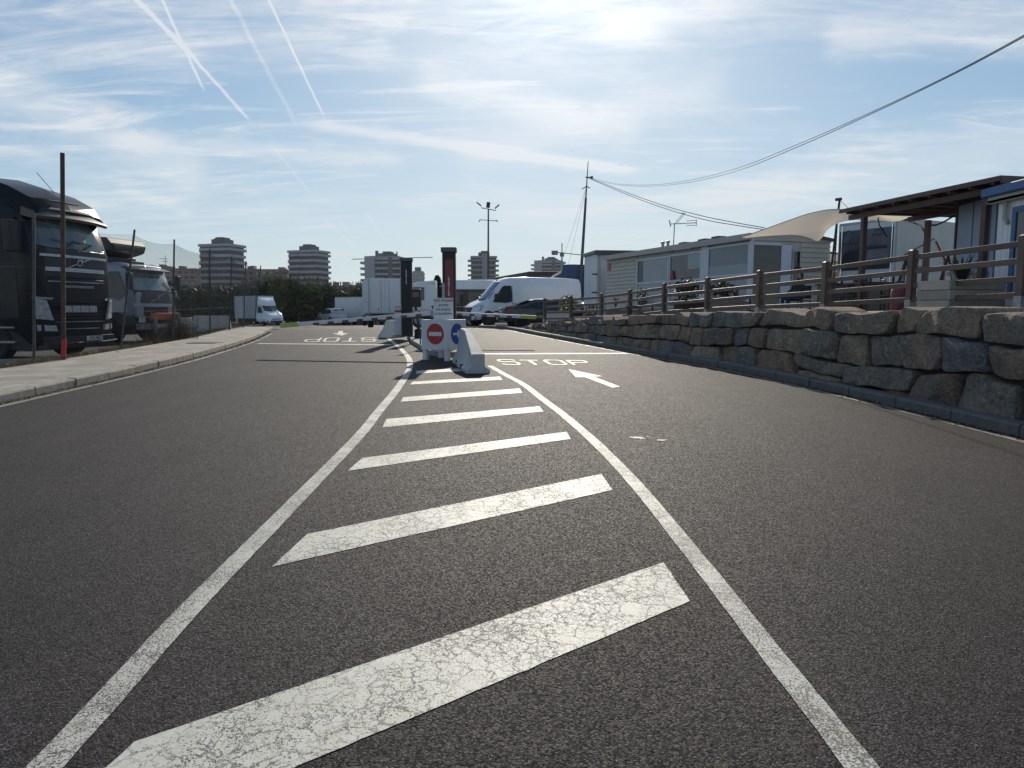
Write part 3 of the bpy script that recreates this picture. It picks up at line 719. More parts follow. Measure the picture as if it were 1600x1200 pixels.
# ------------------------------------------------------------------ chain link fence on the left
cpix = [(-75, 14.0 - 3), (52, 565), (190, 543), (272, 533), (325, 520), (358, 516)]
cl_pts = []
for px, py in [(52, 566), (190, 544), (272, 533.5), (325, 522.5), (358, 517)]:
    g = G(px, py, KH * .75); cl_pts.append(Vector((g.x, g.y, zc(g.y) + KH * .75)))
print('chain', [tuple(round(c, 2) for c in p) for p in cl_pts])

# stray flecks of dropped paint on the right lane
for k, (px, py, w_) in enumerate([(994, 684, .10), (1004, 686, .05), (1034, 688, .07), (1012, 683, .03)]):
    g = G(px, py); n_ = 9; mb = MB(); mb.poly([(g.x + w_ * math.cos(q * .698) * rw.uniform(.5, 1.1), g.y + w_ * .6 * math.sin(q * .698) * rw.uniform(.5, 1.1), zg(g.x, g.y) + .0035) for q in range(n_)]); O('paint_fleck', mb, mat_line, road)
# grit and leaves gathered in the gutters
gm = MB(); rg_ = random.Random(77)
for _ in range(4200):
    y = rg_.uniform(2, 30); side = rg_.random() < .5
    x = (lkx(y) + abs(rg_.gauss(0, .10)) + .01) if side else (rkx(y) - abs(rg_.gauss(0, .08)) - .01)
    s_ = rg_.uniform(.005, .030); a = rg_.uniform(0, 6.28); z = zg(x, y) + .004; c, d = math.cos(a) * s_, math.sin(a) * s_
    gm.add([(x - c, y - d, z), (x + d * .6, y - c * .6, z + s_ * .7), (x + c, y + d, z + s_ * .3), (x - d * .6, y + c * .6, z + s_ * .6)], [(0, 1, 2, 3)])
O('gutter_grit', gm, M('grit', (.26, .20, .13), .9, var=.5, scale=2), kind='stuff')
FP = [(-9.66, 4.9), (-9.70, 8.1), (-9.74, 11.3), (-9.79, 14.47), (-9.98, 18.0), (-10.12, 21.15), (-10.85, 25.5), (-11.42, 28.67), (-12.1, 32.0), (-12.9, 35.5)]
def fzb(x, y): return lerp(zc(y) + KH * .7, max(zg(x, y), .1), sm(lbx(y) - .2, lbx(y) - 1.2, x))
tc_ = T('chain_link_fence', 'tall sagging wire mesh fence on thin grey posts between pavement and truck yard', 'fence', (FP[3][0], FP[3][1], fzb(*FP[3])))
tl0 = Vector(tc_.location); FH = 2.95
tops = {3: (52, 338), 4: (209, 364), 5: (272, 379), 6: (327, 393), 7: (362, 404), 8: (384, 412)}
for i, (x, y) in enumerate(FP):
    z = fzb(x, y); b = Vector((x, y, z - .2)) - tl0; lx = (at(*tops[i], y).x - x) if i in tops else .45
    mb = MB(); mb.tube([b, b + Vector((lx * 1.05, 0, FH + .25))], 0.026 if i != 3 else .03, 8); O('post', mb, m_dsteel, tc_, smooth=40)
wires = MB()
for i in range(len(FP) - 1):
    a = Vector((*FP[i], fzb(*FP[i]))) - tl0; b = Vector((*FP[i + 1], fzb(*FP[i + 1]))) - tl0
    L = (b - a).length; u = (b - a) / L; rr = .0019; H0, H1 = .06, FH - .08; hh = H1 - H0; side = Vector((-u.y, u.x, 0)).normalized()
    lxa = [(at(*tops[q], FP[q][1]).x - FP[q][0]) if q in tops else .45 for q in (i, i + 1)]
    def wp_(s_, h): return a + u * s_ + Vector((lerp(lxa[0], lxa[1], s_ / L) * h / FH, 0, 0)) + Vector((0, 0, h - .10 * math.sin(math.pi * s_ / L) * (h / FH) ** 2)) + side * (.05 * math.sin(math.pi * s_ / L) * math.sin(3 * h))
    step = .075
    k = -int(hh / step) - 1
    while k * step < L:
        for dr in (1, -1):
            s0 = k * step if dr == 1 else k * step + hh
            # clip wire to the bay
            t0, t1 = 0., 1.
            sA, sB = s0, s0 + dr * hh
            if dr == 1: t0 = max(0, -sA / hh); t1 = min(1, (L - sA) / hh)
            else: t0 = max(0, (sA - L) / hh); t1 = min(1, sA / hh)
            if t1 - t0 > .02:
                N_ = 3
                pts = [wp_(sA + dr * hh * lerp(t0, t1, q / N_), H0 + hh * lerp(t0, t1, q / N_)) for q in range(N_ + 1)]
                wires.tube(pts, rr, 3, cap=False)
        k += 1
    for h in (H0, .95, 1.95, H1): wires.tube([wp_(L * q / 6, h) for q in range(7)], .0024, 3, cap=False)
O('wire_mesh', wires, M('mesh_wire', (.05, .05, .053), .7, var=.2), tc_, kind='stuff')
# tall rusty pole with a red foot
tp = T('tall_pole', 'tall rusty steel pole with a red painted foot standing in front of the black truck', 'pole', (-9.36, 14.75, fzb(-9.5, 14.75)))
ptx = at(97.5, 239, 14.75); O('shaft', MB().tube([(0, 0, -.2), (ptx.x + 9.36, 0, ptx.z - fzb(-9.5, 14.75))], .042, 12), m_rust, tp, smooth=40)
O('red_foot', MB().tube([(0.01, 0, .08), (.055, 0, .46)], .046, 12), m_red, tp, smooth=40)
O('base_ring', MB().tube([(0, 0, -.1), (0, 0, .05)], .075, 12), m_rust, tp, smooth=40)

# dry weeds along the verge
def blades(name, label_kind, n, fpos_, hmin, hmax, w, mat, lean_=.5, parent=None, segs=2):
    mb = MB()
    for _ in range(n):
        x, y, z = fpos_(); h = random.uniform(hmin, hmax); a = random.uniform(0, 6.283); l_ = random.uniform(.1, lean_) * h
        d = Vector((math.cos(a), math.sin(a), 0)); sd_ = Vector((-d.y, d.x, 0)) * w * random.uniform(.6, 1.3) / 2; p = Vector((x, y, z))
        if segs == 2:
            m1 = p + d * l_ * .35 + Vector((0, 0, h * .6)); t = p + d * l_ + Vector((0, 0, h))
            mb.add([p - sd_, p + sd_, m1 + sd_ * .8, m1 - sd_ * .8, t], [(0, 1, 2, 3), (3, 2, 4)])
        else:
            t = p + d * l_ + Vector((0, 0, h)); mb.add([p - sd_, p + sd_, t], [(0, 1, 2)])
    return O(name, mb, mat, parent, kind=label_kind)
m_dry = M('dry_grass', (.24, .17, .08), .9, var=.45, scale=3); m_weed = M('green_weed', (.075, .09, .035), .85, var=.4, scale=3)
def vpos():
    y = random.uniform(6, 34); x = lbx(y) - random.triangular(-.04, 1.3, .2); return x, y, fzb(x, y) - .01
blades('dry_grass', 'stuff', 14000, vpos, .03, .15, .012, m_dry, 1.2)
def vpos2():
    y = random.gauss(random.choice((19.8, 21.4, 22.2, 22.8, 25)), .5); x = lbx(y) - random.uniform(.1, 1.4); return x, y, fzb(x, y) - .01
blades('roadside_weed', 'stuff', 3000, vpos2, .04, .30, .016, m_weed, .9)
def vpos3():
    y = random.gauss(22.1, .35); x = -10.6 + random.gauss(0, .3); return x, y, fzb(x, y)
tt = blades('dead_shrub', None, 700, vpos3, .25, .95, .012, M('dead_stem', (.11, .075, .055), .9, var=.4, scale=3), .6); tag(tt, 'brown dead shrub growing at the mesh fence in front of the orange bumper', 'shrub')
# litter on the verge and stones
m_litter = M('litter_white', (.6, .6, .58), .7)
for k, (px, py) in enumerate([(44, 575), (160, 548), (205, 541), (183, 552)]):
    g = G(px, py, .1); mb = MB(); mb.ball((0, 0, .03), .035 + .02 * (k % 2), (1.3, .8, .5), 7, 5, .25)
    o = O('litter', mb, m_litter, loc=(g.x, g.y, fzb(g.x, g.y))); tag(o, ['white litter scrap on the verge nearest the camera', 'white litter scrap beside the second fence post', 'crumpled white litter at the far side of the verge', 'pale litter at the pavement edge between the posts'][k], 'litter')
mb = MB(); mb.bar((0, 0, .06), (2.6, 2.9, .06), .16, .14); o = O('kerb_beam', mb, m_conc, loc=(-12.9, 14.8, .36)); tag(o, 'low weathered concrete beam lying in front of the black truck', 'beam')
mb = MB(); mb.box(-.4, .4, -.3, .3, 0, .012); o = O('manhole_cover', mb, m_dsteel, loc=(-8.65, 20.0, zc(20.0) + KH + .002), bevel=.004); tag(o, 'rectangular metal manhole cover set in the left pavement', 'manhole cover')

# ------------------------------------------------------------------ vehicles
def wheel(parent, x, y, z, r, w, n=24, side=1, hub=.13):
    o = bpy.data.objects.new('wheel', None); COL.objects.link(o); o.parent = parent; o.location = (x, y, z); o.empty_display_size = .1
    s = side
    ty = MB(); ty.lathe([(r * .60, -w / 2), (r * .93, -w / 2), (r, -w * .36), (r, w * .36), (r * .93, w / 2), (r * .60, w / 2), (r * .60, -w / 2)], (0, 0, 0), 'y', n)
    O('tyre', ty, m_rub, o, smooth=35)
    rm = MB(); rm.lathe([(r * .61, s * w * .46), (r * .55, s * w * .30), (r * .30, s * w * .22), (r * .26, s * w * .40), (r * .12, s * w * .42), (0.0001, s * w * .42)], (0, 0, 0), 'y', n)
    for k in range(8):
        a = k * math.pi / 4; rm.lathe([(r * .05, s * w * .2), (r * .05, s * w * .30), (.0001, s * w * .30)], (r * .44 * math.cos(a), 0, r * .44 * math.sin(a)), 'y', 6)
    O('rim', rm, m_rim, o, smooth=40)
    return o
def fquad(x0, x1, y0, y1, z0, z1, xb=None):
    pass
def arc_panel(mb, x0, x1, yl, yr, z0, z1, bow=.12, n=8, th=.02, tilt=0.):
    """a bowed panel across the front, x0/x1 = x of bottom and top edge at the centre, yl/yr half widths bottom/top"""
    vs = []
    for j, (xx, hw, zz_) in enumerate(((x0, yl, z0), (x1, yr, z1))):
        for i in range(n + 1):
            t = -1 + 2 * i / n; vs.append((xx - bow * t * t, hw * t, zz_))
    b = [(p[0] - th, p[1], p[2]) for p in vs]; N = n + 1
    fs = [(i, i + 1, N + i + 1, N + i) for i in range(n)] + [(2 * N + i, 3 * N + i, 3 * N + i + 1, 2 * N + i + 1) for i in range(n)]
    fs += [(i, 2 * N + i, 2 * N + i + 1, i + 1) for i in range(n)] + [(N + i, N + i + 1, 3 * N + i + 1, 3 * N + i) for i in range(n)] + [(0, N, 3 * N, 2 * N), (n, 2 * N + n, 3 * N + n, N + n)]
    mb.add(vs + b, fs); return mb

# --- black heavy tractor unit, front plane at local x = 0
bk = T('black_truck', 'glossy black heavy truck cab with a light bar on its nose behind the mesh fence', 'truck', (-10.85, 17.85, .38), math.atan2(-.18, .983))
def sec(x, hw, z0, z1, r=.12, tz=None, tw=None):
    tz = tz or z1; tw = tw if tw is not None else hw
    return (x, [(0, z0), (hw - .03, z0), (hw, z0 + .06), (hw, z1 - .6), (tw + (hw - tw) * .3, z1 - r), (tw - r, z1), (0, z1 + .03)])
body = MB(); body.loft([sec(-2.35, 1.23, 1.0, 3.92, tw=1.12), sec(-1.2, 1.24, .95, 3.93, tw=1.12), sec(-.55, 1.24, .62, 3.72, tw=1.16), sec(-.30, 1.235, .42, 3.50, tw=1.14), sec(-.10, 1.20, .40, 2.75), sec(-.02, 1.08, .42, 2.70)])
O('cab', body, m_black, bk, smooth=40, bevel=.03)
m_strip = M('strip_silver', (.62, .65, .68), .4, var=.2, scale=9); m_bpan = M('black_panel', (.018, .019, .022), .38, var=.15, coat=.1, spec=.3)
f = MB(); arc_panel(f, .015, -.20, 1.12, 1.06, 2.72, 3.42, .13, 10); O('windscreen', f, m_glassl, bk, smooth=50)
f = MB(); arc_panel(f, .06, .04, 1.10, 1.11, 2.02, 2.70, .10, 10); O('hood', f, M('hood_grey_black', (.026, .032, .037), .42, var=.1, coat=.08, spec=.3), bk, smooth=50, bevel=.01)
f = MB(); arc_panel(f, .085, .085, 1.05, 1.05, 2.50, 2.56, .10, 10, .03); O('light_strip', f, m_strip, bk)
f = MB(); arc_panel(f, .10, .10, .92, .92, 2.16, 2.25, .085, 10, .04)
O('light_strip', f, m_strip, bk)
# emblem: ring and diagonal bar
f = MB(); n = 20
for k in range(n):
    a0, a1 = 2 * math.pi * k / n, 2 * math.pi * (k + 1) / n
    f.bar((.115, .07 * math.cos(a0), 2.385 + .07 * math.sin(a0)), (.115, .07 * math.cos(a1), 2.385 + .07 * math.sin(a1)), .022, .02)
f.bar((.105, -.42, 2.24), (.105, -.07, 2.36), .02, .018); f.bar((.105, .07, 2.41), (.105, .32, 2.49), .02, .018)
f.bar((.113, .05, 2.43), (.113, .10, 2.48), .02, .02)
f.mi and None
O('emblem', f, m_chrome, bk)
f = MB(); arc_panel(f, .045, .07, 1.02, 1.06, 1.42, 1.99, .09, 10); O('grille_panel', f, m_bpan, bk, smooth=50, bevel=.01)
f = MB(); arc_panel(f, .085, .085, .9, .9, 1.90, 1.93, .07, 8, .02); f.box(.05, .08, -.45, .45, 1.77, 1.83); O('grille_trim', f, m_chrome, bk)
f = MB()
for z in (1.02, 1.10, 1.18, 1.34, 1.42): arc_panel(f, .10, .10, .86, .88, z, z + .02, .07, 8, .05)
O('grille_slat', f, m_blackm, bk)
f = MB(); arc_panel(f, .07, .05, 1.00, 1.0, .62, 1.42, .09, 10, .1); O('bumper', f, m_black, bk, smooth=50, bevel=.02)
f = MB(); arc_panel(f, .115, .115, .80, .80, .93, .955, .06, 8, .02); arc_panel(f, .115, .115, .6, .6, .76, .785, .05, 8, .02); O('bumper_trim', f, m_chrome, bk)
for k in range(4):
    f = MB(); y0 = -.62 + k * .27
    f.box(.09, .155, y0, y0 + .25, 1.17, 1.33); o = O('spotlight', f, m_light, bk, bevel=.012); O('bezel', MB().box(.07, .145, y0 - .012, y0 + .262, 1.158, 1.342), m_blackm, o)
for s in (1, -1):
    f = MB(); q0 = [(.03, .84, .98), (-.12, 1.18, 1.02), (-.12, 1.22, 1.50), (.02, 1.00, 1.46)]; q1 = [(.085, .86, .98), (-.06, 1.20, 1.02), (-.07, 1.24, 1.50), (.075, 1.02, 1.46)]
    f.hexa([(x, s * y, z) for x, y, z in q0] + [(x, s * y, z) for x, y, z in q1])
    h = O('headlight', f, m_light, bk, bevel=.012)
    O('headlight_brow', MB().bar((.075, s * .86, 1.50), (-.11, s * 1.25, 1.52), .05, .05), m_chrome, h)
    O('fog_light', MB().hexa([(x, s * y, z) for x, y, z in [(.0, .76, .72), (-.16, 1.17, .74), (-.16, 1.17, .88), (.0, .80, .86), (.075, .76, .72), (-.07, 1.19, .74), (-.07, 1.19, .88), (.075, .80, .86)]]), m_light, bk)
    # mirrors on arms
    if s < 0: mm = MB(); mm.box(-.42, -.22, s * 1.38, s * 1.62, 2.55, 3.28); mi_ = O('mirror', mm, m_black, bk, bevel=.05); O('mirror_arm', MB().bar((-.5, s * 1.2, 3.35), (-.3, s * 1.5, 3.28), .06), m_blackm, mi_); O('mirror_arm', MB().bar((-.5, s * 1.2, 2.6), (-.3, s * 1.45, 2.6), .05), m_blackm, mi_)
    O('side_window', MB().poly([(-.62, s * 1.243, 2.35), (-1.5, s * 1.248, 2.35), (-1.5, s * 1.248, 3.1), (-.75, s * 1.246, 3.12)]), M('cab_side_glass', (.008, .009, .011), .35, spec=.15), bk)
    dd = O('door', MB().box(-1.55, -.5, s * 1.235, s * 1.252, 1.05, 2.32), m_black, bk, bevel=.008); O('handle', MB().box(-1.48, -1.3, s * 1.25, s * 1.275, 2.1, 2.14), m_blackm, dd)
    O('step', MB().box(-1.45, -.65, s * 1.05, s * 1.26, .45, .5).box(-1.45, -.65, s * 1.05, s * 1.26, .8, .84), m_steel, bk)
    if False: O('roof_lamp', MB().hexa([(-.40, s * .75, 3.60), (-.22, s * .75, 3.58), (-.32, s * 1.12, 3.57), (-.5, s * 1.14, 3.58), (-.62, s * .75, 3.72), (-.5, s * .75, 3.72), (-.6, s * 1.08, 3.68), (-.7, s * 1.1, 3.68)]), m_bpan, bk)
    wheel(bk, -1.35, s * 1.08, .5, .5, .32, 28, s)
f = MB(); N_ = 10; vs = []
for i in range(N_ + 1):
    t = -1 + 2 * i / N_; xo = -.16 * t * t
    for (dx, dz) in ((.10, 3.38), (.15, 3.44), (.02, 3.58), (-.16, 3.66), (-.20, 3.46)): vs.append((dx + xo, 1.17 * t, dz - .03 * abs(t) ** 3))
f.add(vs, [(i * 5 + k, i * 5 + (k + 1) % 5, i * 5 + 5 + (k + 1) % 5, i * 5 + 5 + k) for i in range(N_) for k in range(5)] + [(0, 1, 2, 3, 4), tuple(N_ * 5 + k for k in range(5))])
O('sun_visor', f, M('visor_smoke', (.045, .04, .04), .38, var=.2, coat=.2), bk, smooth=30)
rf = MB(); rf.loft([(-2.35, [(0, 3.6), (1.16, 3.6), (1.14, 4.1), (1.02, 4.42), (0, 4.52)]), (-1.5, [(0, 3.6), (1.18, 3.6), (1.15, 4.05), (1.03, 4.36), (0, 4.45)]), (-.8, [(0, 3.5), (1.18, 3.5), (1.15, 3.88), (1.03, 4.14), (0, 4.22)]), (-.25, [(0, 3.45), (1.16, 3.45), (1.12, 3.66), (1.0, 3.86), (0, 3.94)]), (-.02, [(0, 3.45), (1.08, 3.45), (1.02, 3.52), (.9, 3.60), (0, 3.66)])])
for zz0, zz1, x0_, x1_ in ((3.62, 3.67, .02, -.03), (3.86, 3.90, -.20, -.26)):
    f = MB(); arc_panel(f, x0_ + .03, x1_ + .03, 1.02, 1.0, zz0, zz1, .17, 10, .03); O('roof_trim', f, M('trim_gloss', (.16, .155, .15), .35, metal=.3, var=.2), bk, smooth=50)
f = MB(); arc_panel(f, -.075, -.20, .95, .92, 3.70, 3.84, .17, 10, .03); O('roof_light_panel', f, m_bpan, bk, smooth=50)
O('roof_fairing', rf, m_black, bk, smooth=60, bevel=.03)
O('bull_bar', MB().tube([(.16, -1.05, .45), (.2, -.6, .42), (.2, .6, .42), (.16, 1.05, .45)], .03, 8), m_blackm, bk, smooth=50)
O('skirt', MB().box(-.2, .06, -1.1, 1.1, .30, .60).box(-2.3, -.25, -1.15, 1.15, .28, .98).box(-8.8, -2.3, -1.1, 1.1, .25, 1.0), m_blackm, bk, bevel=.02)  # lowered and lengthened: added dark mass hiding the bright yard under the truck
for y in (-.35, .25):
    w_ = MB(); w_.bar((.04, y, 2.74), (.02, y + .28, 2.86), .03).bar((.02, y + .28, 2.86), (-.03, y - .3, 2.92), .02); O('wiper', w_, m_blackm, bk)
O('leaf_sticker', MB().poly([(-.047, .52 + a, 2.78 + b) for a, b in ((-.10, 0), (.10, 0), (.10, .09), (.14, .11), (.08, .2), (.09, .28), (.02, .24), (0, .38), (-.03, .24), (-.09, .26), (-.08, .18), (-.14, .1), (-.09, .08))]), M('sticker', (.25, .55, .5), .4), bk)
O('aerial', MB().tube([(-.75, .35, 4.15), (-.8, .30, 4.22), (-.95, .0, 4.62)], .008, 5), m_blackm, bk)
O('trailer_front', MB().box(-9, -3.1, -1.25, 1.25, 1.1, 3.9), m_black, bk, bevel=.02)
O('chassis', MB().box(-8.5, -1.5, -.45, .45, .7, 1.05), m_blackm, bk)
for s in (1, -1): wheel(bk, -4.4, s * 1.05, .5, .5, .5, 24, s)
pl = MB(); pl.box(.20, .215, -.02, .50, .47, .58); p_ = O('number_plate', pl, m_signw, bk)
tx = MB(); place_text(tx, '0725 MLS', .105, (.2175, .25, .525), (0, 1, 0), (0, 0, 1), .95); O('plate_lettering', tx, m_blackm, p_)

# --- silver white rigid truck with cooling unit
st = T('silver_truck', 'silver grey truck with dark windscreen band and refrigeration unit above its cab', 'truck', (-13.75, 27.6, .38), math.atan2(-.18, .983))
m_silver = M('silver_paint', (.33, .34, .37), .35, var=.06, metal=.2, coat=.4)
body = MB(); body.loft([sec(-2.0, 1.15, 1.15, 2.98, tw=1.05), sec(-.9, 1.15, 1.15, 3.02, tw=1.05), sec(-.42, 1.15, 1.0, 2.92, tw=1.05), sec(-.16, 1.13, .95, 2.0), sec(-.02, 1.06, .95, 1.88)])
O('cab', body, m_silver, st, smooth=40, bevel=.03)
f = MB(); arc_panel(f, .02, -.34, 1.10, .98, 1.98, 2.74, .12, 10); O('windscreen', f, M('windscreen_pale', (.13, .19, .20), .08, var=.7, scale=1.7, spec=.7), st, smooth=50)  # pale base colour imitates sky reflection and light coming through the glass
f = MB(); arc_panel(f, .055, .03, 1.08, 1.1, 1.50, 1.96, .11, 10); O('hood', f, m_char, st, smooth=50)
f = MB(); arc_panel(f, .07, .06, 1.12, 1.12, 1.36, 1.48, .11, 10, .08); O('hood_trim', f, m_silver, st, smooth=50)
f = MB()
for k in range(18):
    a0, a1 = 2 * math.pi * k / 18, 2 * math.pi * (k + 1) / 18; f.bar((.08, .07 * math.cos(a0), 1.72 + .07 * math.sin(a0)), (.08, .07 * math.cos(a1), 1.72 + .07 * math.sin(a1)), .025, .02)
f.bar((.07, .45, 1.9), (.07, .07, 1.76), .02).bar((.07, -.07, 1.68), (.07, -.45, 1.53), .02); O('emblem', f, m_chrome, st)
f = MB(); arc_panel(f, .02, -.30, 1.12, 1.06, 2.74, 2.86, .12, 10, .25); O('sun_visor', f, M('visor_smoke2', (.03, .03, .035), .3, coat=.5), st, smooth=40)
O('grille', arc_panel(MB(), .03, .03, .95, .95, 1.02, 1.34, .09, 8, .08), m_blackm, st)
O('bumper', arc_panel(MB(), .20, .2, 1.15, 1.15, .50, .72, .05, 8, .2), M('bumper_grey', (.22, .22, .22), .7, var=.3, scale=6, dirt=.4), st, bevel=.02)
O('orange_plate', MB().box(.14, .20, -.62, 1.05, .86, 1.12), m_orange, st, bevel=.01)
O('plow_frame', MB().box(.1, .5, -.05, 1.9, .52, .56).bar((.3, .9, .3), (.3, .9, 1.1), .09).bar((.3, -.5, .3), (.3, -.5, 1.0), .09).box(.28, .34, .7, 1.9, .4, .68), m_steel, st)
for s in (1, -1):
    O('headlight', MB().box(.02, .12, s * .80, s * 1.06, .76, .96), m_light, st, bevel=.01)
    O('side_window', MB().poly([(-.36, s * 1.168, 1.85), (-.65, s * 1.168, 1.66), (-1.55, s * 1.168, 1.84), (-1.55, s * 1.168, 2.40), (-1.55, s * 1.15, 2.66), (-.66, s * 1.15, 2.66), (-.55, s * 1.168, 2.40)]), m_glassd, st)
    d_ = O('door', MB().poly([(-.35, s * 1.156, 1.16), (-1.6, s * 1.156, 1.16), (-1.6, s * 1.156, 1.76), (-.68, s * 1.156, 1.58), (-.35, s * 1.156, 1.78)]), m_silver, st); O('handle', MB().box(-1.5, -1.32, s * 1.155, s * 1.175, 1.6, 1.64), m_blackm, d_)
    mi_ = O('mirror', MB().box(-.12, .06, s * 1.28, s * 1.48, 2.0, 2.6), m_blackm, st, bevel=.04)
    O('mud_guard', MB().box(-1.9, -.1, s * .8, s * 1.13, .62, 1.13), m_blackm, st, bevel=.05)
    wheel(st, -1.15, s * 1.0, .48, .48, .3, 24, s)
O('cab_roof_vent', MB().box(-1.1, -.7, -.35, .35, 3.0, 3.09), m_blackm, st, bevel=.02)
O('cargo_box', MB().box(-8.2, -2.25, -1.28, 1.28, 1.1, 3.35), m_boxw, st, bevel=.02)
cu = MB(); cu.prism([(-2.3, 3.20), (-1.5, 3.36), (-1.15, 3.46), (-1.05, 3.72), (-1.25, 3.95), (-2.3, 3.98)], 'y', -.98, .98); o = O('cooling_unit', cu, M('unit_black', (.03, .03, .034), .5, var=.3, scale=4), st, bevel=.05)
O('unit_side', MB().prism([(-2.3, 3.28), (-1.7, 3.42), (-1.5, 3.94), (-2.3, 3.94)], 'y', -1.03, -.985), m_boxw, o, bevel=.01)
O('unit_grille', MB().box(-1.2, -1.04, -.8, .8, 3.52, 3.68), m_blackm, o, bevel=.01)
O('unit_bracket', MB().box(-2.2, -1.5, -.9, .9, 3.05, 3.26), m_blackm, st)
O('chassis', MB().box(-8, -.3, -.42, .42, .55, 1.08).box(-8, -1.7, -1.1, 1.1, .25, 1.0), m_blackm, st)  # lower wide box is an added dark mass blocking bright ground below
O('number_plate', MB().box(.205, .215, -.26, .26, .56, .67), m_signw, st)

# --- concrete barriers of the yard
def jersey_profile(h=.8, b=.56, t=.2): return [(-b / 2, 0), (b / 2, 0), (b / 2, .09), (t / 2 + .07, .30), (t / 2, h), (-t / 2, h), (-t / 2 - .07, .30), (-b / 2, .09)]
def jersey(label, loc, rz, L=2.0, h=.8, ends=.12, mat=None):
    t = T('concrete_barrier', label, 'concrete barrier', loc, rz, 'concrete barriers')
    p = jersey_profile(h); mb = MB(); n = len(p); vs = []
    for x, k in ((-L / 2, 0), (L / 2, 1)):
        for y, z in p: vs.append((x * (1 - ends * z / L * 2), y, z))
    mb.add(vs, [tuple(range(n)), tuple(range(n, 2 * n))[::-1]] + [(i, (i + 1) % n, n + (i + 1) % n, n + i) for i in range(n)])
    O('block', mb, mat or M('barrier_pale', (.58, .57, .54), .8, var=.12, scale=5, bump=.4, dirt=.25), t, bevel=.02); O('foot', MB().box(-L / 2 + .2, -L / 2 + .5, -.285, .285, -.06, .03).box(L / 2 - .5, L / 2 - .2, -.285, .285, -.06, .03), m_conc, t); return t
jersey('pale concrete barrier behind the fence, right of the two, nearest the white box van', (-12.9, 30.6, .42), R(12), 1.65, .95)
jersey('pale concrete barrier behind the fence next to the silver truck bumper', (-14.1, 30.2, .40), R(3), 1.2, .9)
o = O('red_marker_post', MB().tube([(0, 0, 0), (.12, 0, .95)], .03, 6), m_red, loc=(-13.3, 34.2, .5)); tag(o, 'leaning thin red and white marker post beyond the concrete barriers', 'marker post')
O('white_cap', MB().tube([(.06, 0, .5), (.123, 0, .97)], .034, 6), m_signw, o)
# --- white panel van, long and high (nose at local +x)
def hw_at(tab, z): return interp(tab, z)
def body_loft(stations):
    """stations: x, zb, zbelt, zroof, wb, wbelt, wroof"""
    secs = []
    for x, zb, zbe, zr, wb, wbe, wr in stations:
        secs.append((x, [(0, zb), (wb * .94, zb), (wb, zb + .10), (wb * 1.005, (zb + zbe) / 2), (wbe, zbe), (lerp(wbe, wr, .55), lerp(zbe, zr, .62)), (wr, zr - .12 * (zr - zbe > .3)), (wr * .86, zr - .02), (0, zr + .02)]))
    return MB().loft(secs)
sp = T('panel_van', 'long high roof white panel van parked side on behind the right barrier arm', 'van', (.62, 42.2, .72), R(204))
W1 = .98
stn = [(-3.45, .45, 1.2, 2.62, .95, .96, .80), (-3.35, .38, 1.2, 2.74, W1, W1, .84), (-2.5, .36, 1.2, 2.80, W1, 1.0, .86), (0, .36, 1.2, 2.81, W1, 1.0, .86), (1.15, .36, 1.2, 2.76, W1, 1.0, .85), (1.55, .36, 1.22, 2.62, W1, 1.0, .83), (1.95, .36, 1.28, 2.22, W1, .99, .78), (2.35, .36, 1.30, 1.79, W1, .97, .74),
       (2.62, .36, 1.26, 1.48, W1, .95, .72), (3.05, .36, 1.12, 1.32, .95, .92, .70), (3.36, .34, 1.0, 1.13, .86, .84, .62), (3.48, .34, .8, .92, .74, .74, .5)]
O('body', body_loft(stn), m_vanw, sp, smooth=45)
f = MB(); vs = []
for i in range(9):
    t = -1 + 2 * i / 8
    vs.append((2.66 - .17 * t * t, .80 * t, 1.50 - .04 * t * t)); 
for i in range(9):
    t = -1 + 2 * i / 8
    vs.append((1.76 - .13 * t * t, .70 * t, 2.47 - .05 * t * t))
vs2 = [(x + .03, y, z + .045) for x, y, z in vs]
f.add(vs2, [(i, i + 1, 10 + i, 9 + i) for i in range(8)]); O('windscreen', f, M('van_screen', (.12, .17, .22), .06, var=.3, scale=1.5, spec=.8), sp, smooth=60)
for s in (1, -1):
    o = O('side_window', MB().poly([(2.30, s * 1.0, 1.36), (1.74, s * .95, 2.18), (1.60, s * .94, 2.28), (1.14, s * .94, 2.28), (1.10, s * .985, 1.75), (1.12, s * 1.018, 1.38), (1.5, s * 1.02, 1.30)]), m_glassd, sp)
    O('a_pillar_seam', MB().bar((1.08, s * .99, 1.2), (1.08, s * .905, 2.3), .02).bar((1.08, s * .99, .5), (1.08, s * 1.0, 1.2), .02), m_char, sp)
    O('side_rail_trim', MB().box(-3.2, 2.2, s * .985, s * 1.005, .78, .86), m_char, sp)
    O('headlight', MB().hexa([(3.02, s * .97, .86), (3.46, s * .70, .80), (3.37, s * .60, .80), (2.98, s * .88, .86), (2.86, s * .985, 1.20), (3.36, s * .78, 1.12), (3.2, s * .68, 1.12), (2.85, s * .9, 1.20)]), m_light, sp)
    mm = O('mirror', MB().box(2.05, 2.25, s * 1.05, s * 1.28, 1.42, 1.82), m_blackm, sp, bevel=.04); O('mirror_arm', MB().bar((2.15, s * .95, 1.5), (2.15, s * 1.1, 1.55), .07), m_blackm, mm)
    O('tail_light', MB().box(-3.47, -3.40, s * .86, s * .965, 1.0, 1.7), m_red, sp)
    for x in (2.55, -1.85):
        O('wheel_arch', MB().lathe([(.46, 0), (.40, .012), (.02, .012)], (x, s * .985, .40), 'y', 20) if s > 0 else MB().lathe([(.46, 0), (.40, -.012), (.02, -.012)], (x, s * .985, .40), 'y', 20), m_blackm, sp)
        wheel(sp, x, s * .88, .36, .36, .24, 20, s)
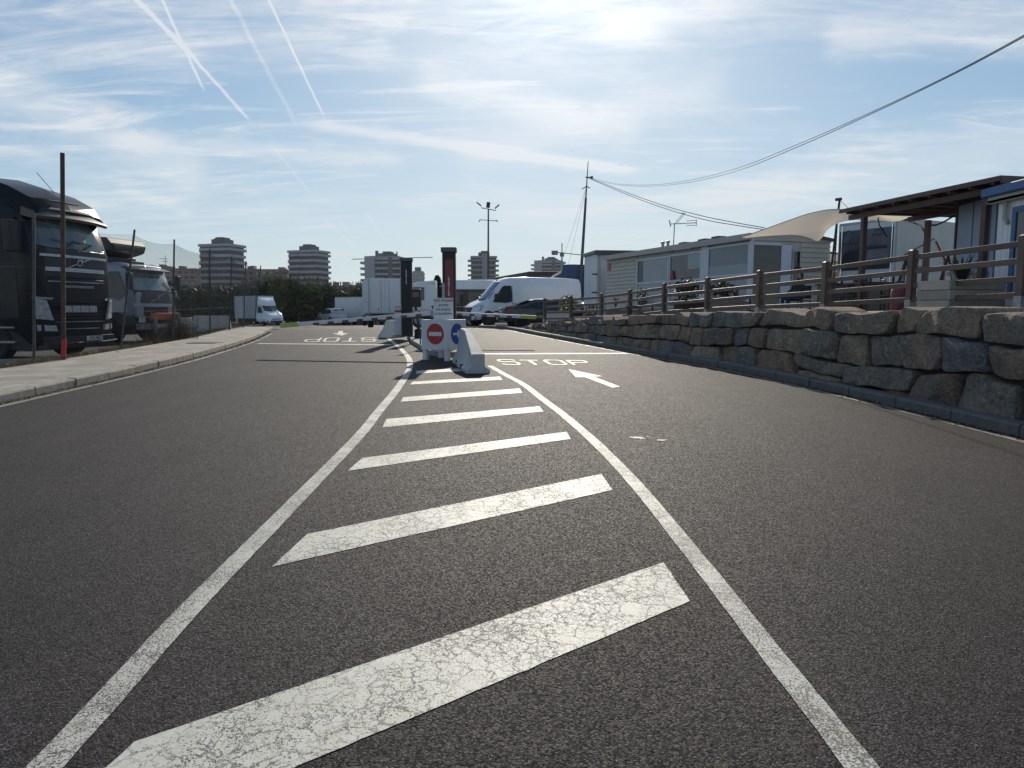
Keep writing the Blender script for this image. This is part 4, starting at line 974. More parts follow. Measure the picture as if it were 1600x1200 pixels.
O('grille', MB().hexa([(3.56, -.56, .60), (3.56, .56, .60), (3.4, .60, .60), (3.4, -.60, .60), (3.50, -.62, 1.06), (3.50, .62, 1.06), (3.3, .70, 1.06), (3.3, -.70, 1.06)]), m_blackm, sp, bevel=.02)
O('bumper', MB().hexa([(3.3, -.9, .28), (3.3, .9, .28), (3.52, .6, .30), (3.52, -.6, .30), (3.28, -.93, .56), (3.28, .93, .56), (3.54, .62, .58), (3.54, -.62, .58)]), m_char, sp, bevel=.03)
O('emblem', MB().lathe([(.09, 0), (.09, .02), (.07, .02)], (3.54, 0, .86), 'x', 16), m_chrome, sp)
O('wiper', MB().bar((2.62, .6, 1.56), (2.45, -.1, 1.72), .02).bar((2.66, -.1, 1.56), (2.5, -.7, 1.70), .02), m_blackm, sp)
O('roof_marker', MB().ball((1.66, 0, 2.62), .045), m_orange, sp)

# --- cars
def car(name, label, loc, rz, paint_, L=4.55, H=1.46, Wd=.90, hatch=False, cat='car', detail=True):
    t = T(name, label, cat, loc, rz); h = L / 2
    if hatch: st_ = [(-h, .45, .8, .98, .72, .74, .66), (-h + .1, .34, .85, 1.12, .82, .84, .70), (-h + .35, .30, .92, H - .10, .88, .88, .60), (-h + .9, .28, .93, H, Wd, Wd, .64), (-.2, .26, .93, H + .02, Wd, Wd, .66), (.35, .26, .94, H - .02, Wd, Wd, .64), (.75, .26, .95, H - .2, Wd, Wd, .62), (1.25, .28, .94, 1.06, Wd, .88, .66), (1.5, .28, .9, .98, .88, .86, .68), (h - .25, .30, .78, .84, .82, .8, .6), (h, .36, .62, .66, .66, .66, .45)]
    else: st_ = [(-h, .45, .82, .98, .72, .76, .66), (-h + .12, .34, .88, 1.06, .84, .85, .72), (-h + .6, .30, .93, 1.13, .88, .88, .70), (-h + 1.1, .28, .94, H - .13, Wd, .89, .62), (-h + 1.6, .26, .94, H - .01, Wd, Wd, .62), (-.1, .26, .94, H + .01, Wd, Wd, .64), (.35, .26, .94, H - .06, Wd, Wd, .62), (.85, .26, .93, H - .26, Wd, Wd, .62), (1.2, .28, .92, 1.0, Wd, .88, .68), (1.6, .28, .86, .93, .88, .86, .68), (h - .25, .30, .72, .80, .82, .8, .6), (h, .36, .6, .62, .66, .66, .45)]
    O('body', body_loft(st_), paint_, t, smooth=40)
    zb, zt_ = .96, H - .14
    for s in (1, -1):
        a = s * (Wd + .004); b = s * (.72)
        xr, xf = (-h + .45, .85) if hatch else (-h + .95, .75)
        def wpt(x, z): return (x, s * (lerp(Wd + .004, .70, sm(0, 1, (z - .94) / (H - .94)) ) + .012), z)
        O('side_window', MB().poly([wpt(1.1, zb), wpt(.42, zt_), wpt(-.28, zt_ + .02), wpt(-.30, zb)]), m_glassd, t)
        O('side_window', MB().poly([wpt(-.36, zb), wpt(-.34, zt_ + .02), wpt(xr + .55, zt_ - .02), wpt(xr + .05, zb + .08)]), m_glassd, t)
        O('headlight', MB().hexa([(h - .28, s * .84, .62), (h - .03, s * .55, .60), (h - .06, s * .5, .60), (h - .4, s * .82, .62), (h - .34, s * .86, .74), (h - .12, s * .56, .72), (h - .2, s * .5, .72), (h - .45, s * .82, .76)]), m_light, t)
        O('tail_light', MB().hexa([(-h + .00, s * .50, .78), (-h + .10, s * .83, .78), (-h + .38, s * .885, .84), (-h + .2, s * .5, .84), (-h + .02, s * .50, .95), (-h + .12, s * .84, .97), (-h + .42, s * .89, 1.0), (-h + .25, s * .5, .95)]), m_red, t)
        mm = O('mirror', MB().box(.72, .90, s * .95, s * 1.10, .95, 1.08), paint_, t, bevel=.03)
        if detail: O('door_seam', MB().bar((-.33, s * (Wd + .006), .35), (-.33, s * (Wd + .006), .94), .014).bar((.95, s * (Wd + .004), .4), (.95, s * (Wd + .0), .9), .014), m_blackm, t)
        for x in (h - .88, -h + .88):
            O('wheel_arch', MB().lathe([(.39, s * -.05), (.39, s * .012), (.02, s * .012)], (x, s * (Wd - .01), .33), 'y', 20), m_blackm, t)
            wheel(t, x, s * (Wd - .09), .32, .32, .22, 18, s)
    xr0, xr1, zr1 = (-h + .16, -h + .36, H - .12) if hatch else (-h + .66, -h + 1.45, H - .04)
    zr0 = 1.06 if hatch else 1.20
    O('rear_window', MB().poly([(xr0 - .02, -.64, zr0 + .03), (xr0 - .02, .64, zr0 + .03), (xr1 - .03, .55, zr1 + .03), (xr1 - .03, -.55, zr1 + .03)]), m_glassl if not hatch else m_glassd, t)
    O('windscreen', MB().poly([(1.20, -.66, 1.07), (1.20, .66, 1.07), (.48, .56, H), (.48, -.56, H)]), m_glassl, t)
    O('number_plate', MB().box(-h - .015, -h + .02, -.26, .26, .80, .91), m_signw, t)
    O('bumper', MB().hexa([(-h - .03, -.70, .38), (-h - .03, .70, .38), (-h + .15, .84, .36), (-h + .15, -.84, .36), (-h - .03, -.70, .58), (-h - .03, .70, .58), (-h + .15, .87, .60), (-h + .15, -.87, .60)]), paint_, t, bevel=.03)
    return t
m_dcar = M('dark_car_paint', (.018, .021, .024), .18, var=.15, coat=.8)
m_scar = M('silver_car_paint', (.36, .38, .41), .3, var=.05, metal=.3, coat=.6)
car('parked_car', 'dark saloon car parked in front of the white panel van', (1.75, 36.2, .70), R(13), m_dcar, 4.7, 1.47)
car('parked_car', 'black car seen through the far end of the timber fence beside the blue trailer', (4.3, 39.5, .72), R(200), M('black_car_paint', (.012, .012, .014), .2, coat=.8), 4.3, 1.42)
s4 = car('parked_car', 'silver estate car with roof rails between the two white box vans', (-20.2, 80, zg(-20, 80) + .25), R(128), m_scar, 4.5, 1.58, hatch=True)
O('roof_rail', MB().bar((-1.6, .62, 1.60), (.3, .62, 1.63), .04).bar((-1.6, -.62, 1.60), (.3, -.62, 1.63), .04), m_blackm, s4)

# --- white box vans
def box_van(label, loc, rz):
    t = T('box_van', label, 'box van', loc, rz, 'white box vans')
    st_ = [(1.0, .45, 1.2, 2.12, 1.0, .98, .82), (1.5, .40, 1.2, 2.16, 1.0, .98, .82), (1.9, .40, 1.25, 1.95, 1.0, .97, .78), (2.35, .40, 1.28, 1.52, 1.0, .95, .76), (2.75, .38, 1.15, 1.30, .97, .92, .74), (3.05, .36, .98, 1.10, .86, .84, .66), (3.18, .36, .75, .85, .78, .76, .6)]
    O('cab', body_loft(st_), m_vanw, t, smooth=45)
    vs = []
    for xx, hw, z in ((2.44, .82, 1.56), (1.80, .72, 2.12)):
        for i in range(7):
            u = -1 + i / 3; vs.append((xx - .14 * u * u, hw * u, z))
    O('windscreen', MB().add(vs, [(i, i + 1, 8 + i, 7 + i) for i in range(6)]), m_glassd, t, smooth=60)
    O('grille', MB().hexa([(3.22, -.45, .66), (3.22, .45, .66), (3.0, .7, .66), (3.0, -.7, .66), (3.14, -.62, .84), (3.14, .62, .84), (2.95, .85, .92), (2.95, -.85, .92)]), m_blackm, t, bevel=.02)
    O('bumper', MB().hexa([(2.95, -.95, .30), (2.95, .95, .30), (3.22, .6, .30), (3.22, -.6, .30), (2.95, -.96, .56), (2.95, .96, .56), (3.24, .62, .56), (3.24, -.62, .56)]), m_char, t, bevel=.03)
    O('cargo_box', MB().box(-3.2, .98, -1.1, 1.1, .75, 3.12), m_boxw, t, bevel=.02)
    O('box_rail', MB().box(-3.22, 1.0, -1.12, -1.09, .73, .80), m_steel, t); O('box_rail', MB().box(-3.22, 1.0, 1.09, 1.12, .73, .80), m_steel, t)
    O('box_frame', MB().box(.97, 1.0, -1.12, 1.12, 3.08, 3.14).box(-3.2, 1.0, -1.12, -1.09, 3.08, 3.14).box(-3.2, 1.0, 1.09, 1.12, 3.08, 3.14), m_steel, t)
    wd = MB(); wd.loft([(.98, [(0, 2.1), (.92, 2.1), (.94, 2.5), (.90, 3.02), (0, 3.05)]), (1.35, [(0, 2.1), (.90, 2.12), (.92, 2.45), (.84, 2.86), (0, 2.90)]), (1.85, [(0, 2.05), (.78, 2.08), (.80, 2.2), (.70, 2.38), (0, 2.42)])]); O('roof_deflector', wd, m_vanw, t, smooth=50)
    for s in (1, -1):
        O('side_window', MB().poly([(2.15, s * 1.0, 1.36), (1.78, s * .93, 1.98), (1.25, s * .93, 1.98), (1.22, s * 1.0, 1.36)]), m_glassd, t)
        O('headlight', MB().hexa([(2.80, s * .97, .92), (3.1, s * .78, .86), (3.0, s * .7, .86), (2.7, s * .9, .92), (2.68, s * .98, 1.16), (2.98, s * .82, 1.0), (2.9, s * .7, 1.0), (2.6, s * .9, 1.16)]), m_light, t)
        mm = O('mirror', MB().box(1.95, 2.12, s * 1.15, s * 1.35, 1.35, 1.85), m_blackm, t, bevel=.03)
        wheel(t, 2.2, s * .86, .36, .36, .24, 18, s); wheel(t, -2.1, s * .86, .36, .36, .3, 18, s)
    O('chassis', MB().box(-3.1, 1.0, -.4, .4, .45, .76), m_blackm, t)
    O('side_door', MB().box(-.6, .1, -1.115, -1.10, .85, 2.4), m_boxw, t, bevel=.008)
    return t
V3 = box_van('white box van parked alone in front of the reeds with its nose towards the road', (-26.9, 76, zg(-26, 76)), R(-40)); V3['group'] = 'white box vans'
v5 = copy_tree(V3); v5.location = (-17.4, 82.5, zg(-17, 82)); v5.rotation_euler = (0, 0, R(-33)); v5['label'] = 'white box van half hidden behind the tall white box lorry'
# --- tall white box lorry seen from behind
t6 = T('box_lorry', 'tall white box lorry seen from behind next to the left black totem', 'lorry', (-9.7, 54.5, zg(-9.7, 54.5)), math.atan2(.96, -.28))
O('cargo_box', MB().box(-.1, 6.2, -1.22, 1.22, 1.1, 3.75), m_boxw, t6, bevel=.02)
for s in (1, -1):
    O('rear_door', MB().box(-.135, -.10, min(s * .02, s * 1.16), max(s * .02, s * 1.16), 1.18, 3.66), m_boxw, t6, bevel=.008)
    O('corner_post', MB().box(-.14, -.02, min(s * 1.17, s * 1.245), max(s * 1.17, s * 1.245), 1.08, 3.77), m_steel, t6)
    O('locking_bar', MB().tube([(-.15, s * .3, 1.2), (-.15, s * .3, 3.6)], .015, 6), m_steel, t6)
    o = O('tail_light', MB().box(-.16, -.10, s * .75, s * 1.1, .78, .9), m_red, t6)
    wheel(t6, 1.3, s * 1.0, .46, .46, .4, 18, s)
for y in (-1.0, -.8, -.3, .5): O('door_hinge', MB().box(-.155, -.13, y - .03, y + .03, 1.35, 1.5), m_blackm, t6)
O('under_run_bar', MB().box(-.12, -.02, -1.15, 1.15, .5, .62), m_dsteel, t6); O('chassis', MB().box(0, 8.5, -.42, .42, .65, 1.1), m_blackm, t6)
O('cab', MB().loft([(6.4, [(0, .9), (1.1, .9), (1.1, 2.5), (1.0, 2.8), (0, 2.85)]), (8.2, [(0, .9), (1.1, .9), (1.1, 2.0), (1.0, 2.7), (0, 2.75)])]), m_white, t6, bevel=.03)
for s in (1, -1): wheel(t6, 7.4, s * 1.0, .46, .46, .3, 18, s)
# --- white tractor unit facing left
t7 = T('white_truck', 'white truck cab facing left between the two black totems', 'truck', (-6.62, 46.0, zg(-6.6, 46)), R(183))
st_ = [(-1.75, .95, 1.6, 2.85, 1.16, 1.16, 1.08), (-.5, .95, 1.6, 2.88, 1.16, 1.16, 1.08), (-.25, .95, 1.6, 2.80, 1.16, 1.16, 1.06), (.12, .95, 1.6, 1.75, 1.14, 1.14, 1.12), (.2, .95, 1.3, 1.5, 1.10, 1.1, 1.0)]
O('cab', body_loft(st_), m_white, t7, smooth=40)
O('roof_spoiler', MB().loft([(-1.75, [(0, 2.8), (1.05, 2.8), (1.0, 3.0), (0, 3.02)]), (-.6, [(0, 2.8), (1.0, 2.8), (.95, 2.9), (0, 2.92)])]), m_white, t7, bevel=.02)
O('windscreen', MB().poly([(.16, -1.02, 1.78), (.16, 1.02, 1.78), (-.20, .98, 2.72), (-.20, -.98, 2.72)]), m_glassl, t7)
for s in (1, -1):
    O('side_window', MB().poly([(-.05, s * 1.175, 1.75), (-.34, s * 1.14, 2.56), (-1.05, s * 1.14, 2.56), (-1.05, s * 1.175, 1.75)]), m_glassd, t7)
    O('mirror', MB().box(-.1, .1, s * 1.25, s * 1.5, 1.75, 2.45), m_blackm, t7, bevel=.04)
    O('mud_guard', MB().box(-1.6, .1, s * .8, s * 1.15, .6, .96), m_blackm, t7, bevel=.05)
    wheel(t7, -.7, s * 1.0, .5, .5, .3, 20, s); wheel(t7, -4.0, s * .95, .5, .5, .5, 20, s)
O('chassis', MB().box(-5, .15, -.45, .45, .55, .96).box(-1.8, .15, -1.1, 1.1, .5, .95), m_blackm, t7); O('grille', MB().box(.2, .24, -.9, .9, .75, 1.4), m_blackm, t7)
O('rear_deck', MB().box(-5.2, -1.9, -1.15, 1.15, .95, 1.35), m_blackm, t7, bevel=.02)
O('bumper', MB().box(.1, .35, -1.14, 1.14, .4, .75), m_char, t7, bevel=.04)
# --- motor coach behind the right totem
t8 = T('coach', 'white roofed coach with brown tinted side windows behind the panel van', 'coach', (-.4, 50.6, .7), R(2))
O('body', MB().loft([(-4.4, [(0, .35), (1.15, .35), (1.2, 1.0), (1.2, 2.3), (1.15, 2.85), (.95, 3.0), (0, 3.03)]), (4.4, [(0, .35), (1.15, .35), (1.2, 1.0), (1.2, 2.3), (1.15, 2.85), (.95, 3.0), (0, 3.03)])]), m_white, t8, smooth=30, bevel=.05)
m_brown = M('brown_band', (.075, .045, .035), .5, var=.3, scale=3)
for s in (1, -1):
    O('side_band', MB().box(-4.3, 4.3, s * 1.195, s * 1.215, .7, 2.35), m_brown, t8)
    for k in range(6): fr = O('window', MB().box(-4.1 + k * 1.4, -2.95 + k * 1.4, s * 1.21, s * 1.23, 1.35, 2.2), m_dsteel, t8); O('pane', MB().box(-4.04 + k * 1.4, -3.01 + k * 1.4, s * 1.225, s * 1.238, 1.41, 2.14), m_glassd, fr)
    for x in (-2.8, 2.6): wheel(t8, x, s * 1.0, .45, .45, .3, 18, s)
# --- blue curtain trailer and maroon trailer behind the van
m_tarp = M('blue_tarp', (.025, .060, .14), .5, var=.25, scale=2.5, bump=.3)
t9 = T('blue_trailer', 'dark blue tarpaulin sided trailer standing behind the panel van', 'trailer', (4.25, 46, .74), R(-9))
cu = MB(); nseg = 24; vs = []
for i in range(nseg + 1):
    x = -.9 + 8.4 * i / nseg; j = .03 * math.sin(i * 2.1)
    vs += [(x, -1.25 + j, 1.0), (x, -1.27 + j, 2.3), (x, -1.24, 3.70 + .02 * math.sin(i)), (x, 1.24, 3.70), (x, 1.25, 1.0)]
cu.add(vs, [(5 * i + k, 5 * i + (k + 1) % 5, 5 * i + 5 + (k + 1) % 5, 5 * i + 5 + k) for i in range(nseg) for k in range(5)] + [(0, 1, 2, 3, 4), tuple(5 * nseg + k for k in range(5))])
O('tarpaulin', cu, m_tarp, t9, smooth=40)
for k in range(6): O('strap', MB().box(-.7 + k * 1.35, -.64 + k * 1.35, -1.31, -1.29, .9, 3.6), m_blue, t9)
O('front_wall', MB().box(-.98, -.9, -1.25, 1.25, 1.0, 3.2), m_dsteel, t9); O('chassis', MB().box(-1, 7.4, -.5, .5, .6, 1.0), m_blackm, t9)
lb = MB(); lb.prism([(-1.9, 2.6), (-.9, 3.4), (-.9, 2.2), (-1.5, 2.1)], 'y', -1.0, 1.0); O('wind_deflector', lb, m_char, t9, bevel=.03)
O('deflector_side', MB().tube([(-1.95, -1.05, 2.55), (-1.5, -1.05, 3.0), (-1.0, -1.05, 3.25)], .07, 8), m_white, t9)
for s in (1, -1):
    for x in (4.6, 5.9): wheel(t9, x, s * 1.0, .48, .48, .35, 18, s)
t10 = T('maroon_trailer', 'low maroon topped trailer with sloping grey front showing above the panel van roof', 'trailer', (1.5, 52.5, .72), R(-4))
O('body', MB().box(-.2, 8, -1.2, 1.2, .9, 3.42), m_dsteel, t10, bevel=.03); O('roof_cover', MB().box(-.25, 8, -1.24, 1.24, 3.42, 3.66), M('maroon_tarp', (.10, .030, .030), .6, var=.25), t10, bevel=.03)
O('nose', MB().prism([(-3.6, 2.9), (-3.2, 3.15), (-.2, 3.66), (-.2, 2.4), (-3.5, 2.4)], 'y', -1.15, 1.15), m_dsteel, t10, bevel=.05)
O('chassis', MB().box(-3.5, 8, -.9, .9, .55, 2.4), m_blackm, t10)
for s in (1, -1):
    for x in (-2.3, 3.6, 4.9): wheel(t10, x, s * 1.0, .48, .48, .35, 18, s)

# ------------------------------------------------------------------ toll island
def gz(x, y): return zg(x, y)
isl = [(-2.05, 17.4), (-1.75, 16.9), (-1.2, 16.85), (-.95, 17.3), (-1.15, 20.5), (-1.7, 24.5), (-2.6, 28.5), (-3.6, 28.5), (-3.75, 25.5), (-3.1, 21.8), (-2.5, 19.3)]
mb = MB(); n = len(isl); vs = [(x, y, gz(x, y) - .05) for x, y in isl] + [(x, y, gz(x, y) + .12) for x, y in isl]
mb.add(vs, [(i, (i + 1) % n, n + (i + 1) % n, n + i) for i in range(n)] + [tuple(range(n, 2 * n))]); O('traffic_island', mb, M('island_concrete', (.29, .28, .255), .88, var=.15, scale=3, bump=.4, dirt=.3), kind='structure', bevel=.02)
def iz(x, y): return gz(x, y) + .12
def totem(label, px, Y, top_px, wpx, red, rz):
    x = (px - 800) / F * Y; z0 = iz(x, Y); zt_ = at(px, top_px, Y).z; h = zt_ - z0; w = wpx / F * Y
    t = T('totem_sign', label, 'totem sign', (x, Y, z0), rz)
    O('column', MB().box(-w / 2, w / 2, -.13, .13, 0, h - .12), M('totem_black', (.010, .011, .016), .55, var=.15, scale=3, dirt=.15), t, bevel=.01)
    O('cap', MB().box(-w / 2 - .03, w / 2 + .03, -.17, .15, h - .12, h), m_char, t, bevel=.01)
    O('base_plate', MB().box(-w / 2 - .06, w / 2 + .06, -.19, .19, 0, .03), m_dsteel, t)
    if red:
        O('red_panel', MB().box(-w * .28, w * .36, -.145, -.13, h - 1.5, h - .30), M('panel_red', (.20, .035, .035), .5, var=.12, scale=5), t)
    tx = MB(); zc_ = h - .95 if red else h - .62; rnd = random.Random(3); q = zc_ - .24
    # small vertical lettering, unreadable at this distance: a run of short strokes
    while q < zc_ + .24:
        hh = rnd.choice((.016, .022, .03)); tx.box(-.018, .018 if rnd.random() > .35 else .002, -.150, -.1455, q, q + hh); q += hh + .012
    O('lettering', tx, m_signw, t); 
    return t
totem('tall black totem sign with a red panel standing behind the no entry board', 703, 17.9, 387, 20, True, 0)
totem('plain black totem sign beside the grey cabinet on the left of the island', 637, 23.6, 403, 17, False, R(4))

# no entry / keep right box
nb = T('direction_board', 'white box shaped board on legs with red no entry disc and blue arrow disc', 'road sign', (0, 0, 0), 0)
Cn = Vector((-1.425, 15.75, 0)); ua = Vector((-.61, .35, 0)) / .703; ub = Vector((.35, .61, 0)) / .703
zb_ = zc(15.75) ; nb.location = Cn + Vector((0, 0, zb_)); nb.rotation_euler = (0, 0, math.atan2(ub.y, ub.x))
# local x along ub, local y along ua ; faces: A on x=0 (normal -x), B on y=0 (normal -y)
w_ = .72; z0_, z1_ = .24, .92
for nm, b in (('panel', (-.012, .012, 0, w_)), ('panel', (0.013, w_, -.012, .012)), ('panel', (w_ - .012, w_ + .012, .013, w_)), ('panel', (.013, w_ - .013, w_ - .012, w_ + .012))):
    O(nm, MB().box(b[0], b[1], b[2], b[3], z0_, z1_), m_signw, nb, bevel=.004, seg=1)
for x, y in ((0, 0), (w_, 0), (0, w_), (w_, w_)): O('leg', MB().box(x - .11 if x else .014, x + .11 if not x else x - .014, y - .11 if y else .014, y + .11 if not y else y - .014, 0, z0_ + .3), m_signw, nb)
def disc(cx_, cz_, r, face, mat, th, nm, par, n=28):
    if face == 'A': mb = MB().lathe([(r, 0), (r, -.004), (.001, -.004)], (-.013 - th, cx_, cz_), 'x', n)
    else: mb = MB().lathe([(r, 0), (r, -.004), (.001, -.004)], (cx_, -.013 - th, cz_), 'y', n)
    return O(nm, mb, mat, par)
d1 = disc(.33, .60, .235, 'A', m_red, 0, 'no_entry_disc', nb); O('white_bar', MB().box(-.022, -.0175, .33 - .175, .33 + .175, .555, .645), m_signw, d1)
d2 = disc(.34, .60, .235, 'B', m_blue, 0, 'keep_right_disc', nb)
O('white_arrow', MB().prism([(.18, .575), (.36, .575), (.36, .50), (.51, .60), (.36, .70), (.36, .625), (.18, .625)], 'y', -.022, -.0175), m_signw, d2)
# text sign
ts = T('text_sign', 'white board reading NO PASAR ANTES DE BAJAR LA BARRERA above the no entry box', 'sign', (at(693, 500, 16.8).x, 16.8, zc(16.8)), 0)
z1 = at(693, 465.5, 16.8).z - zc(16.8); z0 = z1 - .52; hw = .232
O('board', MB().box(-hw, hw, -.01, .01, z0, z1), m_signw, ts, bevel=.003, seg=1)
O('post', MB().box(-.03, .03, .012, .06, 0, z1 + .35), m_steel, ts)
tl = MB()
m_ink = M('black_ink', (.03, .03, .035), .6)
tr_ = MB(); place_text(tr_, 'NO PASAR', .088, (0, -.012, z1 - .065), (1, 0, 0), (0, 0, 1), 1.08); O('red_lettering', tr_, M('dark_red_ink', (.16, .02, .025), .6), ts)
for k, s_ in enumerate(('ANTES', 'DE BAJAR', 'LA BARRERA')): place_text(tl, s_, .075 if k < 2 else .070, (0, -.012, z1 - .175 - k * .098), (1, 0, 0), (0, 0, 1), 1.08)
O('black_lettering', tl, m_ink, ts)
# barrier machines and arms
m_band = M('band_red', (.13, .04, .05), .6, var=.3, scale=12)
def arm(label, hx, Y, zh, tx_, zt_, tipc=.45):
    t = T('boom_gate', label, 'barrier arm', (hx, Y, zh), 0)
    d = Vector((tx_ - hx, 0, zt_ - zh)); L = d.length; u = d / L
    n = int((L - tipc - .35) / .36)
    O('boom', MB().bar((0, 0, 0), u * (L - tipc), .07, .10), m_signw, t, bevel=.012)
    O('tip', MB().bar(u * (L - tipc), u * L, .075, .108), m_yel, t, bevel=.012)
    for k in range(n):
        a = .35 + k * .36; O('red_band', MB().bar(u * a + Vector((0, 0, -.02)), u * (a + .15) + Vector((0, 0, -.02)), .076, .052), m_band, t)
    O('end_clamp', MB().box(-.12, .12, -.08, .08, -.10, .08), m_steel, t, bevel=.02)
    return t
arm('lowered left barrier arm with red bands and a fluorescent tip across the left lane', -1.86, 17.45, at(688, 489, 17.45).z, at(438, 509, 17.45).x, at(438, 509, 17.45).z)
arm('lowered right barrier arm with a yellow green tip across the right lane', -2.3, 20.6, at(690, 488, 20.6).z, at(838, 496, 20.6).x, at(838, 496, 20.6).z)
def machine(label, x, Y, w, d, h, mat, rz=0):
    t = T('barrier_cabinet', label, 'barrier cabinet', (x, Y, iz(x, Y)), rz)
    O('housing', MB().box(-w / 2, w / 2, -d / 2, d / 2, .04, h), mat, t, bevel=.02); O('lid', MB().box(-w / 2 - .02, w / 2 + .02, -d / 2 - .02, d / 2 + .02, h, h + .05), mat, t, bevel=.015)
    O('plinth', MB().box(-w / 2 - .04, w / 2 + .04, -d / 2 - .04, d / 2 + .04, -.02, .04), m_conc, t); O('door_panel', MB().box(-w / 2 + .03, w / 2 - .03, -d / 2 - .012, -d / 2, .15, h - .1), mat, t, bevel=.005); return t
machine('dark barrier machine right behind the no entry box, under the red totem', -1.78, 17.85, .34, .34, .95, m_char)
machine('dark barrier machine of the right arm behind the text sign', -2.15, 20.85, .34, .34, 1.0, m_char, 0)
gc = machine('pale grey cabinet with a red stripe left of the plain totem', at(623.5, 500, 23.9).x, 23.9, .26, .3, .98, m_boxw)
O('red_stripe', MB().box(-.12, .12, -.166, -.155, .80, .86), m_red, gc)
tk = T('ticket_machine', 'black ticket machine box on a bent pole beside the plain totem', 'ticket machine', (at(651, 500, 22.6).x, 22.6, iz(-3, 22.6)))
O('box', MB().box(-.15, .15, -.12, .12, .98, 1.55), m_blackm, tk, bevel=.03); O('pole', MB().tube([(.05, 0, 0), (.05, 0, .5), (-.03, 0, .98)], .04, 8), m_blackm, tk, smooth=50); O('screen', MB().box(-.1, .1, -.126, -.12, 1.3, 1.45), m_glassd, tk)
O('foot', MB().lathe([(.13, 0), (.13, .25), (.08, .30)], (.05, 0, 0), 'z', 14), m_rub, tk, smooth=50)
ys_ = T('yield_sign', 'tiny triangular red and white sign hanging at the left barrier hinge', 'sign', (at(651, 503, 19.4).x, 19.4, iz(-2.6, 19.4)))
O('triangle', MB().prism([(-.10, .93), (.10, .93), (0, .74)], 'y', -.01, .01), m_red, ys_); O('white_face', MB().prism([(-.065, .91), (.065, .91), (0, .785)], 'y', -.014, -.0105), m_signw, ys_); O('post', MB().tube([(.09, .02, 0), (.09, .02, .4), (0, .02, .9)], .018, 6), m_dsteel, ys_)
# concrete barrier with its ramped end
jb = T('concrete_barrier', 'white concrete barrier with a ramped end standing on the hatched area by the blue arrow', 'concrete barrier', (0, 0, 0), 0, 'concrete barriers')
x0, y0 = -.635, 13.25; jb.location = (x0, y0, zc(y0)); jb.rotation_euler = (math.atan(.024), 0, math.atan2(.30, 1.95) * 1)
jb.rotation_euler = (.022, 0, .19)
def jsec(y, h, b, t): k = min(h * .38, .30); return [(-b / 2, y, 0), (b / 2, y, 0), (b / 2, y, .07), (t / 2 + .06 * (h > .5), y, k), (t / 2, y, h), (-t / 2, y, h), (-t / 2 - .06 * (h > .5), y, k), (-b / 2, y, .07)]
mb = MB(); ss = [jsec(0, .37, .46, .26), jsec(.10, .38, .46, .25), jsec(1.55, .73, .48, .12), jsec(2.35, .75, .48, .12)]; vs = [q for s_ in ss for q in s_]
mb.add(vs, [tuple(range(8)), tuple(range(24, 32))[::-1]] + [(8 * a_ + i, 8 * a_ + (i + 1) % 8, 8 * a_ + 8 + (i + 1) % 8, 8 * a_ + 8 + i) for a_ in range(3) for i in range(8)])
O('block', mb, M('barrier_white', (.50, .50, .49), .8, var=.12, scale=9, bump=.6, bscale=90, dirt=.3), jb, bevel=.015)
for y in (.7, 1.5): O('drain_notch', MB().prism([(y, .0), (y + .16, .0), (y + .12, .11), (y + .04, .11)], 'x', -.245, -.10), m_blackm, jb)
jersey('white concrete barrier end standing left of the pale grey cabinet', (at(611, 520, 25.2).x, 25.3, zg(-4, 25.3) + .0), R(70), 1.0, .62, .5)
# ------------------------------------------------------------------ terrace: mobile home
m_siding = M('cream_siding', (.52, .485, .415), .6, var=.06, scale=2, dirt=.2)
m_trim = M('cream_trim', (.44, .42, .38), .5, var=.06, scale=3, dirt=.15)
m_upvc = M('white_frame', (.56, .60, .66), .4, var=.04)
m_blind = M('window_blind', (.105, .14, .17), .10, var=.12, scale=1.2, spec=.6)
m_blindl = M('pale_blind', (.20, .25, .30), .12, var=.08, scale=1.2, spec=.6)
mh = T('mobile_home', 'cream sided mobile home with large white framed windows behind the timber fence', 'mobile home', (8.0, 24, zt(24)), math.atan2(.943, -.335))
zf, ze = .30, 4.08 - zt(24)      # floor, eaves above terrace
Lh, Wh = 10.6, 3.3
O('wall', MB().box(.04, Lh - .04, -Wh + .04, -.04, zf, ze), m_siding, mh)
sd_ = MB(); z = zf
while z < ze - .12:
    # each board leans out at its foot
    for (x0, x1) in ((7.62, Lh), (2.42, 2.78)):
        sd_.hexa([(x0, -.04, z), (x1, -.04, z), (x1, .012, z), (x0, .012, z), (x0, -.04, z + .16), (x1, -.04, z + .16), (x1, -.022, z + .16), (x0, -.022, z + .16)])
    for (y0, y1) in ((-Wh, -2.02), (-1.2, -.0)):
        sd_.hexa([(.04, y0, z), (.04, y1, z), (-.012, y1, z), (-.012, y0, z), (.04, y0, z + .16), (.04, y1, z + .16), (.022, y1, z + .16), (.022, y0, z + .16)])
    sd_.hexa([(.04, -1.66, z), (.04, -1.6, z), (-.012, -1.6, z), (-.012, -1.66, z), (.04, -1.66, z + .16), (.04, -1.6, z + .16), (.022, -1.6, z + .16), (.022, -1.66, z + .16)])
    z += .165
O('siding', sd_, m_siding, mh, kind='stuff')
O('skirt', MB().box(.02, Lh - .02, -Wh + .02, -.02, -.05, zf), M('skirt_boards', (.20, .15, .13), .8, var=.2), mh)
rfm = MB(); rfm.prism([(-Wh - .12, ze - .10), (-Wh - .12, ze - .02), (-Wh * .5, ze + .24), (.16, ze + .06), (.16, ze - .02), (-Wh * .5, ze + .14)], 'x', -.15, Lh + .1); O('roof', rfm, M('roof_felt', (.10, .10, .10), .8, var=.2), mh, bevel=.01)
O('eaves_board', MB().box(-.15, Lh + .1, .16, .19, ze - .14, ze + .07), m_trim, mh)
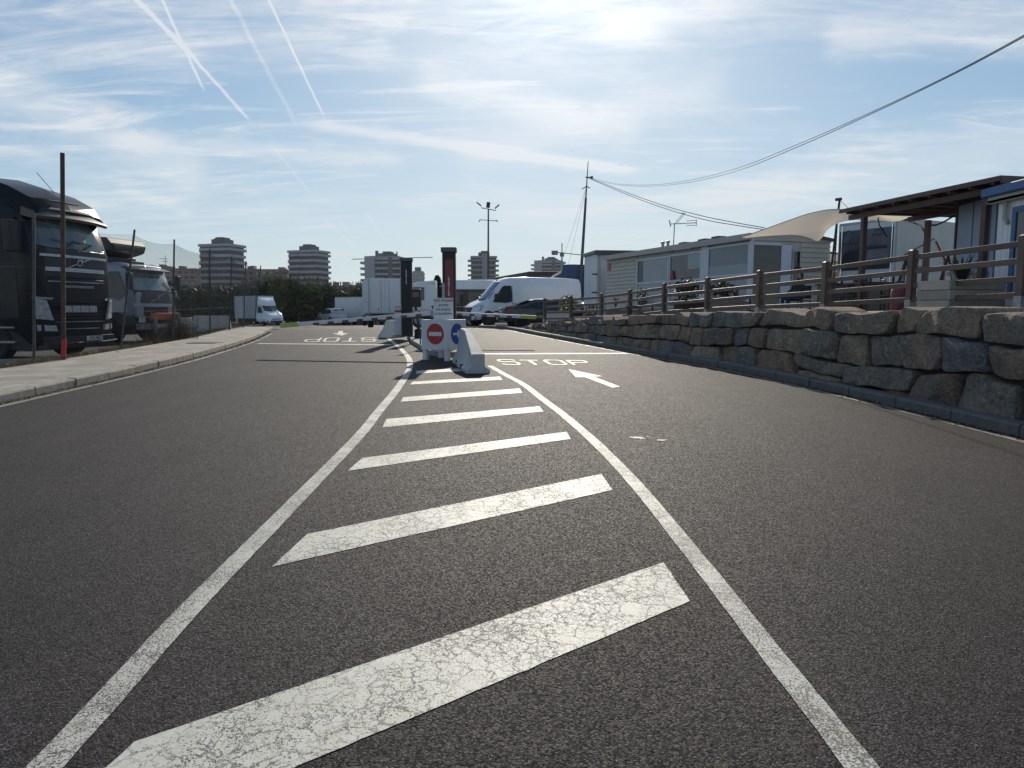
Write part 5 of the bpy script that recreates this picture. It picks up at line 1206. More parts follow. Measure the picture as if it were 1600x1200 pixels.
O('gable_board', MB().prism([(-Wh, ze - .08), (-Wh / 2, ze + .12), (0, ze - .02), (0, ze - .14), (-Wh, ze - .14)], 'x', -.03, .03), m_siding, mh)
def win(par, x0, x1, z0, z1, glass, split=None, fw=.07, low=None):
    fr = MB(); y0, y1 = -.01, .055
    fr.box(x0, x1, y0, y1, z0, z0 + fw).box(x0, x1, y0, y1, z1 - fw, z1).box(x0, x0 + fw, y0, y1, z0 + fw, z1 - fw).box(x1 - fw, x1, y0, y1, z0 + fw, z1 - fw)
    if low: fr.box(x0 + fw, x1 - fw, y0, y1 - .004, low - fw / 2, low + fw / 2)
    f_ = O('window', fr, m_upvc, par)
    O('pane', MB().box(x0 + fw, x1 - fw, .0, .018, (low or z0) + fw / 2, z1 - fw), glass, f_)
    if low: O('lower_pane', MB().box(x0 + fw, x1 - fw, .0, .02, z0 + fw, low - fw / 2), m_blindl, f_)
    return f_
zs = .38
w1 = win(mh, .05, 2.42, zs, ze - .20, m_blind, low=1.50); O('roller_blind', MB().box(.13, 2.34, .019, .024, 1.54, 1.86), m_blindl, w1)
w2 = win(mh, 2.80, 5.0, zs, ze - .28, M('interior_dark', (.045, .045, .06), .08, var=.5, scale=1.5, spec=.6), low=1.45); O('roller_blind', MB().box(2.88, 3.72, .019, .024, 1.86, ze - .36), m_blindl, w2); O('red_lantern', MB().lathe([(.0, 0), (.1, .02), (.1, .16), (.06, .2), (.06, .34), (0, .36)], (4.75, .06, 1.5), 'z', 10), M('pale_red', (.42, .10, .09), .5), w2)
w3 = win(mh, 5.05, 7.6, zs, ze - .30, m_blindl, low=1.45); O('curtain', MB().box(7.1, 7.52, .019, .024, 1.5, ze - .38), M('curtain_grey', (.05, .055, .065), .3), w3)
O('corner_pillar', MB().box(2.42, 2.80, .0, .05, zf, ze - .14), m_upvc, mh); O('corner_post', MB().box(-.05, .06, -.05, .06, zf, ze - .10), m_upvc, mh)
O('glass_end_panel', MB().box(-.03, .03, -1.18, -.06, zs, ze - .30), m_glassd, mh); O('panel_frame', MB().box(-.05, .02, -1.25, 0, ze - .30, ze - .22).box(-.05, .02, -1.25, -1.18, zs, ze - .22), m_upvc, mh)
O('door', MB().box(-.05, .02, -1.60, -1.25, zf, ze - .28), m_upvc, mh); fr = O('window', MB().box(-.045, .01, -2.02, -1.66, 1.0, ze - .42), m_trim, mh); O('pane', MB().box(-.055, -.046, -1.96, -1.72, 1.06, ze - .48), m_glassd, fr)
O('wall_lamp', MB().box(3.3, 4.3, .1, .2, ze - .16, ze - .10), m_trim, mh)
O('fire_sign', MB().box(10.1, 10.38, .012, .03, ze - .62, ze - .28), M('pale_red', (.42, .10, .09), .5), mh)
for (x, w, h) in ((4.4, .7, .10), (3.0, .9, .10), (2.2, .8, .12)): O('roof_vent', MB().box(x, x + w * .5, -.6, -.2, ze + .06, ze + .10 + h), M('vent_green', (.10, .12, .11), .7), mh, bevel=.03)
for x in (6.0, 6.4): O('flue', MB().lathe([(.06, 0), (.06, .26), (.09, .27), (.09, .33), (0, .36)], (x, -.5, ze + .05), 'z', 10), m_steel, mh, smooth=40)
an = T('tv_antenna', 'thin television antenna on a mast on the mobile home roof', 'antenna', (at(1052, 384, 28.6).x, 28.6, at(1052, 384, 28.6).z - .3), 0)
ah = 1.15
A_ = MB().tube([(0, 0, 0), (.03, 0, ah)], .018, 6); O('mast', A_, m_dsteel, an)
bm_ = MB().tube([(-.12, 0, ah), (.9, 0, ah + .05)], .014, 5)
for k in range(6): x = .2 + k * .13; bm_.tube([(x, -.25, ah + .02), (x, .25, ah + .02)], .008, 4)
bm_.tube([(.5, 0, ah + .12), (.9, 0, ah + .14)], .010, 4).tube([(.5, 0, ah - .06), (.9, 0, ah - .05)], .010, 4).tube([(.9, 0, ah - .08), (.9, 0, ah + .17)], .01, 4)
bm_.tube([(-.12, 0, ah - .1), (-.18, 0, ah + .15)], .02, 5)
for a in (.12, .2): bm_.tube([(a - .1, 0, ah), (a + .25, 0, ah + .42)], .010, 4)
bm_.tube([(.27, 0, ah + .42), (.45, 0, ah + .42)], .01, 4); O('dipoles', bm_, m_dsteel, an)
# grey container behind the far end of the mobile home
gk = T('site_container', 'pale grey site container with an overhanging flat roof beyond the mobile home', 'container', (at(931.5, 480, 35.6).x, 35.6, .95), R(9))
gh = at(931, 396, 35.6).z - .95
O('wall', MB().box(0, 4.5, 0, 2.4, 0, gh), m_boxw, gk, bevel=.02); O('roof', MB().box(-.12, 4.6, -.15, 2.5, gh, gh + .16), m_char, gk, bevel=.02); O('roof_edge', MB().box(-.14, 4.6, -.19, -.152, gh - .08, gh + .13), m_dsteel, gk)
O('downpipe', MB().tube([(.12, -.06, 0), (.12, -.06, gh - .1)], .04, 8), m_trim, gk, smooth=40)
for z in (2.4, 1.5): O('bracket', MB().box(-.25, .02, -.1, -.02, z, z + .07), m_dsteel, gk)
# extension behind the right side of the mobile home
gx = T('lean_to', 'low grey lean to with a dark roof edge behind the mobile home end', 'lean-to', (11.6, 27.2, zt(27)), .3)
O('wall', MB().box(0, 2.0, 0, 2.5, 0, 2.35), M('grey_wall', (.22, .22, .22), .8), gx); O('roof', MB().hexa([(-.5, -.1, 2.62), (2.1, -.1, 2.34), (2.1, 2.6, 2.34), (-.5, 2.6, 2.62), (-.5, -.1, 2.74), (2.1, -.1, 2.46), (2.1, 2.6, 2.46), (-.5, 2.6, 2.74)]), m_blackm, gx)
# advertising kiosk trailer with a yellow panel
kx = T('kiosk_trailer', 'small white kiosk with yellow round coffee emblem panel between mobile home and box trailer', 'kiosk', (at(1281, 480, 25.5).x, 25.5, zt(25.5)), .12)
O('body', MB().prism([(0, .3), (.78, .3), (.78, 2.35), (.28, 2.35), (.0, 1.9)], 'y', 0, 1.6), m_white, kx, bevel=.03)
m_beige = M('beige_panel', (.50, .42, .22), .5, var=.15, scale=3)
O('panel', MB().box(.06, .72, -.02, -.002, .6, 1.72), m_beige, kx)
rg = MB()
for k in range(18):
    a0, a1 = 2 * math.pi * k / 18, 2 * math.pi * (k + 1) / 18; rg.bar((.46 + .22 * math.cos(a0), -.03, 1.88 + .22 * math.sin(a0)), (.46 + .22 * math.cos(a1), -.03, 1.88 + .22 * math.sin(a1)), .02, .035)
O('emblem_ring', rg, M('gold', (.40, .28, .08), .5), kx); O('emblem_cup', MB().box(.36, .56, -.03, -.003, 1.78, 1.90), m_blackm, kx, bevel=.02)
for k in range(3): O('panel_bar', MB().box(.22 + k * .14, .26 + k * .14, -.03, -.021, 1.15, 1.5), m_brown, kx)

# box trailer with furniture picture
bt = T('box_trailer', 'white box trailer with dark sofa picture on its doors and house outline on its side', 'box trailer', (12.35, 23.1, zt(23)), math.atan2(2.0, 3.7))
H6 = 3.22
m_bts = M('trailer_grey_white', (.40, .42, .41), .5, var=.06, scale=2, dirt=.2); O('body', MB().box(0, 4.4, 0, 2.15, .45, H6), m_bts, bt, bevel=.02)
# rear doors are at local x=0 ; side with house outline at y=0
m_ph = M('photo_print', (.11, .11, .13), .4, var=.5, scale=1.6)
for s_, (y0, y1) in enumerate(((.06, 1.06), (1.09, 2.09))):
    d_ = O('rear_door', MB().box(-.03, 0, y0, y1, .6, H6 - .1), m_boxw, bt, bevel=.006)
    O('picture', MB().box(-.036, -.0305, y0 + .04, y1 - .0, 1.75, H6 - .28), m_ph, d_)
    O('door_bar', MB().tube([(-.06, y0 + .08 + s_ * .8, .6), (-.06, y0 + .08 + s_ * .8, H6 - .1)], .018, 6), m_chrome, d_)
m_pd = M('print_dark', (.025, .025, .032), .45, var=.3, scale=4); m_pl = M('print_mid', (.16, .16, .20), .45, var=.3, scale=4); m_house = M('print_line', (.05, .04, .04), .5); m_red2 = M('print_red', (.36, .035, .025), .5)
pic = O('picture_sofa', MB().prism([(.25, 1.85), (.25, 2.15), (.35, 2.22), (.95, 2.24), (1.0, 2.05), (1.0, 1.82)], 'x', -.042, -.037), m_pl, bt)
O('picture_table', MB().prism([(1.1, 1.78), (1.1, 2.05), (1.3, 2.3), (1.85, 2.2), (2.05, 1.9), (2.05, 1.78)], 'x', -.042, -.037), m_pd, bt)
O('picture_floor', MB().box(-.046, -.043, .15, 2.05, 1.60, 1.80), m_pd, bt); O('picture_shelf', MB().box(-.042, -.037, .30, 1.1, 2.26, 2.36), m_pd, bt)
hl = MB()
for a, b_ in (((1.35, 2.5), (1.35, 2.75)), ((1.35, 2.75), (1.75, 2.95)), ((1.75, 2.95), (1.95, 2.78)), ((1.95, 2.78), (1.95, 2.5)), ((1.35, 2.5), (1.95, 2.5))): hl.bar((-.045, *a), (-.045, *b_), .008, .03)
O('picture_house', hl, m_pd, bt)
tx = MB(); 
for k, (w__, z) in enumerate(((.36, 2.83), (.42, 2.70), (.2, 3.16))):
    rnd = random.Random(k); q = .45
    while q < .45 + w__: l_ = rnd.uniform(.02, .05); tx.box(-.045, -.042, q, q + l_, z, z + rnd.choice((.045, .06))); q += l_ + .018
O('lettering', tx, m_pd, bt)
hs = MB()
for a, b_ in (((.45, .9), (.45, 2.05)), ((.45, 2.05), (1.95, 2.62)), ((1.72, 1.6), (1.72, 2.5))): hs.bar((a[0], -.01, a[1]), (b_[0], -.01, b_[1]), .02, .07, up=(0, 1, 0))
O('house_outline', hs, m_house, bt)
hs = MB()
for a, b_ in (((2.05, 2.55), (2.72, 1.85)), ((2.62, 1.95), (2.62, 1.15)), ((1.9, 1.17), (2.62, 1.17))): hs.bar((a[0], -.014, a[1]), (b_[0], -.014, b_[1]), .02, .07, up=(0, 1, 0))
O('red_outline', hs, m_red2, bt)
sc_ = MB(); rnd = random.Random(9)
for k in range(16): x = rnd.uniform(.6, 1.6); z = rnd.uniform(1.5, 1.95) ; sc_.bar((x, -.012, z), (x + rnd.uniform(-.2, .2), -.012, z + rnd.uniform(-.12, .12)), .012, .03, up=(0, 1, 0))
O('side_drawing', sc_, m_pl, bt, kind='stuff')
tx = MB(); q = 2.75; rnd = random.Random(4)
while q < 4.0: l_ = rnd.uniform(.05, .12); tx.box(q, q + l_, -.012, -.004, 1.42, 1.42 + rnd.choice((.09, .14))); q += l_ + .03
O('side_lettering', tx, m_pl, bt)
for y in (.15, 2.0):
    wheel(bt, 2.0, y, .32, .32, .22, 16, -1 if y < 1 else 1); wheel(bt, 2.8, y, .32, .32, .22, 16, -1 if y < 1 else 1)
O('lower_panel', MB().box(.02, 4.38, .02, 2.13, .12, .45), m_dsteel, bt)

# pergola
PB = at(1561, 282, 13.0); PA = at(1326, 329, 17.0); print('perg', PB, PA)
pg = T('pergola', 'dark brown timber pergola roof on slim posts right of the shade sail', 'pergola', (PB.x, PB.y, zt(13)), math.atan2((PA - PB).y, (PA - PB).x))
Lp = math.hypot((PA - PB).x, (PA - PB).y); Wp = 3.4; z0p = (PA.z + PB.z) / 2 - zt(15) - .14; PDZ = (PA.z - PB.z)
def prf(x, y, z=0): return (x, y, z0p + .06 * 0 + z)
O('roof_sheet', MB().box(-.12, Lp + .15, -Wp, .10, z0p + .105, z0p + .13), m_pergola, pg)
for k in range(9): x = .05 + k * Lp / 8.2; O('rafter', MB().box(x - .03, x + .03, -Wp + .02, .08, z0p + .02, z0p + .103), m_pergola, pg)
for y in (-.14, -1.75, -Wp + .15): O('beam', MB().box(-.08, Lp + .12, y - .05, y + .05, z0p - .09, z0p + .018), m_pergola, pg)
O('fascia', MB().box(-.14, Lp + .18, .102, .122, z0p + .06, z0p + .15), m_pergola, pg); O('fascia', MB().box(-.145, -.122, -Wp, .10, z0p + .02, z0p + .15), m_pergola, pg)
for x, y in ((.38, -.14), (Lp - .38, -.14), (Lp - .15, -Wp + .15), (.3, -Wp + .15), (Lp - .2, -2.0)): O('post', MB().box(x - .055, x + .055, y - .055, y + .055, -.02, z0p - .09), m_pergola, pg, bevel=.006, seg=1)
O('crossbeam', MB().bar((.38, -.2, z0p - .16), (.3, -Wp + .2, z0p - .16), .06, .10), m_pergola, pg)

# shade sail
def catm(P_, n):
    return P_
s1, s2, s3, s4_ = at(1158, 371, 23.6), at(1279, 377, 21.3), at(1330, 328, 17.6), at(1418, 338, 18.6)
colsS = [((1158, 371, 23.6), (1158, 372, 23.6)), ((1200, 356, 22.4), (1200, 367, 23.0)), ((1235, 343.5, 21.2), (1240, 367, 22.3)), ((1258, 335.5, 20.4), (1262, 371, 21.7)), ((1276, 331, 19.8), (1279, 377, 21.3)), ((1292, 328, 19.2), (1288, 362, 20.9)),
         ((1308, 327, 18.6), (1305, 349.5, 20.3)), ((1328, 328, 17.8), (1332, 342.5, 19.6)), ((1355, 331, 17.9), (1362, 341, 19.2)), ((1385, 335, 18.1), (1390, 341.5, 18.9)), ((1418, 337, 18.4), (1418, 339, 18.6))]
def cr(P_, t):
    n = len(P_) - 1; k = min(int(t * n), n - 1); f = t * n - k; p0, p1, p2, p3 = P_[max(k - 1, 0)], P_[k], P_[k + 1], P_[min(k + 2, n)]
    return .5 * ((2 * p1) + (p2 - p0) * f + (2 * p0 - 5 * p1 + 4 * p2 - p3) * f * f + (3 * p1 - p0 - 3 * p2 + p3) * f ** 3)
Tt = [at(*c[0]) for c in colsS]; Bt = [at(*c[1]) for c in colsS]
N_ = 30; vs = []
for j in range(N_ + 1):
    for i in range(N_ + 1):
        u, v = i / N_, j / N_; a = cr(Tt, u); b = cr(Bt, u); p = a.lerp(b, v); w_ = (b - a).length
        p = p + Vector((.10, -.35, -.16)) * (math.sin(math.pi * v) * min(w_, 1.2) * .55) + Vector((0, 0, .05 * math.sin(5 * v + 9 * u) * math.sin(math.pi * v)))
        p.z += .035 * noise.noise(Vector((u * 7, v * 5, 2))) * math.sin(math.pi * v); vs.append(p)
cz = sum((v for v in vs), Vector()) / len(vs)
sm_ = M('sail_cloth', (.66, .62, .57), .8, var=.08, scale=1.2)
t = sm_.node_tree; b_ = t.nodes['Principled BSDF']; tr = t.nodes.new('ShaderNodeBsdfTranslucent'); tr.inputs[0].default_value = (.78, .74, .68, 1); mxs = t.nodes.new('ShaderNodeMixShader'); mxs.inputs[0].default_value = .75
t.links.new(b_.outputs[0], mxs.inputs[1]); t.links.new(tr.outputs[0], mxs.inputs[2]); t.links.new(mxs.outputs[0], t.nodes['Material Output'].inputs[0])
sail = T('shade_sail', 'beige fabric shade sail stretched between the mobile home and the pergola', 'shade sail', cz)
o = O('cloth', MB().add([v - cz for v in vs], [(j * (N_ + 1) + i, j * (N_ + 1) + i + 1, (j + 1) * (N_ + 1) + i + 1, (j + 1) * (N_ + 1) + i) for j in range(N_) for i in range(N_)]), sm_, sail, smooth=80)
md = o.modifiers.new('thickness', 'SOLIDIFY'); md.thickness = .006
hem = MB().tube([v - cz for v in vs[N_ * (N_ + 1):]], .012, 5).tube([v - cz for v in vs[:N_ + 1]], .010, 5); O('hem', hem, m_rust, sail)
pm = T('sail_mast', 'slanting black steel twin mast holding the shade sail corner', 'mast', (at(1291, 470, 21.8).x, 21.8, zt(21.8)))
tp_ = at(1312, 312, 21.5) - Vector(pm.location); O('pole', MB().tube([(0, 0, 0), tp_], .035, 8).tube([(.18, 0, 0), tp_ * .86], .022, 8), m_blackm, pm, smooth=40); O('crosshead', MB().bar(tp_ + Vector((-.12, 0, 0)), tp_ + Vector((.05, 0, .02)), .08), m_blackm, pm)
O('stay_wire', MB().tube([tp_, at(1345, 345, 21) - Vector(pm.location)], .006, 4), m_blackm, pm)
cbs = []
for k, pp in enumerate(([(1398, 341, 19.6), (1420, 345, 18.6), (1438, 352, 17.9), (1445, 362, 17.5)], [(1372, 335, 18.8), (1388, 345, 18.6), (1415, 343, 18.4), (1430, 340, 18)], [(1447, 351, 17.5), (1462, 352, 17.4), (1478, 345, 17.4), (1494, 335, 17.4)], [(1371, 335, 18.2), (1374, 352, 18.2), (1386, 370, 18.2)])):
    pts = [at(*q) for q in pp]; c = pts[0]; mb = MB().tube([q - c for q in pts], .022 if k != 3 else .015, 6); o = O('strap', mb, m_rub, loc=c); tag(o, ['black strap running from the sail corner down to a pergola post', 'looped black strap under the middle of the pergola edge', 'black strap hanging in a V between two pergola posts', 'thin grey cord dangling from the sail over the sofa picture'][k], 'strap')

# white kiosk with blue roof on the right
bo = T('kiosk', 'white boarded kiosk with blue roof edge and blue window frame at the right picture edge', 'kiosk', (at(1560, 330, 13.15).x, 13.15, zt(13)), math.atan2(-1, .02))
# local x runs towards the camera along the front, local y to the right is inward (+x world) -> front face at y=0 facing -y? build explicitly
bo.rotation_euler = (0, 0, -math.pi / 2)      # local x -> world -y, local y -> world +x
O('wall', MB().box(0, 5, .03, 3.2, .05, 1.98), m_white, bo)
for k in range(34): O('board', MB().box(.0 + k * .147, .139 + k * .147, .0, .03, .08, 1.92), m_white, bo)
O('roof_edge', MB().hexa([(-.15, -.25, 2.04), (5.2, -.25, 2.04), (5.2, 3.3, 1.98), (-.15, 3.3, 1.98), (-.15, -.25, 2.20), (5.2, -.25, 2.20), (5.2, 3.3, 2.18), (-.15, 3.3, 2.18)]), M('roof_blue', (.035, .11, .28), .45, var=.1), bo, bevel=.02)
O('soffit_board', MB().box(-.08, 5.1, -.16, -.10, 1.93, 2.035), m_trim, bo); O('eaves_return', MB().box(-.1, 5.1, -.16, .0, 1.92, 1.98), m_trim, bo)
m_fblue = M('frame_blue', (.04, .12, .24), .5, var=.1)
fr = O('window', MB().box(.42, 2.0, -.04, -.002, 1.70, 1.80).box(.42, .52, -.04, -.002, .25, 1.70).box(1.9, 2.0, -.04, -.002, .25, 1.7).box(1.18, 1.24, -.04, -.002, .25, 1.7), m_fblue, bo); O('pane', MB().box(.52, 1.9, -.02, -.003, .9, 1.70), m_glassd, fr)
O('downpipe', MB().tube([(.25, -.05, 1.93), (.25, -.05, 1.63), (.32, -.03, 1.53)], .035, 8), m_trim, bo, smooth=40)
# pale blue cladding / wind screen between pergola and kiosk
bc = T('pale_blue_cabin', 'pale blue panelled cabin with dark joints between pergola post and kiosk', 'cabin', (at(1497, 345, 15.2).x, 15.2, zt(14.5)), -math.pi / 2 - .12)
m_pblue = M('pale_blue', (.26, .32, .43), .45, var=.06, scale=2, dirt=.1)
O('wall', MB().box(0, 1.5, .02, 2.2, .05, 2.26), m_pblue, bc)
for k, (a, b__) in enumerate(((.02, .62), (.65, .98), (1.01, 1.28), (1.31, 1.48))): O('panel', MB().box(a, b__, -.012, .02, .08, 2.2), m_pblue, bc, bevel=.004, seg=1)
for k in range(3): O('joint_strip', MB().box((.62, .98, 1.28)[k], (.65, 1.01, 1.31)[k], -.02, .018, .08, 2.2), m_fblue, bc)
O('header', MB().box(-.02, 1.52, -.03, .02, 2.2, 2.3), m_blackm, bc); O('edge_post', MB().box(-.06, 0, -.03, .05, 0, 2.3), m_rust, bc)
O('opening', MB().box(.72, 1.35, -.016, -.0125, .30, .78), m_blackm, bc)

# planters, plants and furniture on the terrace
def planter(label, px, py, Y, w, d, h, mat, rz=0, boards=True):
    p = at(px, py, Y); t = T('planter', label, 'planter', (p.x, Y, zt(Y)), rz)
    if boards:
        n = max(2, int(h / .16))
        for k in range(n): O('board', MB().box(-w / 2, w / 2, -d / 2, -d / 2 + .03, k * h / n + .005, (k + 1) * h / n - .005), mat, t); O('board', MB().box(-w / 2, -w / 2 + .03, -d / 2 + .031, d / 2, k * h / n + .005, (k + 1) * h / n - .005), mat, t)
        O('back', MB().box(-w / 2 + .032, w / 2, d / 2 - .03, d / 2, 0, h).box(w / 2 - .03, w / 2, -d / 2 + .031, d / 2 - .03, 0, h), mat, t)
    else: O('box', MB().box(-w / 2, w / 2, -d / 2, d / 2, 0, h), mat, t, bevel=.015)
    O('soil', MB().box(-w / 2 + .035, w / 2 - .035, -d / 2 + .035, d / 2 - .035, h - .10, h - .05), m_verge, t); return t
planter('pale weathered timber planter box behind the fence right of the pergola post', 1500, 480, 12.7, 1.20, .7, .52, m_plank, .25)
planter('narrow pinkish timber planter under the large right window of the mobile home', 1133, 485, 21.6, .95, .5, .62, M('pink_boards', (.30, .22, .20), .8, var=.15), .3)
planter('dark brown planter under the middle window of the mobile home', 1082, 485, 23.2, 1.1, .5, .62, M('dark_planter', (.05, .04, .035), .8), .35)
planter('white planter box behind the far end of the timber fence', 872, 495, 33.2, 1.15, .6, .48, m_signw, .2, False)
planter('small terracotta trough beside the far fence post', 921, 490, 30.6, .5, .35, .38, M('terracotta', (.28, .08, .05), .8), .2, False)
def leafy(name, label, cat, loc, r, h, n, leaf, mat, zc0=.5, stem=True, flat=.7):
    t = T(name, label, cat, loc); mb = MB(); rnd = random.Random(int(loc[0] * 100) + n)
    for _ in range(n):
        a, b__, c = rnd.gauss(0, 1), rnd.gauss(0, 1), rnd.gauss(0, 1); l_ = math.sqrt(a * a + b__ * b__ + c * c); q = rnd.random() ** .45
        p = Vector((a / l_ * r * q, b__ / l_ * r * q, h * zc0 + c / l_ * h * .5 * q)); nrm = Vector((rnd.gauss(0, 1), rnd.gauss(0, 1), rnd.gauss(0, 1) + flat)).normalized(); u = nrm.orthogonal().normalized(); v = nrm.cross(u); s_ = leaf * rnd.uniform(.6, 1.3)
        mb.add([p + u * s_, p + (u * .35 + v * .55) * s_, p + (v * .55 - u * .5) * s_, p - u * s_, p - (v * .55 + u * .5) * s_, p + (u * .35 - v * .55) * s_], [(0, 1, 2, 3, 4, 5)])
    O('foliage', mb, mat, t)
    if stem:
        st__ = MB()
        for k in range(4): st__.tube([(0, 0, 0), (rnd.uniform(-r, r) * .4, rnd.uniform(-r, r) * .4, h * .6)], .012, 5)
        O('stem', st__, m_fence, t)
    return t
m_leafd = M('leaf_dark', (.035, .045, .028), .6, var=.5, scale=5); m_leafg = M('leaf_green', (.06, .10, .03), .6, var=.4, scale=5); m_leafy = M('leaf_yellowgreen', (.16, .17, .04), .6, var=.35, scale=5)
p = at(1075, 455, 23.2); leafy('potted_shrub', 'dark round leaved shrub in the brown planter under the middle window', 'shrub', (p.x, 23.2, zt(23.2) + .55), .48, .78, 420, .055, m_leafd)
p = at(1128, 455, 21.6); leafy('potted_shrub', 'dark round leaved shrub in the pinkish planter under the right window', 'shrub', (p.x, 21.6, zt(21.6) + .55), .42, .55, 300, .055, m_leafd)
p = at(888, 470, 33.2); leafy('potted_shrub', 'yellow green spiky bush in the white planter at the far fence end', 'shrub', (p.x, 33.2, zt(33.2) + .4), .55, .95, 520, .06, m_leafy)
p = at(925, 470, 30.6); leafy('potted_plant', 'small green plant in the terracotta trough', 'plant', (p.x, 30.6, zt(30.6) + .33), .35, .45, 260, .05, m_leafg)
p = at(1005, 455, 26.6); leafy('potted_plant', 'slim dark potted plant below the left window of the mobile home', 'plant', (p.x, 26.6, zt(26.6) + .5), .22, .75, 90, .06, m_leafd)
def spiky(label, x, Y, z, h, n, mat, w=.03, sp=.9):
    t = T('spiky_plant', label, 'plant', (x, Y, z)); mb = MB(); rnd = random.Random(n)
    for _ in range(n):
        a = rnd.uniform(0, 6.28); d = Vector((math.cos(a), math.sin(a), 0)); l_ = rnd.uniform(.2, sp) * h; hh = h * rnd.uniform(.6, 1); s_ = Vector((-d.y, d.x, 0)) * w
        p0 = Vector((0, 0, 0)); p1 = d * l_ * .45 + Vector((0, 0, hh * .65)); p2 = d * l_ + Vector((0, 0, hh)); mb.add([p0 - s_ * .5, p0 + s_ * .5, p1 + s_, p1 - s_, p2], [(0, 1, 2, 3), (3, 2, 4)])
    O('leaves', mb, mat, t); return t
p = at(1503, 440, 12.7); spiky('spiky yucca like plant standing in the pale timber planter', p.x, 12.7, zt(12.7) + .45, .55, 46, m_leafd, .018)
p = at(962, 470, 29.2); spiky('thin spiky succulent against the cream siding', p.x, 29.2, zt(29) + .6, .55, 14, m_leafg, .02, .6)
o = O('plant_pot', MB().lathe([(.10, 0), (.16, .26), (.15, .27), (0, .24)], (0, 0, 0), 'z', 14), M('pot_white', (.5, .6, .56), .4), loc=(at(1506, 440, 12.8).x + .02, 12.95, zt(12.8) + .47), smooth=40); tag(o, 'pale turquoise pot at the foot of the spiky plant', 'plant pot')
gb = T('gas_bottle', 'faded red gas bottle behind the fence post under the pergola', 'gas bottle', (at(1404, 480, 14.6).x, 14.6, zt(14.6)))
O('cylinder', MB().lathe([(.13, 0), (.16, .03), (.16, .42), (.12, .50), (.05, .53), (.05, .58), (0, .58)], (0, 0, 0), 'z', 18), M('faded_red', (.22, .05, .06), .5, var=.2), gb, smooth=50); O('collar', MB().lathe([(.09, .50), (.09, .62), (.08, .62), (.08, .50)], (0, 0, 0), 'z', 14), m_dsteel, gb)
def table(label, px, Y, w, d, h, rz=0, mat=None, top=.04):
    t = T('table', label, 'table', (at(px, 480, Y).x, Y, zt(Y)), rz); mat = mat or m_pergola; O('tabletop', MB().box(-w / 2, w / 2, -d / 2, d / 2, h - top, h), mat, t, bevel=.008)
    for x in (-1, 1):
        for y in (-1, 1): O('leg', MB().box(x * (w / 2 - .06) - .025, x * (w / 2 - .06) + .025, y * (d / 2 - .06) - .025, y * (d / 2 - .06) + .025, 0, h - top), mat, t)
    return t
table('dark timber table under the pergola left of the tall fence post', 1372, 17.0, 1.3, .8, .74, .2)
table('low dark table in front of the mobile home glass end', 1212, 21.4, 1.5, .7, .60, .3)
table('dark table below the left mobile home window', 1010, 25.9, 2.0, .6, .55, .9)
def chair(label, px, Y, rz, mat=None):
    t = T('chair', label, 'chair', (at(px, 480, Y).x, Y, zt(Y)), rz); mat = mat or m_blackm
    O('seat', MB().box(-.22, .22, -.22, .22, .43, .46), mat, t, bevel=.01); O('backrest', MB().box(-.22, .22, .19, .22, .50, .88), mat, t, bevel=.01)
    for x in (-1, 1):
        for y in (-1, 1): O('leg', MB().box(x * .2 - .015, x * .2 + .015, y * .2 - .015, y * .2 + .015, 0, .43), mat, t)
    return t
ch = chair('black chair under the seated person', 1249, 20.6, -math.pi / 2 + .25)
chair('black chair pushed to the dark table under the pergola', 1333, 17.6, -1.2); chair('dark chair right of the dark table under the pergola', 1392, 17.9, 1.3)
chair('dark chair seen between fence rails in front of the mobile home corner', 1160, 22.0, 1.0)
# folding easel
ez = T('easel', 'black folding easel standing in front of the box trailer side', 'easel', (at(1412, 475, 16.4).x, 16.4, zt(16.4)))
O('frame', MB().bar((-.35, 0, 0), (.05, .1, 1.25), .03).bar((.25, 0, 0), (.05, .1, 1.25), .03).bar((.05, .6, 0), (.05, .1, 1.2), .03), m_blackm, ez); O('shelf', MB().box(-.35, .25, -.05, .0, .45, .49), m_blackm, ez)
ez2 = copy_tree(ez); ez2.location = (at(1478, 475, 15.6).x, 15.6, zt(15.6)); ez2['label'] = 'black folding stand between the pergola post and the spiky plant'; 
for e_ in (ez, ez2): e_['group'] = 'black folding stands'
# standing counter with items
ct = T('counter', 'dark counter with bottles under the pergola behind the fence', 'counter', (at(1340, 470, 18.8).x, 18.8, zt(18.8)), .2)
O('body', MB().box(-1.0, 1.2, -.3, .3, 0, .78), m_char, ct, bevel=.01); O('top', MB().box(-1.05, 1.25, -.34, .34, .78, .82), m_pergola, ct)
for k in range(6): o = O('bottle', MB().lathe([(.035, 0), (.035, .16), (.012, .2), (.012, .25), (0, .25)], (0, 0, 0), 'z', 8), m_leafd, loc=(ct.location.x - .8 + k * .33 + random.uniform(-.05, .05), 18.75 + random.uniform(-.1, .1), zt(18.8) + .82), smooth=40); tag(o, ['leftmost', 'second from left', 'third from left', 'fourth from left', 'second from right', 'rightmost'][k] + ' small dark bottle in the row on the pergola counter', 'bottle', 'bottles on the counter')

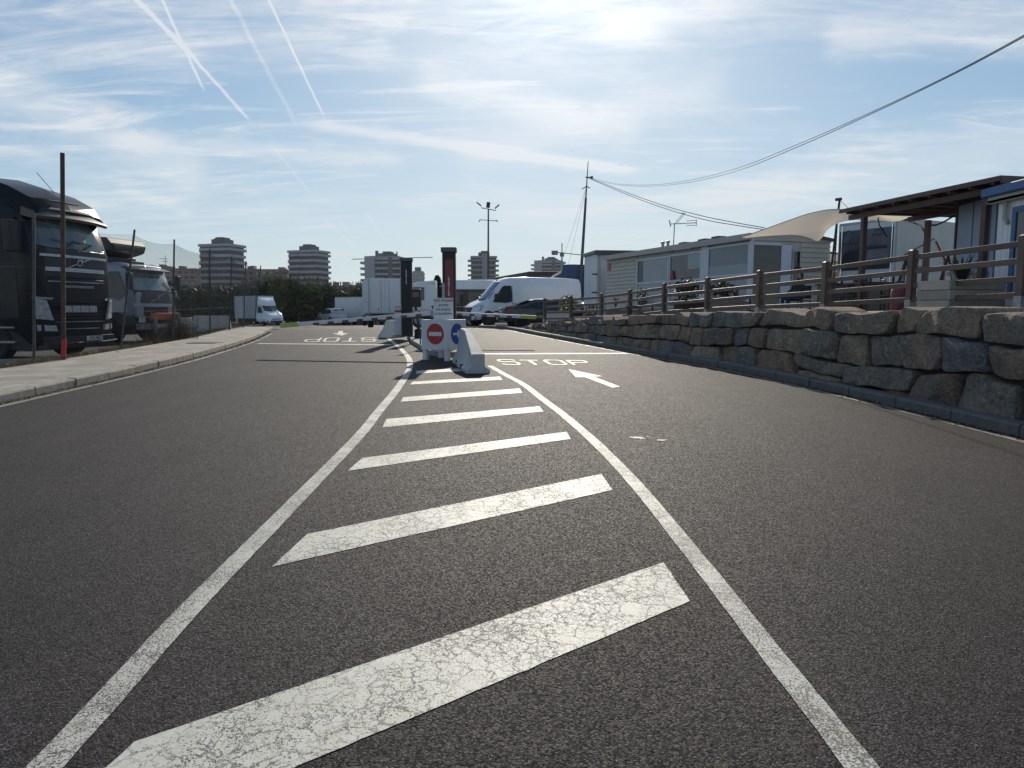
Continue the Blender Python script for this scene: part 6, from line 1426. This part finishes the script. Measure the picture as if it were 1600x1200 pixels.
# seated person (dark top, navy trousers, black hair) facing left
def person():
    loc = Vector((at(1249, 480, 20.6).x, 20.6, zt(20.6))); t = T('person', 'person with black hair in dark top and navy trousers sitting at the mobile home end', 'person', loc, R(188))
    # local +x = facing
    J = {'pel': (0, 0, .52, .145), 'sp1': (0.0, 0, .68, .13), 'sp2': (.03, 0, .86, .145), 'ch': (.05, 0, 1.0, .15), 'nk': (.07, 0, 1.11, .055), 'nk2': (.10, 0, 1.16, .05), 'hd': (.12, 0, 1.22, .07), 'hd2': (.125, 0, 1.30, .088)}
    E_ = [('pel', 'sp1'), ('sp1', 'sp2'), ('sp2', 'ch'), ('ch', 'nk'), ('nk', 'nk2'), ('nk2', 'hd'), ('hd', 'hd2')]
    for s, n in ((1, 'l'), (-1, 'r')):
        J.update({n + 'h': (.06, s * .10, .52, .10), n + 'k': (.46, s * .14, .52, .065), n + 'a': (.42, s * .14, .10, .04), n + 'f': (.50, s * .15, .04, .035), n + 't': (.60, s * .16, .03, .03),
                  n + 's': (.05, s * .17, 1.02, .06), n + 'e': (.10, s * .24, .76, .045), n + 'w': (.33, s * .17, .66, .03), n + 'p': (.40, s * .14, .65, .032)})
        E_ += [('pel', n + 'h'), (n + 'h', n + 'k'), (n + 'k', n + 'a'), (n + 'a', n + 'f'), (n + 'f', n + 't'), ('ch', n + 's'), (n + 's', n + 'e'), (n + 'e', n + 'w'), (n + 'w', n + 'p')]
        for q, (dy, ln) in enumerate(((-.022, .05), (-.008, .06), (.006, .058), (.02, .048))):
            J[n + 'g%d' % q] = (.44, s * (.14 + dy), .645, .011); J[n + 'i%d' % q] = (.44 + ln, s * (.14 + dy * 1.3), .625, .009); E_ += [(n + 'p', n + 'g%d' % q), (n + 'g%d' % q, n + 'i%d' % q)]
        J[n + 'th'] = (.40, s * .10, .64, .012); E_ += [(n + 'w', n + 'th')]
    ks = list(J); me = bpy.data.meshes.new('body'); me.from_pydata([J[k][:3] for k in ks], [(ks.index(a), ks.index(b)) for a, b in E_], [])
    o = bpy.data.objects.new('body', me); COL.objects.link(o); o.parent = t
    sk = o.modifiers.new('skin', 'SKIN'); 
    for i, k in enumerate(ks): r_ = J[k][3]; me.skin_vertices[0].data[i].radius = (r_, r_ * (1.25 if k in ('sp1', 'sp2', 'ch', 'pel') else 1)); me.skin_vertices[0].data[i].use_root = (k == 'pel')
    sb = o.modifiers.new('sub', 'SUBSURF'); sb.levels = 2; sb.render_levels = 2
    dg = bpy.context.evaluated_depsgraph_get(); m2 = bpy.data.meshes.new_from_object(o.evaluated_get(dg)); o.modifiers.clear(); o.data = m2
    m_skin = M('skin', (.42, .24, .16), .55, var=.08); m_top = M('dark_top', (.022, .022, .026), .8, var=.2); m_nav = M('navy_cloth', (.022, .030, .065), .8, var=.2)
    m2.materials.clear()
    for m_ in (m_top, m_nav, m_skin): m2.materials.append(m_)
    for p_ in m2.polygons:
        c = p_.center; idx = 0
        if c.z < .60 and abs(c.y) < .3 and not (c.x > .30 and c.z > .58): idx = 1
        if c.z > 1.10 or (c.x > .33 and c.z > .59): idx = 2
        if c.z < .075: idx = 0
        p_.material_index = idx
    m2.shade_smooth()
    hr = MB().ball((.10, 0, 1.325), .118, (1, .92, 1.0), 16, 12, .05); hr.tube([(.02, 0, 1.36), (-.04, 0, 1.2), (-.05, 0, 1.08)], .06, 8, .03); hr.v = [v if not (v[0] > .16 and v[2] < 1.345) else (.12, v[1] * .8, v[2]) for v in hr.v]
    O('hair', hr, M('black_hair', (.012, .010, .010), .6), t, smooth=80)
    O('nose', MB().ball((.225, 0, 1.275), .016, (1, .7, 1.2), 8, 6), m_skin, t, smooth=80)
    for s in (1, -1): O('eye', MB().ball((.205, s * .03, 1.305), .010, (1, 1.2, .8), 8, 6), m_blackm, t); O('ear', MB().ball((.11, s * .088, 1.28), .024, (.7, .4, 1.2), 8, 6), m_skin, t)
    O('mouth', MB().box(.205, .214, -.02, .02, 1.235, 1.241), M('lip', (.25, .09, .08), .5), t)
person()

# ------------------------------------------------------------------ masts and cables
def gpt(px, py, Y): return at(px, py, Y)
mb_ = at(903, 506, 44.5); mt = at(919, 252, 44.5); ms = T('cable_mast', 'tall thin leaning steel mast carrying overhead cables behind the panel van', 'mast', (mb_.x, 44.5, .72))
b0 = Vector(ms.location); tpv = mt - b0
O('pole', MB().tube([(0, 0, 0), tpv * .78], .12, 10, .07), m_dsteel, ms, smooth=40); O('pole_top', MB().tube([tpv * .78, tpv], .045, 8, .02), m_dsteel, ms, smooth=40)
c1 = at(918, 277, 44.5) - b0; c2 = at(916.5, 291, 44.5) - b0
O('cross_bracket', MB().bar(c1 + Vector((-.12, 0, 0)), c1 + Vector((.28, 0, -.02)), .07).bar(c2 + Vector((-.28, 0, -.18)), c2, .05).bar(c2, c2 + Vector((.22, 0, -.12)), .05), m_dsteel, ms)
O('insulator', MB().ball(c1 + Vector((.26, 0, 0)), .09, n=8, m=6), m_blackm, ms)
O('guy_wire', MB().tube([c2, at(868, 440, 46) - b0], .008, 3), m_dsteel, ms); O('guy_wire', MB().tube([c2, at(882, 440, 43) - b0], .008, 3), m_dsteel, ms)
def cable(label, pts3, r=.012):
    P_ = [Vector(p) for p in pts3]; path = []
    for i in range(len(P_) - 1):
        p0 = P_[max(i - 1, 0)]; p1 = P_[i]; p2 = P_[i + 1]; p3 = P_[min(i + 2, len(P_) - 1)]
        for k in range(8):
            t = k / 8; path.append(.5 * ((2 * p1) + (p2 - p0) * t + (2 * p0 - 5 * p1 + 4 * p2 - p3) * t * t + (3 * p1 - p0 - 3 * p2 + p3) * t ** 3))
    path.append(P_[-1]); c = path[0]; o = O('overhead_cable', MB().tube([q - c for q in path], r, 5, cap=False), m_rub, loc=c); tag(o, label, 'cable', 'overhead cables from the mast')
def catenary(a, b, sag, n=16):
    a, b = Vector(a), Vector(b); return [a.lerp(b, i / n) - Vector((0, 0, sag * 4 * (i / n) * (1 - i / n))) for i in range(n + 1)]
m0 = at(921, 277, 44.5); m0b = at(921, 278.5, 44.5)
def fit_cable(label, pts, r): cable(label, [at(*q) for q in pts], r)
fit_cable('upper cable of the pair rising from the mast to the top right', [(921, 277, 44.5), (960, 286.5, 36), (1010, 289, 28.5), (1070, 283, 22.5), (1150, 263.5, 17.5), (1250, 224, 13.5), (1360, 176, 10.8), (1480, 119, 8.8), (1600, 55, 7.4), (1720, -15, 6.4)], .006)
fit_cable('lower cable of the pair rising from the mast to the top right', [(921, 278, 44.5), (960, 288, 36), (1010, 291, 28.5), (1070, 286, 22.5), (1150, 267.5, 17.5), (1250, 228, 13.5), (1360, 178.5, 10.8), (1480, 121, 8.8), (1600, 57.5, 7.4), (1720, -12, 6.4)], .006)
fit_cable('upper of the two cables falling from the mast to the mobile home roof', [(921, 278, 44.5), (980, 301, 38), (1040, 322, 33), (1100, 338, 29), (1150, 348, 26.5), (1195, 356, 24.5)], .014)
fit_cable('lower of the two cables falling from the mast to the mobile home roof', [(921, 279, 44.5), (980, 304, 38), (1040, 326, 33), (1100, 343, 29), (1150, 352, 26.5), (1195, 359, 24.5)], .014)
fm = T('floodlight_mast', 'slim steel mast with three floodlights and a cross arm in the background', 'floodlight mast', (at(762.5, 485, 60).x, 60, .4))
b0 = Vector(fm.location); zt_ = at(764, 327, 60).z - b0.z
O('pole', MB().tube([(0, 0, 0), (.06, 0, zt_)], .11, 8, .06), m_dsteel, fm, smooth=40); O('crossarm', MB().tube([(-.55, 0, zt_ + .12), (.7, 0, zt_ - .10)], .035, 6).tube([(-.66, 0, zt_ - .85), (.72, 0, zt_ - .95)], .03, 6), m_dsteel, fm)
for x, z, a in ((-.72, .42, -.9), (.05, .35, .15), (.78, .22, .85)):
    c = Vector((x, 0, zt_ + z)); d = Vector((math.sin(a) , 0, math.cos(a))); O('floodlight', MB().bar(c - d * .24, c + d * .24, .30 if abs(a) < .3 else .10, .12, up=(0, 1, 0)), m_blackm, fm, bevel=.02)
for x in (-.62, .72): O('small_camera', MB().bar((x, 0, zt_ - .86), (x + .10 * (1 if x > 0 else -1), 0, zt_ - 1.02), .07), m_blackm, fm)

# ------------------------------------------------------------------ far buildings
def fm_(n, c, r=.7): return M(n, c, r, var=.1, scale=.12)
m_para = fm_('parapet', (.31, .32, .35)); m_core = fm_('tower_core', (.10, .105, .125)); m_glz = M('tower_glass', (.02, .024, .034), .35, var=.5, scale=.3); m_roofp = fm_('roof_plant', (.10, .105, .12)); m_brick = fm_('brick_far', (.22, .15, .125)); m_conf = fm_('far_concrete', (.24, .25, .27))
def tower(label, pxl, pxr, pytop, D, fl, rz, style=0):
    xl = (pxl - 800) / F * D; xr = (pxr - 800) / F * D; w = xr - xl; h = at(0, pytop, D).z; t = T('apartment_tower', label, 'apartment tower', ((xl + xr) / 2, D + w / 2, 0), rz, 'apartment towers on the skyline')
    hw = w / 2 * .88 / (abs(math.cos(rz)) + abs(math.sin(rz)) * .8) * 1.02; hd = hw * .8; n = fl; fh = 3.05
    n = int(h / fh)
    O('core', MB().box(-hw * .86, hw * .86, -hd * .86, hd * .86, 0, h - .6), m_core, t)
    rnd = random.Random(int(pxl))
    for k in range(n):
        z = h - 1.2 - (k + 1) * fh + 1.3 - .4
        if z < 5: break
        z1 = z + 1.30
        ex = [.0, .10, .05, .12, .02, .10][k % 6] if style == 0 else 0
        # window ring
        for s in (1, -1):
            wr = O('window', MB().box(-hw * .84, hw * .84, min(s * hd * .86, s * hd * .885), max(s * hd * .86, s * hd * .885), z + 1.3, z + 2.9), m_glz, t)
            for q in range(1, 6): 
                if s < 0: O('mullion', MB().box(-hw * .84 + q * hw * .28 - .18, -hw * .84 + q * hw * .28 + .18, -hd * .91, -hd * .8851, z + 1.25, z + 2.75), m_core, wr)
        O('side_window', MB().box(-hw * .885, -hw * .861, -hd * .8, hd * .8, z + 1.3, z + 2.9), m_glz, t); O('side_window', MB().box(hw * .861, hw * .885, -hd * .8, hd * .8, z + 1.3, z + 2.9), m_glz, t)
        if style == 0:
            j = rnd.uniform(-.05, .05)
            xa = -hw * (1.0 + ex * .5 + j); xb = hw * (1.03 - (.06 if k % 3 == 1 else 0))
            mid = hw * rnd.uniform(-.3, .2)
            pr = [(xa, -hd * .72), (xa + hw * .28, -hd * 1.08), (mid, -hd * 1.12), (mid, -hd * 1.02), (xb, -hd * .98), (xb, hd * .9), (xa, hd * .9)]
            pr = [(mid_x, mid_y) for mid_x, mid_y in pr]
            O('balcony', MB().prism(pr, 'z', z, z1), m_para, t)
            O('corner_balcony', MB().prism([(xa - hw * .22, -hd * .35), (xa - .1, -hd * .70), (xa - .1, hd * .3), (xa - hw * .22, hd * .2)], 'z', z - .25, z1 - .25), m_para, t)
        elif style == 1:
            O('balcony', MB().box(-hw * 1.0, hw * .28, -hd * 1.0, hd * .9, z + .1, z + 1.2), m_para, t); O('balcony', MB().box(hw * .5, hw * 1.0, -hd * 1.0, hd * .9, z + .1, z + 1.0), m_para, t)
            O('corner_balcony', MB().box(-hw * 1.28, -hw * 1.01, -hd * .9, hd * .2, z, z + 1.25), m_para, t)
        else:
            O('balcony', MB().box(-hw * .9, hw * .9, -hd * .93, hd * .9, z + .2, z + 1.15), m_conf, t)
            O('corner_balcony', MB().box(-hw * 1.12, -hw * .905, -hd * .6, hd * .3, z, z + 1.1), m_conf, t); O('corner_balcony', MB().box(hw * .905, hw * 1.12, -hd * .6, hd * .3, z, z + 1.1), m_conf, t)
    if style == 1: O('stair_wall', MB().box(-hw * 1.0, -hw * .45, -hd * 1.06, -hd * .6, 0, h + .6), m_para, t); O('recess', MB().box(hw * .285, hw * .495, -hd * .98, -hd * .9, 0, h), m_roofp, t); O('top_storey', MB().box(-hw * .75, hw * .8, -hd * .9, hd * .9, h - 1.2, h + .8), m_conf, t); O('chimney', MB().box(-hw * .62, -hw * .5, -1, 1, h, h + 4), m_roofp, t)
    if style == 2: O('stair_wall', MB().box(-.1 * hw, .28 * hw, -hd * 1.05, -hd * .9, 0, h + 1.5), m_conf, t)
    O('roof_slab', MB().box(-hw * .92, hw * .98, -hd * .95, hd * .95, h - 1.3, h - .05), m_para if style != 2 else m_conf, t)
    O('roof_plant', MB().box(-hw * .35, hw * .45, -hd * .5, hd * .5, h - .05, h + 2.4).box(-hw * .15, hw * .3, -hd * .4, hd * .4, h + 2.4, h + 3.4), m_roofp, t)
    for k in range(5): x = rnd.uniform(-.5, .55) * hw; O('roof_pipe', MB().box(x, x + .5, -.5, .5, h, h + rnd.uniform(1.5, 3.6)), m_roofp, t)
    return t
tower('leftmost white banded tower block with stepped corner balconies, behind the mesh fence', 300, 376, 379, 340, 10, R(-14), 0)
tower('second white banded tower block from the left, above the reeds', 439, 513, 389, 385, 10, R(-20), 0)
tower('tower block with a pale stair wall partly hidden by the plain black totem', 566, 636, 401, 375, 9, R(-6), 1)
tower('narrow symmetrical tower block between the red totem and the white van', 729, 780, 399, 450, 9, R(4), 2)
tower('low wide tower block right of centre under the crane, behind the blue trailer', 832, 890, 407, 540, 7, R(-16), 1)
t_ = T('round_tower', 'distant round grey tower between the two totem signs', 'tower', ((655 - 800) / F * 620, 620, 0))
hh = at(0, 426, 620).z; O('drum', MB().lathe([(5.4, 0), (5.4, hh), (4.8, hh), (4.8, hh + 1.2), (0, hh + 1.2)], (0, 0, 0), 'z', 20), m_conf, t_)
for k in range(10): O('balcony', MB().lathe([(5.9, hh - 2 - k * 3.1), (5.9, hh - 1 - k * 3.1), (5.4, hh - 1 - k * 3.1)], (0, 0, 0), 'z', 20), m_para, t_)
O('roof_plant', MB().box(-2.6, 2.4, -2, 2, hh + 1.2, hh + 4.6), m_roofp, t_)
def block(label, pxl, pxr, pyt, D, rz=0):
    xl = (pxl - 800) / F * D; xr = (pxr - 800) / F * D; w = xr - xl; h = at(0, pyt, D).z; t = T('apartment_block', label, 'apartment block', ((xl + xr) / 2, D, 0), rz, 'long brown apartment blocks')
    O('wall', MB().box(-w / 2, w / 2, 0, 14, 0, h), m_brick, t); rnd = random.Random(int(pxr)); n = int(w / 3.6)
    for r_ in range(int(h / 3.1)):
        z = h - 2.7 - r_ * 3.1
        if z < 7: break
        O('floor_band', MB().box(-w / 2 - .1, w / 2 + .1, -.22, -.002, z - .55, z - .15), m_conf if r_ % 2 else m_para, t)
        for k in range(n):
            x = -w / 2 + (k + .5) * w / n; ww = rnd.choice((.9, 1.2, 1.5)); O('window', MB().box(x - ww, x + ww * .6, -.12, -.003, z, z + 1.5), m_glz if rnd.random() < .75 else m_para, t)
    O('parapet', MB().box(-w / 2 - .2, w / 2 + .2, -.3, 14, h, h + .6), m_brick, t)
    for k in range(int(w / 7)): x = rnd.uniform(-w / 2, w / 2 - 4); O('roof_hut', MB().box(x, x + rnd.uniform(2, 5), 2, 7, h + .6, h + rnd.uniform(1.8, 3.2)), m_brick, t)
    return t
block('long brown apartment block left of the first tower with small antenna', 170, 312, 421, 430, R(-2))
block('long brown apartment block between the first and second towers', 372, 452, 422, 440, R(3))
block('low brown apartment block seen through the reed tops right of the second tower', 515, 575, 447, 470, 0)
block('low distant block at the foot of the narrow tower behind the coach', 690, 880, 452, 500, 0)
block('low distant block behind the mobile home and trailers', 885, 1450, 455, 400, 0)
block('low distant block behind the black truck', -260, 172, 428, 330, 0)
an2 = T('roof_antenna', 'tiny television antenna on the left brown apartment block', 'antenna', ((265 - 800) / F * 335, 335, at(0, 423, 335).z)); O('mast', MB().tube([(0, 0, 0), (0, 0, 7)], .12, 4), m_dsteel, an2); O('dipoles', MB().box(-3, 1.2, -.1, .1, 5.4, 5.6).box(-1.2, 1.2, -.1, .1, 4.2, 4.4), m_dsteel, an2)
def crane(label, mx, my, jl, jly, jr, jry, D, top):
    b = at(mx, my, D); t = T('tower_crane', label, 'tower crane', (b.x, D, 0)); z = b.z
    def jp(px, py): q = at(px, py, D); return Vector((q.x - b.x, 0, q.z))
    O('mast', MB().box(-.5, .5, -.5, .5, 0, z), m_conf, t); a, c = jp(jl, jly), jp(jr, jry)
    O('jib', MB().bar(a, c, .8, .55), m_conf, t)
    if top: O('tower_head', MB().box(-.35, .35, -.4, .4, z, z + 7), m_conf, t); O('counterweight', MB().box(a.x - .5, a.x + 4, -1, 1, a.z - 2.2, a.z + .8), m_roofp, t); O('operator_cab', MB().box(-1.4, 1.4, -1, 1, z - 2.5, z + .5), m_roofp, t)
    return t
crane('slim tower crane above the low tower behind the blue trailer', 878, 395.5, 863, 393.5, 932, 401, 520, True)
crane('faint tower crane jib passing behind the third tower', 600, 403.5, 550, 405, 676, 402, 560, False)

# ------------------------------------------------------------------ reeds and trees
m_reed = M('reed_leaf', (.062, .080, .030), .7, var=.5, scale=.6); m_reed2 = M('reed_leaf_dry', (.13, .115, .06), .75, var=.4, scale=.6)
def top_h(px): return interp([(-100, 452), (150, 452), (240, 447), (270, 444), (300, 452), (345, 448), (385, 452), (410, 441), (440, 434), (470, 446), (500, 447), (520, 452), (540, 459), (560, 452), (583, 447), (640, 455)], px)
rr = random.Random(11)
def reed_mass(name, label, mat, n, x0, x1, wmul=1, dmin=86, dmax=93, up=.0):
    mb = MB()
    for _ in range(n):
        px = rr.uniform(x0, x1); D = rr.uniform(dmin, dmax); X = (px - 800) / F * D; zb = zg(X, D) if D < 90 else 0
        H_ = at(px, top_h(px) + 2.5 * math.sin(px * .23) + 2 * math.sin(px * .61 + 1), D).z - zb
        z = zb + H_ * (rr.random() ** .75) * .93 + up; l_ = rr.uniform(.5, 1.25); a = rr.uniform(0, 6.283); el = rr.uniform(-.2, 1.35)
        d = Vector((math.cos(a) * math.cos(el), math.sin(a) * math.cos(el), math.sin(el))); s_ = d.cross(Vector((rr.uniform(-1, 1), rr.uniform(-1, 1), rr.uniform(-1, 1)))).normalized() * rr.uniform(.04, .10) * wmul
        p = Vector((X, D, z)); m1 = p + d * l_ * .55; t2 = p + d * l_ + Vector((0, 0, -.25 * l_)); mb.add([p - s_, p + s_, m1 + s_, m1 - s_, t2], [(0, 1, 2, 3), (3, 2, 4)])
    o = O(name, mb, mat, kind='stuff'); return o
reed_mass('reed_thicket', '', m_reed, 30000, 150, 645, 1.5)
reed_mass('dry_reeds', '', m_reed2, 5000, 150, 645, 1.0)
mb = MB()
for k in range(330):
    px = rr.uniform(380, 580); D = rr.uniform(86, 90); X = (px - 800) / F * D; H_ = at(px, top_h(px), D).z + rr.uniform(-.2, 1.0); le = rr.uniform(.0, .35)
    mb.tube([(X, D, H_ - 1.6), (X + le, D, H_)], .02, 3, .008, False)
    if rr.random() < .6: mb.ball((X + le, D, H_), .07, (1, 1, 3.2), 5, 4, .3)
    for q in range(3):
        z = H_ - rr.uniform(.2, 1.4); mb.add([(X + le * .6, D, z), (X + le * .6 + .03, D, z + .06), (X + le + rr.uniform(.4, .9), D, z + rr.uniform(.1, .6))], [(0, 1, 2)])
O('reed_plumes', mb, m_reed2, kind='stuff')
def tree(label, px, pyt, D, wpx, mat, base=.3, n=2600, shape='cone', kind='tree'):
    x = (px - 800) / F * D; zb = base; H_ = at(px, pyt, D).z - zb; rw_ = wpx / 2 / F * D; t = T('tree', label, kind, (x, D, zb))
    O('trunk', MB().tube([(0, 0, 0), (.05, 0, H_ * .5), (0, .05, H_ * .9)], .12, 7, .03), m_fence, t); mb = MB(); rnd = random.Random(int(px))
    for _ in range(n):
        v = rnd.random(); rad = rw_ * (1 - abs(2 * v - .9) ** 2.4 * .65) if shape == 'cone' else rw_ * math.sqrt(max(.02, 1 - (2 * v - 1) ** 2)); a = rnd.uniform(0, 6.283); q = rnd.random() ** .5 * (1 + .18 * math.sin(a * 3 + v * 9)); p = Vector((math.cos(a) * rad * q, math.sin(a) * rad * q, H_ * (.08 + .92 * v)))
        nrm = Vector((rnd.gauss(0, 1), rnd.gauss(0, 1), rnd.gauss(0, 1))).normalized(); u = nrm.orthogonal() .normalized(); w = nrm.cross(u); s_ = rnd.uniform(.07, .17); mb.add([p + u * s_, p + w * s_ * .6, p - u * s_, p - w * s_ * .6], [(0, 1, 2, 3)])
    O('crown', mb, mat, t); return t
tree('dark rounded evergreen tree just left of the red totem sign', 684, 431, 64, 20, M('evergreen', (.018, .024, .014), .8, var=.4), .5, 3400)
tree('bushy pale green tree standing above the reeds beside the second tower', 436, 437, 84, 34, M('pale_tree', (.075, .085, .03), .8, var=.4), .1, 2600, 'round')
tree('green tree beside the third tower above the white box van', 572, 447, 95, 30, m_leafg, .1, 2400, 'round')
tree('dark green tree rising behind the silver truck', 262, 446, 75, 40, m_reed, .2, 2600, 'round')

# ------------------------------------------------------------------ air
hz_ = MB().box(-620, 420, -40, 720, -2.5, 75)
ho = O('haze', hz_, None, kind='stuff') if False else None
hm = bpy.data.materials.new('air'); hm.use_nodes = True; hn = hm.node_tree.nodes; hn.clear(); ov = hn.new('ShaderNodeOutputMaterial'); pv = hn.new('ShaderNodeVolumePrincipled')
pv.inputs['Color'].default_value = (.88, .93, 1.0, 1); pv.inputs['Density'].default_value = .00011; pv.inputs['Anisotropy'].default_value = .2
hm.node_tree.links.new(pv.outputs[0], ov.inputs['Volume'])
O('haze', hz_, hm, kind='stuff')
